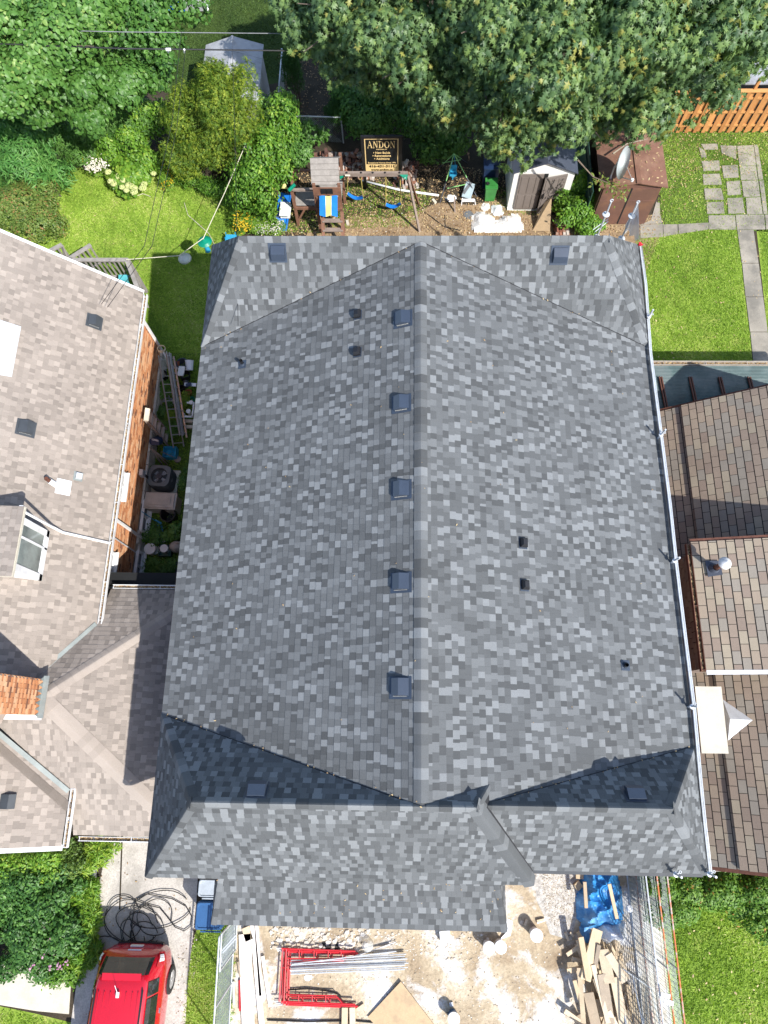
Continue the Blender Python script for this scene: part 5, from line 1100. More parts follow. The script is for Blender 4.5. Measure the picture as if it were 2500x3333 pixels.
# ---- deck rail behind left house
DK = thing('deck', 'weathered wooden deck with slatted railing behind the left house', 'deck', tuple(A(320, 900, 0)))
zr = 1.85
def rail(p, q, posts=True, parent=DK, n_=None, zb=.95):
    part('handrail', 'greywood', parent, (p, q, .14, .05), (p - V(0, 0, zb - .05), q - V(0, 0, zb - .05), .06, .05))
    L = (q - p).length; n_ = int(L / .17)
    for i in range(n_ + 1):
        s = p.lerp(q, (i + .3) / (n_ + .6)); part('baluster', 'greywood', parent, (s, s - V(0, 0, zb), .045, .045, 0, (0, 1, 0)))
rail(A(222, 846, zr), A(417, 846, zr)); rail(A(414, 850, zr), A(452, 950, zr)); rail(A(222, 844, zr), A(296, 797, zr)); rail(A(155, 820, zr), A(202, 796, zr)); rail(A(200, 797, zr), A(225, 860, 1.0))
for px in ((222, 846), (417, 846)): p = A(*px, zr); part('post', 'greywood', DK, (p + V(0, 0, .0), V(p.x, p.y, 0), .1, .1, 0, (0, 1, 0)))
for i in range(9):
    y = 12.75 + i * .135; b = MB(); b.box(((A(222, 846, .9).x + A(417, 846, .9).x) / 2, y, .86), (2.1, .125, .035)); b.build('deck_board', M['greywood'], DK)
b = MB(); b.box(A(402, 918, 1.25), (.34, .5, .08), RX(.2)); b.box(A(408, 930, 1.5), (.34, .06, .5), RX(-.2)); one('deck_chair', b, M['teal2'], 'aqua cushioned chair on the deck behind the left house', 'chair')
# ================================================================== play set
PS = thing('play_set', 'wooden play tower with slatted grey roof and swing beam behind the house', 'play set', tuple(A(1000, 720, 0)))
R0, R1, R2, R3 = A(1009, 515, 3.05), A(1101, 513, 3.05), A(1105, 600, 2.35), A(1014, 601, 2.35)
for i in range(9):
    t0 = i / 9; t1 = (i + .93) / 9; b = MB(); h = .02 * (i % 2); b.solid([R3.lerp(R0, t0) + V(0, 0, h), R2.lerp(R1, t0) + V(0, 0, h), R2.lerp(R1, t1) + V(0, 0, h), R3.lerp(R0, t1) + V(0, 0, h)], (0, 0, -.03)); b.build('roof_slat', M['greywood'], PS)
Rb0, Rb1 = R0 + V(0, .75, -.7), R1 + V(0, .75, -.7)
for i in range(8):
    t0 = i / 8; t1 = (i + .93) / 8; b = MB(); b.solid([R0.lerp(Rb0, t1), R1.lerp(Rb1, t1), R1.lerp(Rb1, t0), R0.lerp(Rb0, t0)], (0, 0, -.03)); b.build('roof_slat', M['greywood'], PS)
tx0, tx1 = R3.x + .08, R2.x - .02; ty0, ty1 = R3.y - .02, Rb0.y + .1
for x in (tx0, tx1):
    for y in (ty0, ty1): part('corner_post', 'redwood', PS, (V(x, y, 0), V(x, y, 2.4), .1, .1, 0, (0, 1, 0)))
W0 = MB(); W0.box(((tx0 + tx1) / 2, ty0 - .06, 2.12), (tx1 - tx0 + .1, .03, .36)); W0.build('gable_board', M['redwood'], PS)
b = MB(); b.box(((tx0 + tx1) / 2, ty0 - .085, 2.15), (.42, .02, .22)); wn = b.build('window', M['dark'], PS)
part('muntin', 'black', wn, (V((tx0 + tx1) / 2, ty0 - .10, 2.04), V((tx0 + tx1) / 2, ty0 - .10, 2.26), .02, .02), (V((tx0 + tx1) / 2 - .21, ty0 - .10, 2.15), V((tx0 + tx1) / 2 + .21, ty0 - .10, 2.15), .02, .02))
for i in range(6):
    x = tx0 + .08 + i * (tx1 - tx0 - .1) / 5.5; part('picket', 'redwood', PS, (V(x, ty0 - .08, 1.25), V(x, ty0 - .08, 1.88), .09, .03, 0, (0, 1, 0)))
part('picket_rail', 'redwood', PS, (V(tx0 - .05, ty0 - .1, 1.3), V(tx1 + .05, ty0 - .1, 1.3), .05, .1))
# platform and left lookout
q = [A(954, 557, 1.75), A(1010, 557, 1.75)]; LX0 = q[0].x; LY1 = q[0].y; LY0 = A(955, 620, 1.75).y
part('beam', 'redwood', PS, (V(LX0, LY1, 1.78), V(tx0, LY1, 1.78), .09, .05)); part('beam', 'wood', PS, (V(LX0, LY0, 1.78), V(tx1, LY0, 1.78), .10, .06)); part('beam', 'redwood', PS, (V(LX0, LY0, 1.78), V(LX0, LY1, 1.78), .09, .05))
for y in (LY0, LY1): part('corner_post', 'redwood', PS, (V(LX0, y, 0), V(LX0, y, 1.78), .1, .1, 0, (0, 1, 0)))
for i in range(7):
    y = LY0 + .05 + i * (LY1 - LY0 - .05) / 7; b = MB(); b.box(((LX0 + tx0) / 2, y + .06, .95), (tx0 - LX0, (LY1 - LY0) / 7.6, .03)); b.build('floor_board', M['greywood'], PS)
part('beam', 'redwood', PS, (V(LX0, LY0 - .04, .92), V(tx0, LY0 - .04, .92), .05, .12)); part('beam', 'redwood', PS, (V(LX0 - .04, LY0, .92), V(LX0 - .04, LY1, .92), .05, .12))
for y in (LY0 + .3,): part('brace', 'redwood', PS, (V(LX0 + .05, LY0, .3), V(LX0 + .35, LY0, .85), .07, .07))
for i in range(5):
    y = ty0 + (ty1 - ty0) * i / 5; b = MB(); b.box(((tx0 + tx1) / 2, y + .1, 1.2), (tx1 - tx0, (ty1 - ty0) / 5.5, .03)); b.build('floor_board', M['greywood'], PS)
# ladder steps
s0 = V((tx0 + tx1) / 2 + .1, ty0 - .1, 1.2); 
for sx in (-.36, .36): part('ladder_rail', 'redwood', PS, (s0 + V(sx, 0, 0), V(s0.x + sx, s0.y - .95, 0), .05, .12, 0, (1, 0, 0)))
for k, zz_ in enumerate((.95, .70, .45, .20)): p = V(s0.x, s0.y - .95 * (1.2 - zz_) / 1.2, zz_); b = MB(); b.box(p, (.74, .16, .035)); b.build('step', M['wood'], PS)
# swing beam and A legs
bz = 2.3; B0 = A(1100, 566, bz); B1 = A(1328, 566, bz); part('swing_beam', 'wood', PS, (B0, B1, .10, .15))
part('splayed_leg', 'wood', PS, (A(1328, 572, bz), A(1366, 756, 0), .09, .05)); part('splayed_leg', 'redwood', PS, (A(1330, 566, bz), V(A(1358, 668, .15).x + .05, B1.y + .75, 0), .09, .05))
b = MB(); b.solid([A(1300, 568, bz + .09), A(1328, 568, bz + .09), A(1324, 585, bz + .0), A(1314, 580, bz + .05)], (0, 0, -.02)); b.build('corner_bracket', M['teal_pl'], PS)
b = MB(); b.solid([A(1106, 572, bz + .0), A(1122, 572, bz + .0), A(1106, 584, bz - .1)], (0, 0, -.02)); b.build('corner_bracket', M['teal_pl'], PS)
for px in (1128, 1175, 1213, 1253, 1300): b = MB(); b.lathe(A(px, 562, bz + .075), [(.045, 0), (.03, .02), (0, .025)], 8); b.build('beam_hook', M['black'], PS)
b = MB(); b.solid([A(1123, 568, bz + .085), A(1140, 568, bz + .085), A(1140, 573, bz + .085), A(1123, 573, bz + .085)], (0, 0, -.01)); b.build('tag_plate', M['conc_pale'], PS)
for k, (pl_, pr_, sl_, sr_, lab) in enumerate((((1131, 580), (1174, 580), (1131, 628), (1182, 640), 'blue strap swing hanging nearer the play tower'), ((1256, 582), (1302, 582), (1256, 664), (1305, 660), 'blue strap swing hanging nearer the splayed legs'))):
    sw = thing('swing', lab, 'swing', tuple(A((pl_[0] + pr_[0]) / 2, 570, bz)), 'blue strap swings on the play set')
    a_, b_2 = A(sl_[0], sl_[1], .55), A(sr_[0], sr_[1], .55)
    for u, v_ in ((A(pl_[0], 568, bz - .05), a_), (A(pr_[0], 568, bz - .05), b_2)): b = MB(); b.tube([u, v_], .016, 6); b.build('chain', M['chain'], sw)
    b = MB(); n_ = 8
    for i in range(n_):
        t0, t1 = i / n_, (i + 1) / n_; f = lambda t: a_.lerp(b_2, t) - V(0, 0, .16 * math.sin(math.pi * t)); wd = V(0, .075, 0); b.solid([f(t0) - wd, f(t1) - wd, f(t1) + wd, f(t0) + wd], (0, 0, -.02))
    b.build('seat', M['swingblue'], sw)
# towel over the picket rail
b = MB(); 
def onY(px, py, Y):
    d_ = MC @ Vector(((px - CX) / F, -(py - CY) / F, -1.0)); t_ = Y / d_.y; return Vector((d_.x * t_, Y, HC + d_.z * t_))
TT = [onY(1040, 640, ty0 - .16), onY(1099, 639, ty0 - .16), onY(1099, 706, ty0 - .42), onY(1041, 705, ty0 - .42)]
nx, ny = 9, 8
for i in range(nx):
    for j in range(ny):
        def tp(u, v_): p = TT[0].lerp(TT[1], u).lerp(TT[3].lerp(TT[2], u), v_); return p + V(0, .0, .035 * math.sin(u * 9 + v_ * 2) * (1 + v_) * .6 + .03)
        mi = 1 if 3 <= i < 6 else 0; b.poly([tp(i / nx, j / ny), tp(i / nx, (j + 1) / ny), tp((i + 1) / nx, (j + 1) / ny), tp((i + 1) / nx, j / ny)], mi=mi)
one('towel', b, [M['towelblue'], M['yellow']], 'blue towel with a pale yellow middle stripe draped over the tower steps', 'towel', smooth=True)
# periscope toy
b = MB(); p = A(946, 612, 1.95); b.tube([A(940, 620, 1.9), A(960, 600, 2.05)], [.07, .06], 10); b.tube([A(948, 611, 1.9), A(948, 611, 1.7)], .06, 8); one('toy_telescope', b, M['teal_pl'], 'green toy telescope fixed at the corner of the play tower', 'toy')
b = MB(); b.lathe(A(926, 614, 1.5), [(.13, 0), (.10, .05), (0, .26)], 14, R=RX(-.9)); one('cone_toy', b, M['yellow'], 'cream cone-shaped toy left of the play tower', 'toy')
# slide, white bin
b = MB()
sl_ = [A(930, 630, .9), A(925, 680, .5), A(915, 750, .15)]
for i in range(2): b.beam(sl_[i], sl_[i + 1], .42, .03)
for sx in (-.21, .21):
    for i in range(2): b.beam(sl_[i] + V(sx, 0, .06), sl_[i + 1] + V(sx, 0, .06), .03, .12)
one('toy_slide', b, M['swingblue'], 'bright blue toy slide left of the play tower', 'slide')
b = MB(); b.box(A(929, 684, .62), (.36, .48, .30), RZ(-.05)); b.box(A(929, 684, .78), (.40, .52, .04), RZ(-.05)); one('white_box', b, M['white_plastic'], 'white plastic box on the blue slide', 'box')
# ================================================================== builder sign
SG = thing('sign', 'black and gold builder sign standing in front of the brick pile', 'sign', tuple(A(1245, 620, 0)))
sy = 20.0; sx0, sx1 = A(1185, 456, 2.33).x, A(1297, 457, 2.33).x; zb0, zt0 = .76, 2.36
def sp(u, v_, o_=0): return V(sx0 + (sx1 - sx0) * u, sy - o_, zb0 + (zt0 - zb0) * v_)
b = MB(); b.box(((sx0 + sx1) / 2, sy + .02, (zb0 + zt0) / 2 + .02), (sx1 - sx0 + .02, .03, zt0 - zb0)); b.build('panel', M['gold'], SG)
for s_ in (0, 1): p = sp(s_, 0); b = MB(); b.box((p.x + (-.06 if s_ == 0 else .07), sy + .02, 1.2), (.12, .1, 2.45)); b.build('post', M['black'], SG)
part('top_bar', 'black', SG, (V(sx0 - .12, sy + .02, zt0 + .06), V(sx1 + .13, sy + .02, zt0 + .06), .08, .09))
b = MB(); b.box(((sx0 + sx1) / 2, sy - .002, zb0 + (zt0 - zb0) * .628), ((sx1 - sx0) * .93, .006, (zt0 - zb0) * .695)); b.build('black_field', M['signblack'], SG)
def text(s, u, v_, h, m, parent, bold=0, wfit=None, origin_=None, R=None, cx=True):
    cu = bpy.data.curves.new('lettering', 'FONT'); cu.body = s; cu.size = 1; cu.align_x = 'CENTER' if cx else 'LEFT'; cu.extrude = .01; cu.offset = bold
    to = bpy.data.objects.new('lettering', cu); COL.objects.link(to); dg = bpy.context.evaluated_depsgraph_get(); me = bpy.data.meshes.new_from_object(to.evaluated_get(dg)); bpy.data.objects.remove(to)
    co = np.empty(len(me.vertices) * 3, np.float32); me.vertices.foreach_get('co', co); co = co.reshape(-1, 3); w0 = co[:, 0].max() - co[:, 0].min(); sx = h if wfit is None else wfit / w0; co[:, 0] *= sx; co[:, 1] *= h; co[:, 2] *= .3
    P = np.stack([co[:, 0], -co[:, 2], co[:, 1]], 1) if R is None else (np.array(R) @ co.T).T
    base = sp(u, v_, .008) if origin_ is None else origin_; P = P + np.array(base - org(parent)); me.vertices.foreach_set('co', P.astype(np.float32).ravel()); me.materials.clear(); me.materials.append(m)
    o = bpy.data.objects.new('lettering', me); COL.objects.link(o); o.parent = parent; return o
# serif capitals built stroke by stroke
def capital(ch, x, z, w_, h, parent):
    b = MB(); Y = sy - .012; T_ = .20 * w_; t_ = .07 * w_; sr = .05 * h
    def q(*pts): b.solid([V(x + p[0] * w_, Y, z + p[1] * h) for p in pts], (0, .006, 0))
    def serif(cx, zz, hw=.17): q((cx - hw, zz), (cx + hw, zz), (cx + hw, zz + .045), (cx - hw, zz + .045))
    if ch == 'A':
        q((.42, 1.0), (.56, 1.0), (.98, .03), (.78, .03)); q((.44, .93), (.49, 1.0), (.17, .03), (.09, .03)); q((.22, .34), (.70, .34), (.70, .40), (.22, .40)); serif(.13, 0, .14); serif(.87, 0, .17)
    if ch == 'N':
        q((.13, .03), (.20, .03), (.20, .97), (.13, .97)); q((.80, .0), (.87, .0), (.87, .97), (.80, .97)); q((.10, 1.0), (.28, 1.0), (.87, .12), (.87, -.02), (.76, .0)); serif(.16, 0, .14); serif(.83, .955, .14); serif(.14, .955, .10)
    if ch in 'OD':
        n_ = 20; c = .5 if ch == 'O' else .34; 
        rng_ = range(n_) if ch == 'O' else range(n_ // 2)
        for i in rng_:
            a0 = 2 * math.pi * i / n_ - math.pi / 2; a1 = 2 * math.pi * (i + 1) / n_ - math.pi / 2; rx, ri = (.5, .31) if ch == 'O' else (.62, .43)
            q((c + rx * math.cos(a0), .5 + .5 * math.sin(a0)), (c + rx * math.cos(a1), .5 + .5 * math.sin(a1)), (c + ri * math.cos(a1), .5 + .45 * math.sin(a1)), (c + ri * math.cos(a0), .5 + .45 * math.sin(a0)))
        if ch == 'D': q((.12, .02), (.32, .02), (.32, .98), (.12, .98)); q((.02, 0), (.36, 0), (.36, .05), (.02, .05)); q((.02, .95), (.36, .95), (.36, 1), (.02, 1))
    b.build('lettering', M['gold'], parent)
zt = zb0 + (zt0 - zb0) * .745; xw = (sx1 - sx0) * .84 / 5; 
for i, ch_ in enumerate('ANDON'): capital(ch_, sx0 + (sx1 - sx0) * .08 + i * xw, zt, xw * .90, (zt0 - zb0) * .19, SG)
gl, bl_ = M['gold'], M['signblack']; Wd = sx1 - sx0
text('FINE HOMES LTD.', .5, .695, .05, gl, SG, .01, Wd * .32)
for k, s_ in enumerate(('New Builds', 'Renovations', 'Additions')):
    text('\u2022 ' + s_, .5, .585 - k * .086, .13, gl, SG, .02, Wd * (.50, .55, .46)[k])
text('Exceptional Homes Since 1996', .5, .305, .085, gl, SG, .01, Wd * .84)
text('416-431-3111', .5, .185, .16, bl_, SG, .015, Wd * .76); text('www.andon.ca', .5, .09, .13, bl_, SG, .015, Wd * .66)
# ================================================================== brick piles
def brick_pile(label, cx, cy, Lx, Ly, nz, seed, orderly=.5, z0=0, name='brick_pile'):
    rr = random.Random(seed); t = thing(name, label, 'bricks', (cx, cy, 0)); me = {}
    for k, tn in enumerate((0, .25, .45, .6, .8, 1.0)):
        b = MB(); b.box((0, 0, 0), (.205, .095, .065), tone=tn); o = b.build('brick', M['oldbrick'], None, loc=(0, 0, 0), tone=True); me[k] = o.data; bpy.data.objects.remove(o)
    for l in range(nz):
        f = 1 - l * .10; nx = max(1, int(Lx * f / .115)); ny = max(1, int(Ly * f / .215))
        for i in range(nx):
            for j in range(ny):
                if l < nz - 2 and 0 < i < nx - 1 and 0 < j < ny - 1: continue
                if rr.random() < .10: continue
                o = bpy.data.objects.new('brick', me[rr.randrange(6)]); COL.objects.link(o); o.parent = t
                ja = (1 - orderly); o.location = ((i + .5) / nx * Lx * f - Lx * f / 2 + rr.gauss(0, .02) * ja * 2, (j + .5) / ny * Ly * f - Ly * f / 2 + rr.gauss(0, .02) * ja * 2, .035 + l * .07 + rr.random() * .02 * ja)
                o.rotation_euler = (rr.gauss(0, .15) * ja * 2, rr.gauss(0, .2) * ja * 2, math.pi / 2 + (rr.gauss(0, .5) * ja * 1.5 if orderly < .9 else rr.gauss(0, .03)))
    return t
p = A(1160, 530, .3); brick_pile('long pile of salvaged red and grey bricks between the tower roof and the sign', p.x, p.y + .1, 1.5, 1.35, 11, 4, .45)
p = A(1070, 512, .5); brick_pile('low row of stacked salvaged bricks showing behind the slatted tower roof', p.x - .1, p.y + .15, 1.1, 1.0, 10, 5, .8)
p = A(1322, 560, .2); brick_pile('heap of salvaged grey-red bricks at the right of the builder sign', p.x, p.y, .95, 1.3, 10, 6, .4)
p = A(1828, 735, .2); brick_pile('neat stack of whitish red bricks between plywood and weeds', p.x + .02, p.y - .05, .66, .85, 7, 7, .95)
# white downpipe lying on the ground
b = MB(); b.tube([A(1180, 588, .12), A(1300, 618, .10), A(1428, 636, .08)], .04, 10); one('drain_pipe', b, M['white_plastic'], 'long white pipe lying across the ground behind the swings', 'pipe', smooth=True)
b = MB(); b.tube([A(1380, 690, .03), A(1410, 710, .03), A(1445, 738, .03), A(1500, 750, .03)], .02, 6); b.tube([A(1448, 700, .03), A(1450, 740, .03)], .012, 5); one('black_hose', b, M['rubber'], 'black hose lying on the tan dirt behind the roof edge', 'hose')
b = MB(); b.beam(A(1479, 640, .45), A(1481, 692, 0), .05, .05, up=(0, 1, 0)); one('stake', b, M['wood'], 'short wooden stake in the dirt left of the white debris', 'stake')
for k, (x, y, a_, lab) in enumerate(((1131, 725, .2, 'pale brick fragment beside the tower steps'), (1413, 655, .6, 'tan block lying left of the toddler swing'))): b = MB(); b.box(A(x, y, .05), (.1, .2, .08), RZ(a_)); one('block', b, M['conc_pale'], lab, 'block')
# toddler swing: lime green frame with blue bucket seat
TS = thing('toddler_swing', 'lime-green folding swing frame with a blue bucket seat', 'toddler swing', tuple(A(1480, 640, 0)))
ap_ = A(1478, 500, 1.25)
for k, (g, m_) in enumerate(((A(1432, 660, 0), 'lime'), (A(1552, 640, 0), 'lime'), (A(1415, 560, 0), 'lime'), (A(1520, 530, 0), 'lime'))): b = MB(); b.tube([ap_, ap_.lerp(g, .55)], .018, 7); b.build('frame_tube', M['lime'], TS); b = MB(); b.tube([ap_.lerp(g, .5), g], .016, 7); b.build('frame_leg', M['slate'], TS)
for q0, q1 in ((A(1456, 613, .35), A(1515, 600, .35)), (A(1440, 530, .7), A(1500, 520, .7))): b = MB(); b.tube([q0, q1], .016, 7); b.build('cross_tube', M['lime'], TS)
b = MB(); sc_ = A(1474, 570, .62); b.lathe(sc_, [(.14, .0), (.16, .1), (.15, .12), (.12, .02), (0, .01)], 10, sy=.85); b.box(sc_ + V(0, .15, .2), (.28, .03, .26)); b.box(sc_ + V(0, -.12, .12), (.26, .03, .06)); b.box(sc_ + V(0, -.1, .0), (.05, .05, .2)); b.build('bucket_seat', M['sky'], TS)
for sx in (-.12, .12): b = MB(); b.tube([ap_, sc_ + V(sx, 0, .12)], .008, 5); b.build('rope', M['sky'], TS)
# wheelie bins
def wheelie(label, px, py, w_, d_, h, m, ang=0, lid=None, group='wheeled bins behind the house'):
    base = A(px, py, 0); t = thing('wheelie_bin', label, 'bin', tuple(base), group); R = RZ(ang); P = lambda x, y, z: base + R @ V(x, y, z)
    b = MB(); w0, d0 = w_ * .42, d_ * .40; w1, d1_ = w_ * .5, d_ * .5
    lo = [P(-w0, -d0, .04), P(w0, -d0, .04), P(w0, d0, .04), P(-w0, d0, .04)]; hi = [P(-w1, -d1_, h), P(w1, -d1_, h), P(w1, d1_, h), P(-w1, d1_, h)]
    for i in range(4): b.poly([lo[i], lo[(i + 1) % 4], hi[(i + 1) % 4], hi[i]])
    b.poly(hi); b.poly(lo[::-1]); b.build('body', M[m], t)
    b = MB(); L1 = [P(-w1 - .02, -d1_ - .03, h + .01), P(w1 + .02, -d1_ - .03, h + .01), P(w1 + .02, d1_ + .02, h + .05), P(-w1 - .02, d1_ + .02, h + .05)]; b.solid([p_ + V(0, 0, .03) for p_ in L1], (0, 0, -.04)); l = b.build('lid', M[lid or m], t)
    b = MB(); b.box(P(0, 0, h + .07), (w_ * .7, d_ * .55, .02), R); b.build('lid_panel', M[lid or m], l)
    b = MB(); b.tube([P(-w1 * .8, d1_ + .07, h - .02), P(w1 * .8, d1_ + .07, h - .02)], .018, 7); b.build('handle', M[m], t)
    for sx in (-1, 1): b = MB(); b.tube([P(sx * w1 * .85, d1_ * .8, .1), P(sx * (w1 * .85 + .05), d1_ * .8, .1)], .1, 12); b.build('wheel', M['rubber'], t)
    return t
wheelie('tall navy blue wheeled bin with leaves on its lid behind the green one', 1590, 600, .58, .60, 1.05, 'navy'); g_ = wheelie('small green wheeled organics bin in front of the navy one', 1592, 646, .42, .42, .72, 'green')
b = MB(); p = A(1594, 604, .0) 
b.lathe(A(1588, 598, .80), [(.07, 0), (.07, .03), (.04, .04), (0, .02)], 10); b.build('latch_knob', M['black'], g_)
b = MB(); b.box(A(1590, 628, .38), (.2, .012, .06)); b.box(A(1590, 610, .55), (.2, .012, .03)); b.build('front_label', M['greyplastic'], g_)
# ---- resin shed with open doors
RS = thing('resin_shed', 'cream resin shed with taupe double doors and dark roof below the maple', 'shed', tuple(A(1740, 640, 0)))
fx0, fx1 = A(1650, 680, 0).x, A(1835, 680, 0).x; fy = A(1690, 682, 0).y; sb_ = fy + 1.75; hz = 1.9
b = MB(); b.box(((fx0 + fx1) / 2, (fy + sb_) / 2, hz / 2), (fx1 - fx0, sb_ - fy, hz)); gb = MB(); b.solid([V(fx0, fy, hz), V(fx1, fy, hz), V((fx0 + fx1) / 2, fy, hz + .42)], (0, sb_ - fy, 0)); b.build('wall', M['resin'], RS)
xm_ = (fx0 + fx1) / 2
for sx in (-1, 1):
    for i in range(4):
        xe = fx0 - .08 if sx < 0 else fx1 + .08; ya = fy - .1 + i * .5; b = MB(); P4 = [V(xe, ya, hz - .02), V(xm_, ya, hz + .46), V(xm_, ya + .49, hz + .46), V(xe, ya + .49, hz - .02)]
        b.solid(P4 if sx > 0 else P4[::-1], (0, 0, -.04)); b.build('roof_panel', M['slate'], RS)
def door(hx, ang, w_, flip, label=None):
    R = RZ(ang); o0 = V(hx, fy - .03, .06); t = MB(); s = -1 if flip else 1; t.box(o0 + R @ V(s * w_ / 2, 0, .86), (w_, .05, 1.72), R); d = t.build('door', M['taupe'], RS)
    for (u0, u1, z0_, z1_) in ((.08, .36, .1, .75), (.40, .66, .1, .75), (.70, .93, .1, .75), (.08, .36, .85, 1.62), (.40, .66, .85, 1.62), (.70, .93, .85, 1.62)):
        t = MB(); t.box(o0 + R @ V(s * w_ * (u0 + u1) / 2, -.03, (z0_ + z1_) / 2), (w_ * (u1 - u0), .02, z1_ - z0_), R); t.build('door_panel', M['taupe'], d)
    t = MB(); t.box(o0 + R @ V(s * w_ * .93, -.07, .9), (.05, .05, .18), R); t.build('handle', M['black'], d)
dwid = (fx1 - fx0 - .5) / 2; door(fx0 + .22, .0, dwid + .02, False); door(fx1 - .26, -.12 + .35, dwid, True)
b = MB(); b.box((xm_, fy - .004, .9), (.30, .01, 1.75)); b.build('door_gap', M['dark'], RS)
part('front_skirt', 'resin', RS, (V(fx0, fy - .03, .04), V(fx1, fy - .03, .04), .05, .08))
# ---- brown metal shed
BS = thing('metal_shed', 'brown metal shed with leaf-strewn brown roof left of the paver grid', 'shed', tuple(A(2040, 660, 0)))
bz_ = 1.95; bx0, bx1 = A(1965, 612, bz_).x, A(2158, 605, bz_).x; by = A(2030, 730, 0).y; by1 = by + 3.3; bxm = A(2072, 598, bz_).x
ov = .12
b = MB(); b.box(((bx0 + bx1) / 2, (by + by1) / 2, bz_ / 2), (bx1 - bx0, by1 - by, bz_)); b.build('wall', M['brownmetal'], BS)
for sx in (-1, 1):
    for i in range(4):
        xe = bx0 - ov if sx < 0 else bx1 + ov + .05; ya = by - .12 + i * .87; b = MB(); P4 = [V(xe, ya, bz_ + .02), V(bxm, ya, bz_ + .22), V(bxm, ya + .865, bz_ + .22), V(xe, ya + .865, bz_ + .02)]; b.solid(P4 if sx > 0 else P4[::-1], (0, 0, -.03)); b.build('roof_panel', M['brownroof'], BS)
part('ridge_cap', 'brownroof', BS, (V(bxm, by - .13, bz_ + .235), V(bxm, by1 + .1, bz_ + .235), .16, .02))
for x0_, x1_ in ((bx0 + .05, (bx0 + bx1) / 2 - .02), ((bx0 + bx1) / 2 + .02, bx1 - .05)):
    b = MB(); b.box(((x0_ + x1_) / 2, by - .03, .95), (x1_ - x0_, .03, 1.75)); d = b.build('sliding_door', M['brownmetal'], BS)
    b = MB(); b.box(((x0_ + x1_) / 2, by - .05, 1.25), (x1_ - x0_, .02, .03)); b.build('door_rib', M['brownmetal'], d)
part('door_gap', 'dark', BS, (V((bx0 + bx1) / 2, by - .045, .1), V((bx0 + bx1) / 2, by - .045, 1.85), .05, .02, 0, (0, 1, 0)))
rl = [V(random.uniform(bx0, bx1), by + random.random() * 3, 0) for _ in range(150)]
bits('roof_leaves', [V(p_.x, p_.y, bz_ + .06 + .2 * (1 - abs(p_.x - bxm) / (bx1 - bxm))) for p_ in rl], M['litter'], .05, BS, tones=(.4, 1))
b = MB(); b.tube([A(1995, 500, 2.3), A(2040, 468, 2.35), A(2108, 452, 2.3)], [.03, .022, .01], 6); one('fallen_branch', b, M['barkpale'], 'bare pale branch lying on the brown shed roof', 'branch')
# satellite dish
SD = thing('satellite_dish', 'large pale satellite dish tilted beside the brown shed', 'satellite dish', tuple(A(2010, 600, 0)))
dc = A(2016, 528, 2.75); nd = V(.80, -.50, .33).normalized(); Rm = nd.to_track_quat('Z', 'Y').to_matrix(); b = MB(); prof = [(r_, .28 * r_ * r_ / .25 * .5) for r_ in (0, .1, .2, .3, .4, .48, .52)]; b.lathe(dc, prof[::-1], 32, R=Rm); b.lathe(dc - nd * .01, prof, 32, R=Rm); b.build('reflector', M['greyplastic'] if False else mat('dish_paint', (.50, .55, .56), .5, .05, 3), SD, smooth=True)
b = MB(); lp_ = A(2058, 586, 2.7); b.tube([dc + Rm @ V(-.1, -.5, .12), lp_], .016, 6); b.tube([dc + Rm @ V(.3, -.35, .1), lp_], .008, 5); b.build('feed_arm', M['galv'], SD); b = MB(); b.lathe(lp_, [(0, -.06), (.05, -.04), (.05, .04), (0, .06)], 10); b.build('receiver', M['white_plastic'], SD)
b = MB(); b.tube([V(dc.x - .1, dc.y, 0), V(dc.x - .1, dc.y, 2.5), dc - nd * .05], .03, 8); b.build('mast', M['galv'], SD)
# dark green board fence between sheds
GF = thing('board_fence', 'dark green board fence running beside the brown shed', 'fence', tuple(A(1945, 700, 0)))
for i in range(20):
    y = by - .05 + i * .17; b = MB(); b.box((bx0 - .32, y, .9), (.03, .16, 1.8)); b.build('board', M['greenfence'], GF)
part('rail', 'greenfence', GF, (V(bx0 - .36, by - .1, 1.5), V(bx0 - .36, by + 3.4, 1.5), .04, .08))
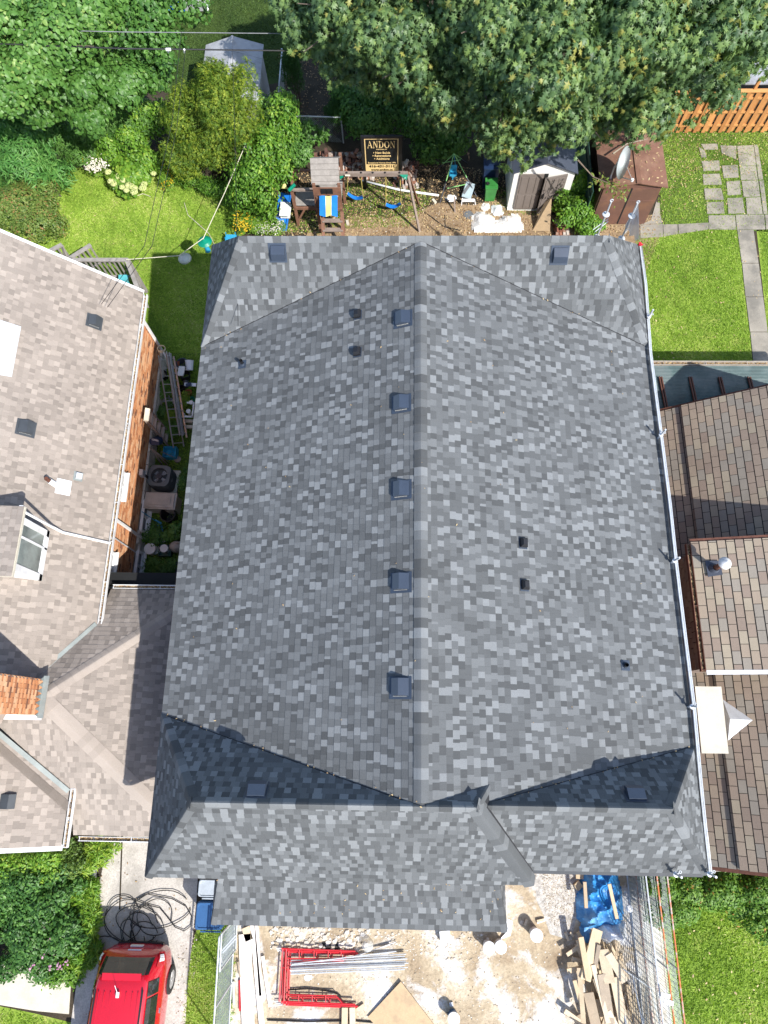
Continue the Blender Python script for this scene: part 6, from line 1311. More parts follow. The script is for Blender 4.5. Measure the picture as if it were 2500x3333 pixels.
# plywood, debris
b = MB(); P3 = [A(1733, 752, .0), A(1790, 752, .25), A(1796, 642, .9), A(1772, 660, .6)]; b.solid(P3, (0, .02, -.02)); one('plywood_sheet', b, M['ply'], 'cut plywood offcut leaning between the cream shed and the brick stack', 'plywood')
def crumple(name, pts, label, m, cat, h=.14, n_=14, seed=1, tile=None, edge=.0):
    """folded sheet over an outline, uneven in height"""
    rr = random.Random(seed); c = sum((Vector(p_) for p_ in pts), V(0, 0, 0)) / len(pts); P = [Vector(p_) for p_ in pts]; xs_ = [p_.x for p_ in P]; ys_ = [p_.y for p_ in P]; G = {}; b = MB(); nx = n_; ny = max(4, int(n_ * (max(ys_) - min(ys_)) / (max(xs_) - min(xs_))))
    ph = [(rr.uniform(2, 9), rr.uniform(-9, 9), rr.uniform(0, 6)) for _ in range(6)]
    def hgt(x, y):
        v_ = 0
        for i_, (fx, fy_, p0) in enumerate(ph): v_ += (1 - abs(math.sin(.55 * (fx * x + fy_ * y) + p0 + .8 * math.sin(1.7 * x + i_ + 2.1 * y)))) ** 2 / (1.0 + i_ * .25)
        return v_ / 2.4
    pts2 = np.array([[min(xs_) + (max(xs_) - min(xs_)) * i / nx, min(ys_) + (max(ys_) - min(ys_)) * j / ny] for i in range(nx + 1) for j in range(ny + 1)]); ins = inpoly(pts2, [tuple(p_[:2]) for p_ in P])
    idx = {}
    for k, ((x, y), q_) in enumerate(zip(pts2, ins)):
        dmin = min(((x - a_.x) ** 2 + (y - a_.y) ** 2) ** .5 for a_ in P); e = 1.0
        best = 1e9
        for i in range(len(P)):
            a_, c_ = P[i], P[(i + 1) % len(P)]; dx, dy = c_.x - a_.x, c_.y - a_.y; t_ = max(0, min(1, ((x - a_.x) * dx + (y - a_.y) * dy) / (dx * dx + dy * dy + 1e-9))); best = min(best, math.hypot(x - a_.x - dx * t_, y - a_.y - dy * t_))
        e = min(1, best / .22) if q_ else 0; idx[k] = V(x + rr.uniform(-.008, .008), y + rr.uniform(-.008, .008), .02 + c.z + e * h * (.35 + hgt(x, y)))
    for i in range(nx):
        for j in range(ny):
            k = [i * (ny + 1) + j, (i + 1) * (ny + 1) + j, (i + 1) * (ny + 1) + j + 1, i * (ny + 1) + j + 1]
            if sum(ins[q_] for q_ in k) >= 2: b.poly([idx[q_] for q_ in k])
    return one(name, b, M[m], label, cat, smooth=True)
crumple('white_membrane', gp((1538, 700), (1560, 690), (1600, 702), (1612, 722), (1640, 705), (1690, 700), (1705, 755), (1535, 758)), 'crumpled white sheeting scattered with leaves behind the house', 'membrane', 'sheeting', .22, 22, 3)
crumple('white_membrane', gp((1570, 665), (1590, 662), (1594, 680), (1578, 690), (1566, 684)), 'small torn piece of white sheeting above the large one', 'membrane', 'sheeting', .1, 8, 5)
crumple('grey_bag', gp((1598, 668), (1630, 668), (1640, 700), (1605, 705)), 'greyish crumpled plastic bag between the white sheeting pieces', 'white_plastic', 'bag', .2, 10, 6)
crumple('white_bag', gp((1452, 640), (1480, 635), (1486, 652), (1470, 658), (1450, 652)), 'small white plastic bag below the toddler swing', 'bag', 'bag', .12, 8, 7)
crumple('felt_scrap', gp((1508, 690), (1532, 685), (1546, 700), (1530, 714), (1512, 708)), 'scrap of dark grey roofing felt on the dirt', 'greyply', 'scrap', .03, 8, 8)
b = MB(); b.box(A(1525, 620, .22), (.36, .60, .03), RX(.3) @ RZ(-.3)); b.box(A(1521, 612, .27), (.10, .5, .02), RX(.3) @ RZ(-.6), mi=1); one('painted_board', b, [mat('pale_blue_board', (.33, .42, .46), .6, .1), M['greyply']], 'pale blue scuffed board left of the green bin', 'board')
b = MB(); b.box(A(1525, 652, .2), (.45, .04, .12)); b.beam(A(1505, 645, .3), A(1502, 668, 0), .03, .03, up=(0, 1, 0)); b.beam(A(1545, 650, .25), A(1548, 666, 0), .03, .03, up=(0, 1, 0)); one('folding_chair', b, M['white_plastic'], 'white folded chair lying in front of the pale blue board', 'chair')
# ---- cedar fence upper right
WF = thing('wooden_fence', 'new orange cedar board fence at the right below the maple', 'fence', tuple(A(2400, 432, 0)))
fy_ = A(2400, 432, 0).y; x = A(2080, 432, 0).x; k = 0
while x < 18:
    b = MB(); b.box((x, fy_ - (.02 if k % 2 else -.045), .93), (.135, .02, 1.78), tone=random.random()); b.build('board', M['cedarfence'], WF, tone=True); x += .165; k += 1
for z in (.35, .95, 1.55): b = MB(); b.beam(V(8.8, fy_ + .01, z), V(18, fy_ + .01, z), .04, .09, tone=.9); b.build('rail', M['cedarfence'], WF, tone=True)
b = MB(); b.beam(V(8.8, fy_ + .02, 1.86), V(18, fy_ + .02, 1.86), .16, .035, tone=.95); b.build('cap_rail', M['cedarfence'], WF, tone=True)
for xx in (A(2455, 300, 1.8).x, 11.4, 16.4): b = MB(); b.box((xx, fy_ + .10, 1.1), (.10, .10, 2.3), tone=.6); b.build('post', M['cedarfence'], WF, tone=True)
b = MB(); b.box((14.5, fy_ + 1.0, 1.75), (4.4, 1.1, .05), tone=.6); o = one('shed_roof', b, M['vinyl'], 'grey shed roof edge beyond the cedar fence at the right', 'shed_roof')  # lone shed roof slab, no building modelled under it
# ================================================================== scaffold with plastic along the east eave
SF = thing('scaffold', 'galvanised scaffold posts with plastic-wrapped rail along the right eave', 'scaffold', (6.6, 5, 0))
rp_ = [(2078, 790), (2096, 925), (2112, 1150), (2130, 1290), (2147, 1420), (2175, 1640), (2196, 1840), (2224, 2070), (2253, 2300), (2274, 2540), (2290, 2700), (2306, 2838)]
RP = [A(x + 4, y, 5.95) for x, y in rp_]
for dx, r_, m_ in ((0, .017, 'galv'), (.042, .013, 'galv')): b = MB(); b.tube([p_ + V(dx, 0, 0) for p_ in RP], r_, 8); b.build('rail', M[m_], SF, smooth=True)
b = MB()
for i in range(len(RP) - 1):
    n_ = 8
    for k in range(n_):
        a_ = RP[i].lerp(RP[i + 1], k / n_); c_ = RP[i].lerp(RP[i + 1], (k + 1) / n_); w0 = .022 + .02 * math.sin((i * n_ + k) * 1.7); w1 = .022 + .02 * math.sin((i * n_ + k + 1) * 1.7)
        b.poly([a_ + V(-.018, 0, .012), c_ + V(-.018, 0, .012), c_ + V(.015, 0, .028), a_ + V(.015, 0, .028)][::-1]); b.poly([a_ + V(.015, 0, .028), c_ + V(.015, 0, .028), c_ + V(.02 + w1, 0, -.3), a_ + V(.02 + w0, 0, -.3)][::-1])
b.build('plastic_sheet', M['sheet'], SF, smooth=True)
def ring(b, c, n_, r=.035, t_=.012):
    n_ = Vector(n_).normalized(); u = n_.cross(V(0, 0, 1)); u = u if u.length > .1 else V(1, 0, 0); u.normalize(); v_ = n_.cross(u); b.tube([c + (u * math.cos(a) + v_ * math.sin(a)) * r for a in np.linspace(0, 6.283, 13)], t_, 6, cap=False)
for x, y in ((2113, 1030), (2152, 1415), (2196, 1825), (2253, 2300), (2310, 2845), (2200, 2846)):
    p_ = A(x, y, 6.05); st = MB(); st.tube([V(p_.x, p_.y, 0), V(p_.x, p_.y, 6.35)], .024, 8); s_ = st.build('standard', M['galv'], SF)
    b = MB(); ring(b, p_ + V(.08, .05, .03), (0, 0, 1), .024, .008); b.tube([p_, p_ + V(.06, .04, .03)], .014, 6); b.lathe(p_ + V(0, 0, -.02), [(.055, 0), (.055, .025), (.03, .03)], 10); b.build('coupler', M['galv'], s_)
for x, y in ((1990, 655), (2076, 660)):
    p1_ = A(x, y, 6.6); p0_ = V(p1_.x, p1_.y, 0); b = MB(); b.tube([p0_, p1_], .026, 8); s_ = b.build('standard', M['galv'], SF)
    for z in (6.1, 5.2):
        b = MB(); b.lathe(V(p1_.x, p1_.y, z), [(.10, 0), (.10, .02), (.04, .03)], 12); b.build('rosette', M['galv'], s_)
    b = MB(); ring(b, p1_ + V(0, 0, .03), (0, 1, 0), .04); b.build('pin_ring', M['galv'], s_)
b = MB(); b.tube([A(1980, 712, 5.4), A(1930, 748, 5.3)], .012, 5); b.tube([A(1980, 720, 5.4), A(1935, 756, 5.3)], .012, 5); b.build('tie_wire', M['galv'], SF)
# cone of hanging plastic
t0_ = A(2078, 662, 6.5); C1 = [A(2076 + i * 1.3, 672, 6.4) for i in range(2)]
b = MB(); n_ = 14; bot = [A(2027, 745, 5.4), A(2040, 755, 5.3), A(2055, 765, 5.35), A(2070, 778, 5.6), A(2084, 792, 5.9)]
for i in range(n_):
    def bb(t): 
        f = t * 4; k = min(3, int(f)); return bot[k].lerp(bot[k + 1], f - k) + V(0, 0, .10 * math.sin(t * 23))
    for j in range(5):
        a0, a1 = j / 5, (j + 1) / 5; g = lambda u, v_: t0_.lerp(bb(u), v_) + V(0, .03 * math.sin(u * 31) * v_, .05 * math.sin(u * 27) * v_)
        b.poly([g(i / n_, a0), g(i / n_, a1), g((i + 1) / n_, a1), g((i + 1) / n_, a0)])
one('plastic_sheeting', b, M['sheet'], 'translucent plastic sheeting gathered to a point at the scaffold corner', 'plastic sheet', smooth=True)
b = MB(); b.box(A(2083, 794, 6.02), (.07, .07, .06)); b.box(A(2088, 797, 6.02), (.08, .03, .03), RZ(.5)); one('red_tape', b, M['redpaint'], 'red tape tied round the plastic at the roof corner', 'tape')
# ================================================================== side yard (between the houses)
def ladder(name, label, p0, p1, w_, n_, m='alu', edge=0, cat='ladder', rw=.03, rh=.08):
    """p0,p1 ends of the centre line, w_ spread vector between the rails"""
    t = thing(name, label, cat, tuple(Vector(p0))); p0, p1, w_ = Vector(p0), Vector(p1), Vector(w_); up = (p1 - p0).cross(w_).normalized()
    for s in (-.5, .5): b = MB(); b.beam(p0 + w_ * s, p1 + w_ * s, rw, rh, up=tuple(up)); b.build('rail', M[m], t)
    for i in range(n_): q = p0.lerp(p1, (i + .5) / n_); b = MB(); b.tube([q - w_ * .5, q + w_ * .5], .017, 7); b.build('rung', M[m], t)
    return t
a0 = A(532, 1158, .75); a1 = A(582, 1456, .5); ladder('ladder', 'wide aluminium ladder lying lowest along the brick wall, its rungs showing over the plants', a0, a1, A(600, 1455, .35) - A(566, 1458, .65), 11, rw=.02, rh=.05)
a0 = A(545, 1146, 1.0); a1 = A(590, 1418, .75); ladder('ladder', 'aluminium extension ladder lying on its side over the other ladder, rails riveted', a0, a1, V(.07, 0, -.06), 11, rw=.025, rh=.085)
a0 = A(560, 1155, .80); a1 = A(603, 1420, .55); ladder('ladder', 'third grey ladder showing its flat edge to the right of the extension ladder', a0, a1, V(.05, .0, -.20), 11, rw=.02, rh=.06)
SL = thing('stepladder', 'folded grey stepladder with pale top step leaning on the brick wall', 'stepladder', tuple(A(540, 1445, 0)))
tp = A(478, 1350, 1.75); b = MB(); b.box(tp, (.16, .42, .10), RY(.5)); b.build('top_step', M['conc_pale'], SL)
ft = A(553, 1435, .05)
for s in (-.20, .22):
    b = MB(); b.beam(tp + V(.03, s, -.05), ft + V(0, s * 1.1, 0), .03, .07, up=(1, 0, 1)); b.build('side_rail', M['wood'], SL)
    b = MB(); b.beam(tp + V(-.05, s, -.05), ft + V(-.15, s * 1.1, 0), .025, .03); b.build('back_leg', M['wood'], SL)
for i in range(5): q = tp.lerp(ft, .16 + i * .17); b = MB(); b.box(q, (.12, .42, .025)); b.build('step', M['greywood'], SL)
def bucket(label, p, r, h, m, R=None, rim=None, lid=None, handle=True, name='bucket', cat='bucket', group=None, fill=None):
    t = thing(name, label, cat, tuple(p), group); b = MB(); b.lathe(p, [(r * .82, 0), (r * .9, h * .5), (r, h * .97), (r * 1.07, h * .97), (r * 1.07, h), (r * .95, h)] + ([] if lid else [(r * .86, h * .5), (r * .76, .03), (0, .03)]), 20, R=R); b.build('body', M[m], t, smooth=False)
    Rr = R if R else Matrix.Identity(3)
    if lid: b = MB(); b.lathe(Vector(p) + Rr @ V(0, 0, h), [(r * 1.1, -.02), (r * 1.1, .012), (r * .9, .018), (r * .86, .006), (0, .006)], 20, R=R); b.build('lid', M[lid], t)
    if fill: b = MB(); b.lathe(Vector(p) + Rr @ V(0, 0, h * .8), [(r * .9, 0), (0, .01)], 16, R=R); b.build('content', M[fill], t)
    if handle: b = MB(); b.tube([Vector(p) + Rr @ V(r * 1.06 * math.cos(a), r * .8 * math.sin(a), h * .93 - abs(math.sin(a)) * .03) for a in np.linspace(.1, 3.04, 12)], .005, 5); b.build('handle', M['galv'], t)
    return t
Rb = RX(.5) @ RY(-.35)
bk = bucket('blue hardware-store bucket with white lettering upside down on the wooden poles', A(497, 1438, .95), .155, .36, 'navy', R=Matrix.Identity(3) @ RX(math.pi + .55) @ RY(.2), handle=False)
bk.location = bk.location
cu_o = A(503, 1440, 1.02); bb_ = MB(); b = MB(); 
lt = text("LOWE'S", 0, 0, .085, M['white'], bk, .012, .22, origin_=A(505, 1435, 1.14), R=RZ(-.25) @ RX(.75))
b = MB(); b.solid([A(492, 1432, 1.10), A(505, 1425, 1.10), A(519, 1434, 1.10), A(518, 1448, 1.10), A(493, 1447, 1.10)], (0, 0, -.01)); b.build('emblem', M['navy'], bk)
WP = thing('wooden_poles', 'bundle of old wooden poles leaning against the brick wall under the blue bucket', 'poles', tuple(A(530, 1500, 0)))
for i in range(7): b = MB(); s_ = A(487 + i * 4, 1455 + i * 3, .95); e_ = A(520 + i * 5, 1505 + (i % 3) * 4, .02); b.tube([s_, e_], .016 + .006 * (i % 2), 6); b.build('pole', M['wood' if i % 2 else 'greywood'], WP)
tb = thing('plastic_tub', 'sky blue plastic tub under the poles beside the air conditioner', 'tub', tuple(A(560, 1472, 0))); b = MB(); b.box(A(556, 1475, .02), (.42, .36, .02))
for dx, dy, sx, sy_ in ((-.21, 0, .015, .38), (.21, 0, .015, .38), (0, -.18, .43, .015), (0, .18, .43, .015)): b.box(A(556, 1475, .16) + V(dx, dy, 0), (sx, sy_, .30))
b.build('tub', M['sky'], tb)
b = MB(); b.tube([A(525, 1470, .9), A(575, 1492, .1)], .015, 6); b.lathe(A(579, 1496, .05), [(.0, 0), (.1, .01), (.12, .03), (0, .05)], 10); one('shovel', b, M['wood'], 'wooden-handled shovel lying across the sky blue tub', 'shovel')
# air conditioner
AC = thing('air_conditioner', 'dark grey outdoor air conditioner with round fan grille in the side yard', 'air conditioner', tuple(A(540, 1560, 0)))
ac = A(541, 1572, 0); az = .72; hw = .36; R_ = RZ(-.08)
b = MB(); b.box(ac + V(0, 0, .04), (.9, .9, .08), R_); b.build('base_slab', M['conc_pale'], AC)
cr = []; 
for k in range(24):
    a = k * math.pi / 12; c_, s_ = math.cos(a), math.sin(a); m_ = max(abs(c_), abs(s_)); r_ = hw / m_ if m_ > .80 else hw / .80 * .985; cr.append((c_ * min(r_, hw * 1.22), s_ * min(r_, hw * 1.22)))
b = MB(); n_ = 24
for z0_, z1_ in ((.10, az),):
    for k in range(n_): p_, q_ = cr[k], cr[(k + 1) % n_]; b.poly([ac + R_ @ V(p_[0], p_[1], z0_), ac + R_ @ V(q_[0], q_[1], z0_), ac + R_ @ V(q_[0], q_[1], z1_), ac + R_ @ V(p_[0], p_[1], z1_)])
for k in range(n_): # top ring
    p_, q_ = cr[k], cr[(k + 1) % n_]; ci = lambda v_: (v_[0] / math.hypot(*v_) * .27, v_[1] / math.hypot(*v_) * .27); pi_, qi_ = ci(p_), ci(q_)
    b.poly([ac + R_ @ V(p_[0], p_[1], az), ac + R_ @ V(q_[0], q_[1], az), ac + R_ @ V(qi_[0], qi_[1], az + .01), ac + R_ @ V(pi_[0], pi_[1], az + .01)]); b.poly([ac + R_ @ V(pi_[0], pi_[1], az + .01), ac + R_ @ V(qi_[0], qi_[1], az + .01), ac + R_ @ V(qi_[0], qi_[1], az - .2), ac + R_ @ V(pi_[0], pi_[1], az - .2)])
b.poly([ac + V(math.cos(k * .5236) * .27, math.sin(k * .5236) * .27, az - .2) for k in range(12)]); bd = b.build('housing', M['acgrey'], AC)
for k in range(9): b = MB(); z = .16 + k * .06; [b.beam(ac + R_ @ V(cr[i][0] * 1.01, cr[i][1] * 1.01, z), ac + R_ @ V(cr[(i + 1) % n_][0] * 1.01, cr[(i + 1) % n_][1] * 1.01, z), .012, .012) for i in range(n_)]; b.build('side_louvre', M['grey_metal'], AC)
for k in range(4): b = MB(); a = k * 1.571 + .5; b.solid([ac + V(math.cos(a) * .05, math.sin(a) * .05, az - .12), ac + V(math.cos(a) * .24, math.sin(a) * .24, az - .14), ac + V(math.cos(a + .6) * .24, math.sin(a + .6) * .24, az - .10), ac + V(math.cos(a + .8) * .05, math.sin(a + .8) * .05, az - .10)], (0, 0, -.01)); b.build('fan_blade', M['greyplastic'], AC)
b = MB(); b.lathe(ac + V(0, 0, az - .1), [(.09, 0), (.09, .1), (0, .11)], 14); b.build('fan_hub', M['slate'], AC)
b = MB(); [ring(b, ac + V(0, 0, az + .012), (0, 0, 1), r_, .004) for r_ in (.10, .15, .20, .25)]; [b.beam(ac + V(0, 0, az + .02), ac + V(math.cos(a), math.sin(a), 0) * .27 + V(0, 0, az + .015), .005, .005) for a in np.linspace(0, 6.28, 13)[:-1]]; b.build('grille', M['grey_metal'], AC)
b = MB(); b.box(ac + R_ @ V(.37, -.05, .5), (.01, .12, .03)); b.build('badge', M['louvre'], AC)
# storage box
DB = thing('storage_box', 'beige plastic deck box with moulded lid below the air conditioner', 'storage box', tuple(A(540, 1655, 0)))
dc_ = A(543, 1650, 0); R_ = RZ(-.04)
b = MB(); b.box(dc_ + V(0, 0, .28), (.98, .48, .56), R_); b.build('body', M['beige'], DB)
b = MB(); b.box(dc_ + V(0, .0, .62), (1.04, .56, .07), R_); b.box(dc_ + V(0, .0, .67), (.92, .46, .05), R_); ld = b.build('lid', M['beige'], DB)
b = MB(); b.box(dc_ + R_ @ V(-.02, 0, .70), (.74, .30, .025), R_); b.build('lid_panel', M['beige'], ld); b = MB()
for x in (-.3, .3): b.box(dc_ + R_ @ V(x, -.285, .62), (.08, .03, .08), R_)
b.build('latch', M['beige'], ld)
bucket('large black plastic tub right below the beige deck box', A(561, 1688, 0), .24, .50, 'black', handle=False, name='planter_tub', cat='tub')
b = MB(); b.tube([A(462, 1665, 1.2), A(505, 1695, .15)], .013, 6); b.solid([A(505, 1690, .2), A(525, 1700, .15), A(533, 1740, .05), A(520, 1745, .05)], (0, 0, -.06)); one('broom', b, M['sky'], 'pale blue broom head with thin handle leaning on the foundation', 'broom')
b = MB(); b.tube([A(472, 1800, .06), A(490, 1775, .07), A(520, 1752, .07), A(560, 1738, .07), A(590, 1735, .07)], .045, 8); one('drain_hose', b, M['hose'], 'thick dark green ribbed hose curving past the white pails', 'hose', smooth=True)
bucket('white pail with flat lid at the end of the green hose', A(500, 1795, 0), .17, .36, 'white_plastic', lid='resin', group='pails in the side yard')
bucket('white pail tipped beside the lidded pail, nearer the hose', A(518, 1788, 0), .12, .25, 'resin', R=RX(.3), group='pails in the side yard')
bucket('open white pail standing in the green crate', A(543, 1792, .1), .12, .28, 'white_plastic', lid='resin', group='pails in the side yard')
b = MB(); g0 = A(542, 1795, .1); b.box(g0, (.40, .36, .02)); [b.box(g0 + V(dx, dy, .08), (sx, sy_, .18)) for dx, dy, sx, sy_ in ((-.2, 0, .015, .36), (.2, 0, .015, .36), (0, -.18, .4, .015), (0, .18, .4, .015))]; one('crate', b, M['hose'], 'dark green crate holding a white pail', 'crate')
b = MB(); b.lathe(A(582, 1785, 0), [(.26, 0), (.24, .25), (.15, .40), (0, .42)], 16, sx=1, sy=.8); b.tube([A(570, 1770, .35), A(585, 1765, .5), A(598, 1775, .35)], .03, 8); one('kettle_grill', b, M['beige'], 'rounded beige plastic container half hidden by the new roof edge', 'container', smooth=True)
b = MB(); b.tube([A(575, 1830, .3), A(572, 1850, .3), A(580, 1870, .3)], .02, 6); b.box(A(583, 1850, .2), (.25, .4, .05)); one('blue_cart', b, M['navy'], 'dark blue tubular item peeking from under the new roof edge', 'cart')
b = MB(); b.box(A(535, 1757, .1), (.16, .12, .08), RZ(.4)); one('white_block', b, M['white_plastic'], 'small white plastic piece lying on the green hose', 'block')
PG = 'pots heaped at the far end of the side yard'
for (x, y, z, r, h, m_, lab, tilt) in ((536, 1232, .0, .17, .30, 'black', 'black nursery pot under the ladder rungs', 0), (600, 1195, .0, .20, .28, 'slate', 'dark slate pot at the back of the heap', 0), (617, 1205, .15, .15, .34, 'white_plastic', 'tall white bucket lying on its side in the pot heap', 1.2), (606, 1236, .0, .19, .25, 'black', 'black bag-like pot in the middle of the heap', .4),
        (578, 1192, .1, .09, .18, 'terracotta', 'terracotta pot at the top of heap beside the ladder', .9), (590, 1222, .1, .09, .16, 'terracotta', 'terracotta pot lying below the other terracotta pot', 1.3), (604, 1262, .05, .10, .25, 'grey_metal', 'dark grey tin can lying beside the white rail', 1.4), (592, 1280, 0, .15, .25, 'black', 'black pot left of the red saucer', .5), (614, 1284, .0, .13, .12, 'terracotta', 'terracotta-red bowl at the foot of the heap', .3), (606, 1296, .1, .08, .12, 'redpaint', 'small red cup among the pots', .8), (538, 1300, .0, .17, .10, 'greyplastic', 'grey round basin under the ladder', .2), (555, 1315, 0, .16, .12, 'greyplastic', 'shallow grey dish in the weeds', .1), (628, 1310, 0, .10, .2, 'teal_pl', 'dark teal jug against the roof edge', .2)):
    bucket(lab, A(x, y, z), r, h, m_, R=RX(-tilt) @ RZ(.4) if tilt else None, handle=False, name='pot', cat='pot', group=PG)
b = MB(); b.box(A(590, 1208, .5), (.22, .36, .05), RZ(-.1)); one('cream_board', b, M['resin'], 'cream board leaning beside the extension ladder among the pots', 'board')
b = MB(); b.box(A(620, 1252, .35), (.42, .12, .03), RZ(-.05)); b.box(A(614, 1252, .40), (.2, .13, .03), RZ(.3), mi=1); one('white_rail', b, [M['white_plastic'], M['navy']], 'white plastic strip with navy lid sticking out of the pot heap', 'strip')
b = MB(); f0 = A(618, 1340, .3)
for dx, dy, sx, sy_ in ((.16, 0, .05, .56), (-.13, -.2, .05, .1), (0, -.26, .34, .05), (0, .26, .16, .05)): b.box(f0 + V(dx, dy, .15), (sx, sy_, .06))
b.lathe(f0 + V(.08, .25, .18), [(.07, 0), (.07, .05), (0, .06)], 12); b.lathe(f0 + V(0, -.05, 0), [(.07, 0), (.08, .16), (0, .17)], 12); one('white_frame', b, M['resin'], 'dirty white frame holding a small jar beside the ladders', 'frame')  # open white frame around a small jar, no tray
for k, y in enumerate((1372, 1390)): b = MB(); b.box(A(628, y, .1 + .02 * k), (.55, .11, .1), RZ(-.03)); one('paver_block', b, M['conc_pale'], ('upper', 'lower')[k] + ' of the two pale blocks beside the ladder ends', 'block')
# ================================================================== front: bins, hose, fence, car
def bin_box(label, x0, y0, x1, y1, z, m, lid):
    a_, c_ = A(x0, y0, z), A(x1, y1, z); t = thing('recycling_bin', label, 'bin', ((a_.x + c_.x) / 2, (a_.y + c_.y) / 2, 0)); w_, d_ = abs(c_.x - a_.x), abs(a_.y - c_.y); cx, cy = (a_.x + c_.x) / 2, (a_.y + c_.y) / 2
    b = MB(); lo = [V(cx + sx * w_ * .42, cy + sy_ * d_ * .42, .05) for sx, sy_ in ((-1, -1), (1, -1), (1, 1), (-1, 1))]; hi = [V(cx + sx * w_ * .48, cy + sy_ * d_ * .48, z - .04) for sx, sy_ in ((-1, -1), (1, -1), (1, 1), (-1, 1))]
    for i in range(4): b.poly([lo[i], lo[(i + 1) % 4], hi[(i + 1) % 4], hi[i]])
    b.poly(hi); b.build('body', M[m], t)
    def rr_(k, zz2): 
        P = []
        for sx, sy_, a0 in ((1, 1, 0), (-1, 1, 1.571), (-1, -1, 3.142), (1, -1, 4.712)):
            for j in range(4): a = a0 + j * .524; P.append(V(cx + sx * (w_ / 2 * k - .07) + .07 * math.cos(a), cy + sy_ * (d_ / 2 * k - .07) + .07 * math.sin(a), zz2))
        return P
    b = MB(); b.solid(rr_(1, z), (0, 0, -.05)); l = b.build('lid', M[lid], t); b = MB()
    R1, R2, R3_ = rr_(.98, z + .001), rr_(.94, z + .028), rr_(.86, z + .028); R4 = rr_(.82, z + .006); n_ = len(R1)
    for u_, v_ in ((R1, R2), (R2, R3_), (R3_, R4)):
        for i in range(n_): b.poly([u_[i], u_[(i + 1) % n_], v_[(i + 1) % n_], v_[i]])
    b.poly(R4); b.build('lid_rim', M[lid], l)
    b = MB(); b.tube([V(cx - w_ * .3, cy - d_ / 2 - .05, z - .05), V(cx + w_ * .45, cy - d_ / 2 - .05, z - .05)], .02, 7); b.build('handle', M[m], t)
    for sx in (-1, 1): b = MB(); b.tube([V(cx + sx * w_ * .42, cy - d_ * .4, .1), V(cx + sx * w_ * .5, cy - d_ * .4, .1)], .1, 12); b.build('wheel', M['rubber'], t)
bin_box('grey-lidded recycling bin beside the porch roof, above the blue one', 648, 2862, 712, 2920, 1.05, 'greyplastic', 'greyplastic'); bin_box('blue-lidded recycling bin at the left edge of the porch roof', 641, 2935, 722, 3028, 1.05, 'blue', 'blue')
hs = thing('cable_tangle', 'tangled coils of black cable lying on the driveway behind the red car', 'cable', tuple(A(430, 3020, 0)))
rr = random.Random(3)
loops = [((520, 2960), 100, 60, -.2, 1.0), ((430, 3000), 88, 70, .3, .9), ((400, 2990), 60, 75, .0, 1.0), ((460, 3010), 85, 55, .5, 1.1), ((450, 3030), 50, 60, 0, 1.), ((505, 2985), 55, 62, .6, 1.), ((470, 3040), 45, 40, .2, 1.), ((350, 3090), 58, 42, 0.2, 1.), ((430, 3045), 35, 55, -.4, 1.)]
for (c_, rx, ry, ro, f) in loops:
    P = []
    for a in np.linspace(.3, 6.0, 26): x = rx * math.cos(a) * (1 + .06 * math.sin(3 * a)); y = ry * math.sin(a); P.append(A(c_[0] + x * math.cos(ro) - y * math.sin(ro), c_[1] + x * math.sin(ro) + y * math.cos(ro), .05 + .02 * rr.random() + .012 * (a % 2)))
    b = MB(); b.tube(P, .012, 6); b.build('cable_loop', M['cable'], hs, smooth=True)
P = [A(x, y, .06) for x, y in ((425, 3070), (430, 3000), (440, 2935), (480, 2910), (560, 2925), (605, 2950), (625, 2985), (620, 3015), (600, 3030), (570, 3018), (545, 2985), (520, 2955), (480, 2945), (440, 2960), (425, 3010), (440, 3060))]; b = MB(); b.tube(P, .013, 6); b.build('cable_loop', M['cable'], hs, smooth=True)
b = MB(); P0 = A(302, 2800, 0); b.box(A(303, 2835, .12), (.14, .72, .16), RZ(.12)); one('edging_block', b, M['white'], 'white-painted concrete edging block between daylilies and driveway', 'block')
# wire fence panels
def mesh_panel(name, label, p0, p1, h, parent=None, cat='fence', orange=False, mid=True, lean=V(0, 0, 0), sp_=.10):
    p0, p1 = Vector(p0), Vector(p1); t = thing(name, label, cat, tuple(p0)); U = V(0, 0, h) + lean; q0, q1 = p0 + U, p1 + U
    for k, (a_, c_) in enumerate(((p0, p1), (q0, q1), (p0, q0), (p1, q1)) + (((p0.lerp(p1, .5), q0.lerp(q1, .5)),) if mid else ())): b = MB(); b.tube([a_ + V(0, 0, .05), c_ + V(0, 0, .05)], .022, 7); b.build('frame_tube', M['orange' if orange and k in (1, 0) else 'galv'], t)
    b = MB(); L = (p1 - p0).length; n_ = int(L / sp_)
    for i in range(n_): a_ = p0.lerp(p1, i / n_); b.beam(a_, a_ + U, .006, .006)
    for i in range(int(h / .08)): s = i / (h / .08); b.beam(p0 + U * s, p1 + U * s, .007, .007)
    o = b.build('wire_mesh', M['wire'], t); o['kind'] = 'stuff'; return t
f0, f1 = A(766, 2990, 0), A(742, 3420, 0); mesh_panel('wire_fence', 'galvanised wire fence panel standing between grass strip and construction yard', f0, f1, 1.75)
mesh_panel('wire_fence', 'second wire fence panel overlapping just beside the first near the porch', A(773, 2980, 0), A(768, 3090, 0), 1.75, mid=False); b = MB(); b.beam(A(716, 3112, 1.7), A(722, 3140, 1.3), .05, .05); b.beam(A(722, 3095, 1.75), A(768, 3045, 1.6), .03, .03); b.beam(A(724, 3103, 1.75), A(770, 3053, 1.6), .03, .03); one('pipe_clamp', b, M['galv'], 'pair of bars clamping the two left fence panels together', 'clamp')
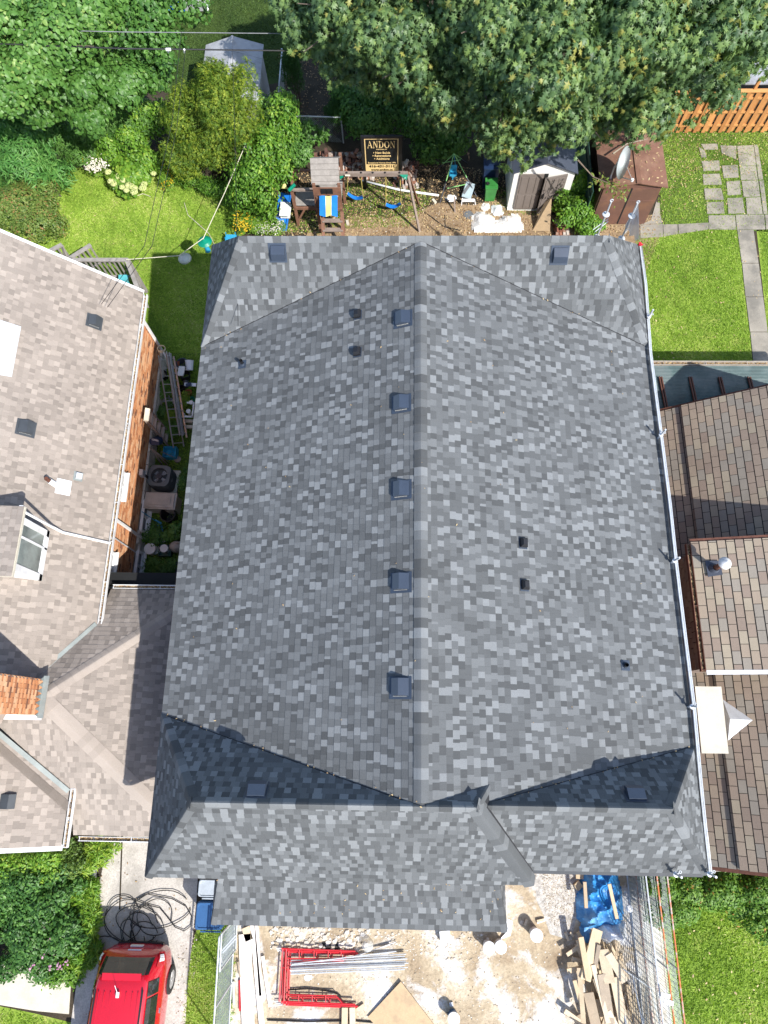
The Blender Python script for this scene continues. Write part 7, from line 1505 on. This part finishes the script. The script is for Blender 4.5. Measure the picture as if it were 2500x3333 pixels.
for k, (xa, xb, org_, lab) in enumerate(((2042, 2115, False, 'innermost wire fence panel of the stack beside the lumber pile'), (2072, 2145, True, 'wire fence panel with flaking orange rails in the middle of the right stack'), (2100, 2172, True, 'outermost wire fence panel with orange top rail along the lawn'))):
    s_ = A(xa - 10, 2780, 0); e_ = A(xb - 12, 3420, 0); mesh_panel('wire_fence', lab, s_, e_, 1.5 + .08 * k, orange=org_, lean=V(.04, 0, 0), sp_=.13)
mesh_panel('wire_fence', 'grey wire gate panel lying tilted across the lumber pile end', A(1995, 3130, .1), A(2118, 3215, .1), .1, lean=V(.2, -2.0, .35), sp_=.09)
for k, (x, y) in enumerate(((2166, 3240), (2176, 3262))): b = MB(); b.box(A(x, y, 1.75), (.22, .10, .05), RZ(-.2)); one('pipe_clamp', b, M['white_plastic'], ('upper', 'lower')[k] + ' of the two pale clamps at the top of the right fence', 'clamp')
b = MB(); b.lathe(A(2048, 2957, .5), [(.09, 0), (.09, .05), (0, .06)], 10); one('white_cup', b, M['white_plastic'], 'small white plastic cup by the wire fence beside the tarp', 'cup')
# ---- lumber
def board(px0, px1, w_, h, z0, z1, m, name, label, cat='board', tone=.9, group=None):
    b = MB(); b.beam(A(px0[0], px0[1], z0), A(px1[0], px1[1], z1), w_, h, tone=tone); return one(name, b, m, label, cat, group, tone=True)
PK = M['plank']
for p0_, p1_, w_, lab in (((797, 3040), (812, 3440), .33, 'widest whitewashed plank on the left of the construction yard'), ((822, 3005), (862, 3440), .14, 'long narrow white plank right of the widest plank'), ((834, 3010), (850, 3240), .10, 'shorter white plank partly under the long narrow one'), ((855, 3112), (880, 3275), .085, 'small pale lath at the right of the white planks'), ((800, 3018), (812, 3060), .22, 'short wood offcut under the top of the widest plank')):
    board(p0_, p1_, w_, .045, .07, .07, PK if 'offcut' not in lab else M['lumber'], 'plank', lab, 'plank')
board((775, 3130), (782, 3180), .04, .04, .1, .1, M['lumber'], 'metal_clamp', 'small tool lying in the dirt between fence and planks', 'tool', .2); board((780, 3190), (781, 3290), .04, .04, .06, .06, M['redpaint'], 'red_bar', 'red metal bar lying beside the left fence panel', 'bar'); board((760, 3195), (762, 3270), .05, .03, .06, .06, M['white_plastic'], 'white_tube', 'white caulking tube lying by the left fence panel', 'tube')
board((1123, 3278), (1120, 3440), .16, .09, .08, .08, M['lumber'], 'timber', 'left one of two short timbers under the red scaffold frame', 'timber', .8); board((1147, 3278), (1150, 3440), .15, .09, .08, .08, M['lumber'], 'timber', 'right one of two short timbers under the red scaffold frame', 'timber', .95); board((1162, 3285), (1185, 3270), .06, .04, .06, .06, M['lumber'], 'wood_scrap', 'tiny wood scrap right of the two short timbers', 'wood')
b = MB(); PP = [A(1305, 3195, .10), A(1197, 3311, .06), A(1320, 3440, .06), A(1420, 3345, .06)]; b.solid(PP, (0, 0, -.02)); one('plywood_sheet', b, M['ply'], 'square plywood sheet lying cornerwise in the construction yard', 'plywood')
# lumber pile
LP = thing('lumber_pile', 'heap of used framing lumber beside the blue tarp', 'lumber', tuple(A(1960, 3200, 0)))
LB = [((1890, 3050), (1915, 3190), .15, .6), ((1945, 3025), (1905, 3190), .28, .8), ((1950, 3075), (1935, 3160), .10, .2), ((1962, 3090), (1985, 3200), .28, .9), ((1980, 3105), (2035, 3195), .20, 1.0), ((1930, 3140), (1980, 3330), .12, 1.0), ((1960, 3170), (1985, 3333), .26, .2), ((2000, 3180), (2030, 3333), .24, .9), ((1885, 3150), (1900, 3330), .12, .8), ((1870, 3190), (1900, 3300), .10, .7), ((1915, 3230), (1950, 3380), .26, .3), ((1880, 3060), (1905, 3130), .10, .9), ((1845, 3108), (1885, 3080), .09, .9), ((1862, 3120), (1900, 3130), .10, 1.), ((1846, 3160), (1905, 3150), .12, .8), ((1838, 3290), (1915, 3345), .12, .9), ((1980, 3290), (2010, 3345), .12, 1.), ((2010, 3250), (2050, 3340), .14, .8), ((2040, 3205), (2062, 3300), .09, .7), ((1985, 3070), (2010, 3120), .07, .8), ((1970, 3060), (1990, 3110), .08, .6), ((1925, 3075), (1945, 3130), .08, .5), ((1920, 3120), (1990, 3180), .10, .7), ((1935, 3185), (1950, 3230), .10, .9), ((2050, 3240), (2045, 3340), .12, .6), ((1990, 3240), (1960, 3345), .06, .9), ((1895, 3240), (1925, 3345), .12, .6), ((2000, 3060), (2012, 3110), .06, .5), ((2020, 3150), (2020, 3260), .10, .4), ((1950, 3250), (1975, 3345), .2, .5), ((2030, 3290), (2065, 3360), .14, .8), ((1870, 3340), (1960, 3400), .14, .9), ((1905, 3110), (1895, 3200), .12, .4), ((1940, 3100), (1925, 3330), .12, .5), ((1975, 3150), (1990, 3300), .12, .6), ((2005, 3120), (2040, 3330), .14, .7), ((1910, 3170), (1935, 3340), .14, .35), ((2030, 3220), (2056, 3345), .1, .5)]
for i in range(34):
    x_ = rr.uniform(1885, 2060); y_ = rr.uniform(3080, 3400); an = rr.gauss(.12, .35); L_ = rr.uniform(40, 130)
    b = MB(); b.beam(A(x_ - L_ * math.sin(an) / 2 - 5, y_ - L_ * math.cos(an) / 2, rr.uniform(.05, .22)), A(x_ + L_ * math.sin(an) / 2 + 5, y_ + L_ * math.cos(an) / 2, rr.uniform(.05, .22)), rr.choice((.09, .09, .14, .19)), .04, tone=rr.choice((.3, .5, .7, .8, .9, 1.)), up=(rr.uniform(-.25, .25), 0, 1)); b.build('board', M['lumber'], LP, tone=True)
for i, (p0_, p1_, w_, tn) in enumerate(LB):
    lvl = .10 + .42 * (1 - i / len(LB)) if i < 12 else .10 + .30 * rr.random()
    if i >= 32: lvl = .06
    b = MB(); b.beam(A(p0_[0], p0_[1], lvl + rr.uniform(-.03, .06)), A(p1_[0], p1_[1], lvl + rr.uniform(-.06, .06)), w_, .045, tone=tn, up=(rr.uniform(-.25, .25), rr.uniform(-.1, .1), 1)); b.build('board', M['lumber'], LP, tone=True)
for k, (p0_, p1_, lab) in enumerate((((1840, 3035), (1850, 3062), 'small wood scrap above the lumber heap, left of the tarp'), ((1855, 3035), (1868, 3048), 'smallest wood scrap beside the tarp corner'), ((1715, 2992), (1708, 3012), 'wood scrap lying beside the tall white bucket'), ((1748, 2998), (1770, 2993), 'pale wood scrap right of the tall white bucket'))): board(p0_, p1_, .06, .04, .06, .06, M['lumber'], 'wood_scrap', lab, 'wood', .9)
board((1885, 2760), (1887, 2860), .22, .1, .1, .1, M['lumber'], 'timber', 'tan timber end beside the gravel above the tarp', 'timber', .6); board((1874, 2873), (1889, 2892), .2, .1, .1, .1, M['lumber'], 'timber', 'tan block of wood on the gravel left of the tarp', 'timber', .6)
# tarp and bags
crumple('tarp', gp((1900, 2790), (1995, 2790), (2005, 2835), (2022, 2900), (2028, 2960), (2020, 3010), (1960, 3018), (1900, 3020), (1876, 2985), (1872, 2930), (1885, 2880)), 'crumpled blue tarp heaped against the wire fence', 'tarp', 'tarp', .62, 36, 11)
crumple('tarp', gp((1885, 3010), (1920, 3010), (1915, 3070), (1890, 3065)), 'small faded corner of blue tarp under the lumber', 'tarp', 'tarp', .15, 8, 12)
crumple('white_sheet', gp((1945, 2995), (1990, 2990), (2035, 3000), (2040, 3045), (2025, 3075), (1995, 3060), (1970, 3080), (1945, 3050)), 'white plastic sheeting bunched between tarp and lumber', 'bag', 'sheeting', .60, 34, 13)
board((1983, 2877), (2008, 2990), .09, .05, .78, .75, M['lumber'], 'board', 'single board lying on top of the blue tarp', 'board', .75); board((1903, 2870), (1908, 2955), .09, .05, .55, .5, M['lumber'], 'board', 'board half sunk in the left folds of the blue tarp', 'board', .4)
bucket('tall white bucket with dark shadow standing alone right of the porch roof', A(1738, 3032, 0), .155, .38, 'white_plastic', lid='white_plastic', group='white buckets in the construction yard')
bucket('left one of two white buckets tucked under the porch roof corner', A(1587, 3073, 0), .15, .36, 'white_plastic', lid='white_plastic', group='white buckets in the construction yard'); bucket('right one of two white buckets tucked under the porch roof corner', A(1624, 3070, 0), .15, .36, 'white_plastic', lid='white_plastic', group='white buckets in the construction yard')
bucket('blue bucket with white lid at the bottom edge right of the plywood', A(1474, 3300, 0), .145, .34, 'blue', lid='white_plastic', group='white buckets in the construction yard')
b = MB(); b.box(A(1448, 3045, .1), (.28, .26, .2), RZ(.1)); one('foam_block', b, M['white_plastic'], 'white block at the porch roof edge near the two buckets', 'block'); b = MB(); b.solid([A(1650, 2990, .3), A(1668, 2998, .3), A(1662, 3045, .05), A(1625, 3060, .05), A(1648, 3035, .1)], (0, 0, -.03)); one('white_board', b, M['white_plastic'], 'white board scrap beside the porch roof corner', 'board'); b = MB(); b.beam(A(1470, 3275, .04), A(1468, 3262, .04), .10, .04); one('scrap', b, M['galv'], 'small grey scrap above the blue bucket', 'scrap')
b = MB(); b.beam(A(1748, 3002, .05), A(1774, 2993, .05), .07, .03); one('wood_chip', b, M['plank'], 'pale chip of wood above right of the tall white bucket', 'wood')
# ---- red scaffold frames lying flat
def scaffold_frame(label, ox, oy, z, ang=0):
    t = thing('scaffolding', label, 'scaffold frame', tuple(A(915 + ox, 3180 + oy, 0)), 'red scaffold frames stacked flat'); S_ = lambda x, y: A(x + ox, y + oy, z)
    def tb(pts, r=.021, n='frame_tube'): b = MB(); b.tube(pts, r, 8); b.build(n, M['redpaint'], t)
    tb([S_(922, 3090), S_(1163, 3099)]); tb([S_(922, 3262), S_(1163, 3272)]); tb([S_(926, 3090), S_(915, 3262)]); tb([S_(938, 3092), S_(930, 3262)])
    tb([S_(940, 3122), S_(1118, 3124)], .015, 'inner_tube'); tb([S_(940, 3240), S_(1100, 3244), S_(1120, 3268)], .015, 'inner_tube')
    for x in (980, 1028, 1074, 1116): tb([S_(x, 3093), S_(x, 3123)], .013, 'rung')
    for x in (978, 1022, 1066): tb([S_(x, 3241), S_(x, 3266)], .013, 'rung')
    tb([S_(925, 3152), S_(938, 3153)], .013, 'brace_tube')
    for x, y in ((918, 3089), (910, 3262)): b = MB(); b.tube([S_(x - 12, y), S_(x + 2, y)], .017, 7); b.build('coupling_pin', M['galv'], t)
scaffold_frame('lowest red scaffold frame of the flat stack', 8, 8, .05); scaffold_frame('middle red scaffold frame of the flat stack', 2, 3, .11); scaffold_frame('topmost red scaffold frame of the flat stack', -6, -3, .17)
sp0 = [(947, 3127, 1322, 3105), (945, 3134, 1318, 3112), (946, 3141, 1326, 3120), (944, 3148, 1322, 3128), (947, 3152, 1330, 3134), (944, 3158, 1318, 3140), (948, 3164, 1328, 3148), (946, 3170, 1318, 3155), (950, 3138, 1290, 3096), (945, 3160, 1300, 3130)]
for i, (x0_, y0_, x1_, y1_) in enumerate(sp0):
    b = MB(); b.tube([A(x0_, y0_, .17 + .03 * (i % 3)), A(x1_, y1_, .12 + .03 * (i % 3))], .016, 8); tag(b.build('steel_tube', M['galv'], None, loc=tuple(A(x0_, y0_, .17))), 'galvanised steel tube in the bundle lying across the red scaffold frames', 'tube', 'steel tubes lying across the scaffold frames')
for k, (q, lab) in enumerate(((((1145, 3117), (1290, 3065)), 'loose steel tube slanting away above the bundle, upper one'), (((1130, 3118), (1270, 3075)), 'loose steel tube slanting away above the bundle, lower one'))): b = MB(); b.tube([A(*q[0], .15), A(*q[1], .06)], .013, 8); one('steel_tube', b, M['alu'], lab, 'tube')
b = MB(); b.tube([A(938, 3222, .05), A(1000, 3218, .06), A(1060, 3224, .05), A(1100, 3235, .05), A(1110, 3245, .05)], .018, 6); b.tube([A(870, 3320, .04), A(1000, 3325, .05), A(1150, 3322, .04), A(1240, 3330, .04)], .02, 6); one('black_strap', b, M['rubber'], 'black straps lying below the red scaffold frames', 'strap')
crumple('black_netting', gp((1040, 3070), (1105, 3065), (1110, 3090), (1045, 3092)), 'black netting scrap above the red scaffold frame', 'rubber', 'netting', .08, 8, 21)
b = MB(); b.lathe(A(1198, 3072, 0), [(.16, 0), (.15, .2), (.09, .26), (0, .27)], 12); one('clear_bag', b, M['clear'], 'clear plastic bag above the steel tubes', 'bag')
crumple('white_rag', gp((990, 3172), (1020, 3175), (1012, 3192), (992, 3188)), 'white rag inside the red scaffold frame', 'bag', 'rag', .05, 6, 22)
# ================================================================== red car (rear toward the house)
CAR = thing('parked_car', 'red car with ribbed roof parked on the driveway, cut by the bottom edge', 'car', tuple(A(430, 3300, 0)))
rear = A(440, 3090, .7); cl = A(425, 3095, .5); cxr = (A(302, 3250, 1.0).x + A(528, 3250, .9).x) / 2 + .02; yr = A(430, 3082, .75).y; carL = 4.6; th = math.radians(2.0)
def CP_(x, y, z): # x across, y forward (south), z up
    return V(cxr + x * math.cos(th) - y * math.sin(th) * -1 * 0, 0, 0) + V(-y * math.sin(th), yr - y * math.cos(th), z) + V(0, -x * math.sin(th) * 0, 0)
# sections: y, half width at (sill, belt, roof), heights (sill, belt, roof)
SEC = [(0.00, .60, .70, .60, .42, .78, .86), (.06, .78, .80, .60, .34, .88, 1.02), (.16, .86, .86, .61, .28, .94, 1.20), (.42, .90, .885, .60, .26, .98, 1.52), (.60, .91, .90, .62, .25, 1.00, 1.60), (.9, .92, .91, .645, .25, 1.00, 1.645), (1.6, .92, .92, .66, .25, .99, 1.67), (2.3, .92, .92, .655, .25, .98, 1.655), (2.75, .92, .91, .62, .25, .97, 1.58), (3.3, .91, .90, .66, .25, .96, 1.14), (3.55, .90, .88, .70, .25, .95, 1.00), (4.2, .86, .80, .6, .28, .82, .86), (4.5, .74, .66, .5, .34, .66, .70), (4.6, .6, .5, .4, .42, .56, .60)]
def prof(s):
    y, ws, wb, wr, zs, zb, zr_ = s; P = [(ws * .93, zs - .04), (ws, zs + .08), (ws * 1.0, (zs + zb) / 2), (wb, zb - .05), (wb - .03, zb + .02), (wb * .45 + wr * .55, zb + (zr_ - zb) * .62), (wr + .03, zr_ - .055), (wr - .05, zr_ - .012), (wr * .5, zr_ + .012), (0, zr_ + .02)]
    return [CP_(-x, y, z) for x, z in P] + [CP_(x, y, z) for x, z in P[:-1][::-1]]
PR = [prof(s) for s in SEC]; b = MB(); np_ = len(PR[0])
for i in range(len(PR) - 1):
    for j in range(np_ - 1): b.poly([PR[i][j], PR[i][j + 1], PR[i + 1][j + 1], PR[i + 1][j]])
b.poly(PR[0]); b.poly(PR[-1][::-1]); bo = b.build('body', M['red'], CAR, smooth=True)
me = bo.data; import bmesh as _bm; bmm = _bm.new(); bmm.from_mesh(me); _bm.ops.remove_doubles(bmm, verts=bmm.verts, dist=.0005); _bm.ops.recalc_face_normals(bmm, faces=bmm.faces); bmm.to_mesh(me); bmm.free()
md = bo.modifiers.new('sub', 'SUBSURF'); md.levels = 2; md.render_levels = 2
def surf(s0, s1, js, m, name, off=.012, par=None, sh=0):
    """patch proud of the body between sections s0,s1 and profile points js"""
    b = MB(); Q = []
    for s in np.linspace(s0, s1, 4):
        i = min(int(s), len(SEC) - 2); f = s - i; row = []
        for j in js:
            j0 = int(j); g = j - j0; a_ = PR[i][j0].lerp(PR[i][min(j0 + 1, np_ - 1)], g); c_ = PR[i + 1][j0].lerp(PR[i + 1][min(j0 + 1, np_ - 1)], g); row.append(a_.lerp(c_, f))
        Q.append(row)
    for i in range(3):
        for j in range(len(js) - 1):
            n_ = (Q[i][j + 1] - Q[i][j]).cross(Q[i + 1][j] - Q[i][j]).normalized(); c0 = CP_(0, 1.6, .7); 
            if n_.dot(Q[i][j] - c0) < 0: n_ = -n_
            b.poly([p_ + n_ * off for p_ in (Q[i][j], Q[i][j + 1], Q[i + 1][j + 1], Q[i + 1][j])])
    return b.build(name, M[m], par or CAR, smooth=False)
surf(1.75, 3.05, [5.9, 7, 8, 9, 10, 11, 12.1], 'glass', 'rear_window', .02)
for js in ([4.3, 5, 5.75], [12.25, 13, 13.7]):
    surf(3.85, 4.95, js, 'glass', 'side_window', .012); surf(5.05, 6.2, js, 'glass', 'side_window', .012); surf(6.3, 7.6, js, 'glass', 'side_window', .012)
surf(8.1, 9.2, [6.2, 7, 8, 9, 10, 11, 11.8], 'glass', 'windscreen', .015)
for js in ([3.2, 4, 4.9], [13.1, 14, 14.8]): surf(1.0, 2.7, js, 'taillight', 'tail_light', .018)
for js in ([3.9, 4.3, 4.7], [13.3, 13.7, 14.1]): surf(1.5, 2.3, js, 'white_plastic', 'tail_light_glint', .028)  # white patches put on for the bright highlight on the tail lights
for k, x in enumerate((-.50, -.36, -.20, .20, .36, .50)): b = MB(); b.beam(CP_(x * 1.0, .75, 1.662 - abs(x) * .03), CP_(x, 2.5, 1.682 - abs(x) * .03), .018, .012); b.build('roof_rib', M['red'], CAR)
for x in (-.60, .60): b = MB(); b.beam(CP_(x, .7, 1.635), CP_(x, 2.4, 1.66), .035, .03); b.build('roof_rail', M['black'], CAR)
b = MB(); b.box(CP_(0, .80, 1.70), (.07, .12, .04)); b.tube([CP_(0, .78, 1.70), CP_(-.05, .55, 1.86)], .006, 5); b.build('antenna', M['white_plastic'], CAR)
b = MB(); b.lathe(CP_(.02, .14, 1.03) + V(0, 0, .03), [(.06, 0), (.06, .012), (0, .014)], 16, sx=1.3, sy=.8); b.build('emblem', M['chrome'], CAR)
b = MB(); b.beam(CP_(-.15, .03, .93), CP_(.2, .03, .93), .05, .03); b.box(CP_(0, -.02, .70), (.34, .03, .12)); b.build('number_plate', M['white_plastic'], CAR)
b = MB(); b.beam(CP_(-.02, .26, 1.27), CP_(-.3, .22, 1.22), .03, .02); b.build('wiper', M['black'], CAR)
b = MB(); b.beam(CP_(-.62, .02, .36), CP_(.62, .02, .36), .08, .12); b.build('bumper_trim', M['black'], CAR)
b = MB(); b.beam(CP_(-.5, .44, 1.585), CP_(.5, .44, 1.585), .16, .03); b.build('spoiler', M['red'], CAR)
for s in (-1, 1):
    b = MB(); b.box(CP_(s * .90, 1.35, .98), (.03, .12, .03)); b.build('door_handle', M['chrome'], CAR); b = MB(); b.box(CP_(s * 1.0, 2.75, 1.02), (.2, .1, .15)); b.build('mirror', M['red'], CAR)
    for y in (.85, 3.65):
        c_ = CP_(s * .84, y, .34); Rw = RY(math.pi / 2 * s); b = MB(); b.lathe(c_, [(.30, -.10), (.34, -.08), (.34, .10), (.30, .12), (.22, .12), (.21, .10), (.20, .06), (0, .05)], 28, R=Rw); wv = b.build('wheel', M['rubber'], CAR)
        b = MB(); b.lathe(c_, [(.215, .11), (.20, .09), (.19, .085)], 28, R=Rw)
        for k in range(7): a = k * .8976; b.solid([c_ + Rw @ V(math.cos(a + d_) * r_, math.sin(a + d_) * r_, .115) for r_, d_ in ((.04, -.5), (.205, -.12), (.205, .12), (.04, .5))], Rw @ V(0, 0, -.02))
        b.lathe(c_, [(.05, .09), (.05, .125), (0, .125)], 12, R=Rw); b.build('rim', M['alu'], wv)
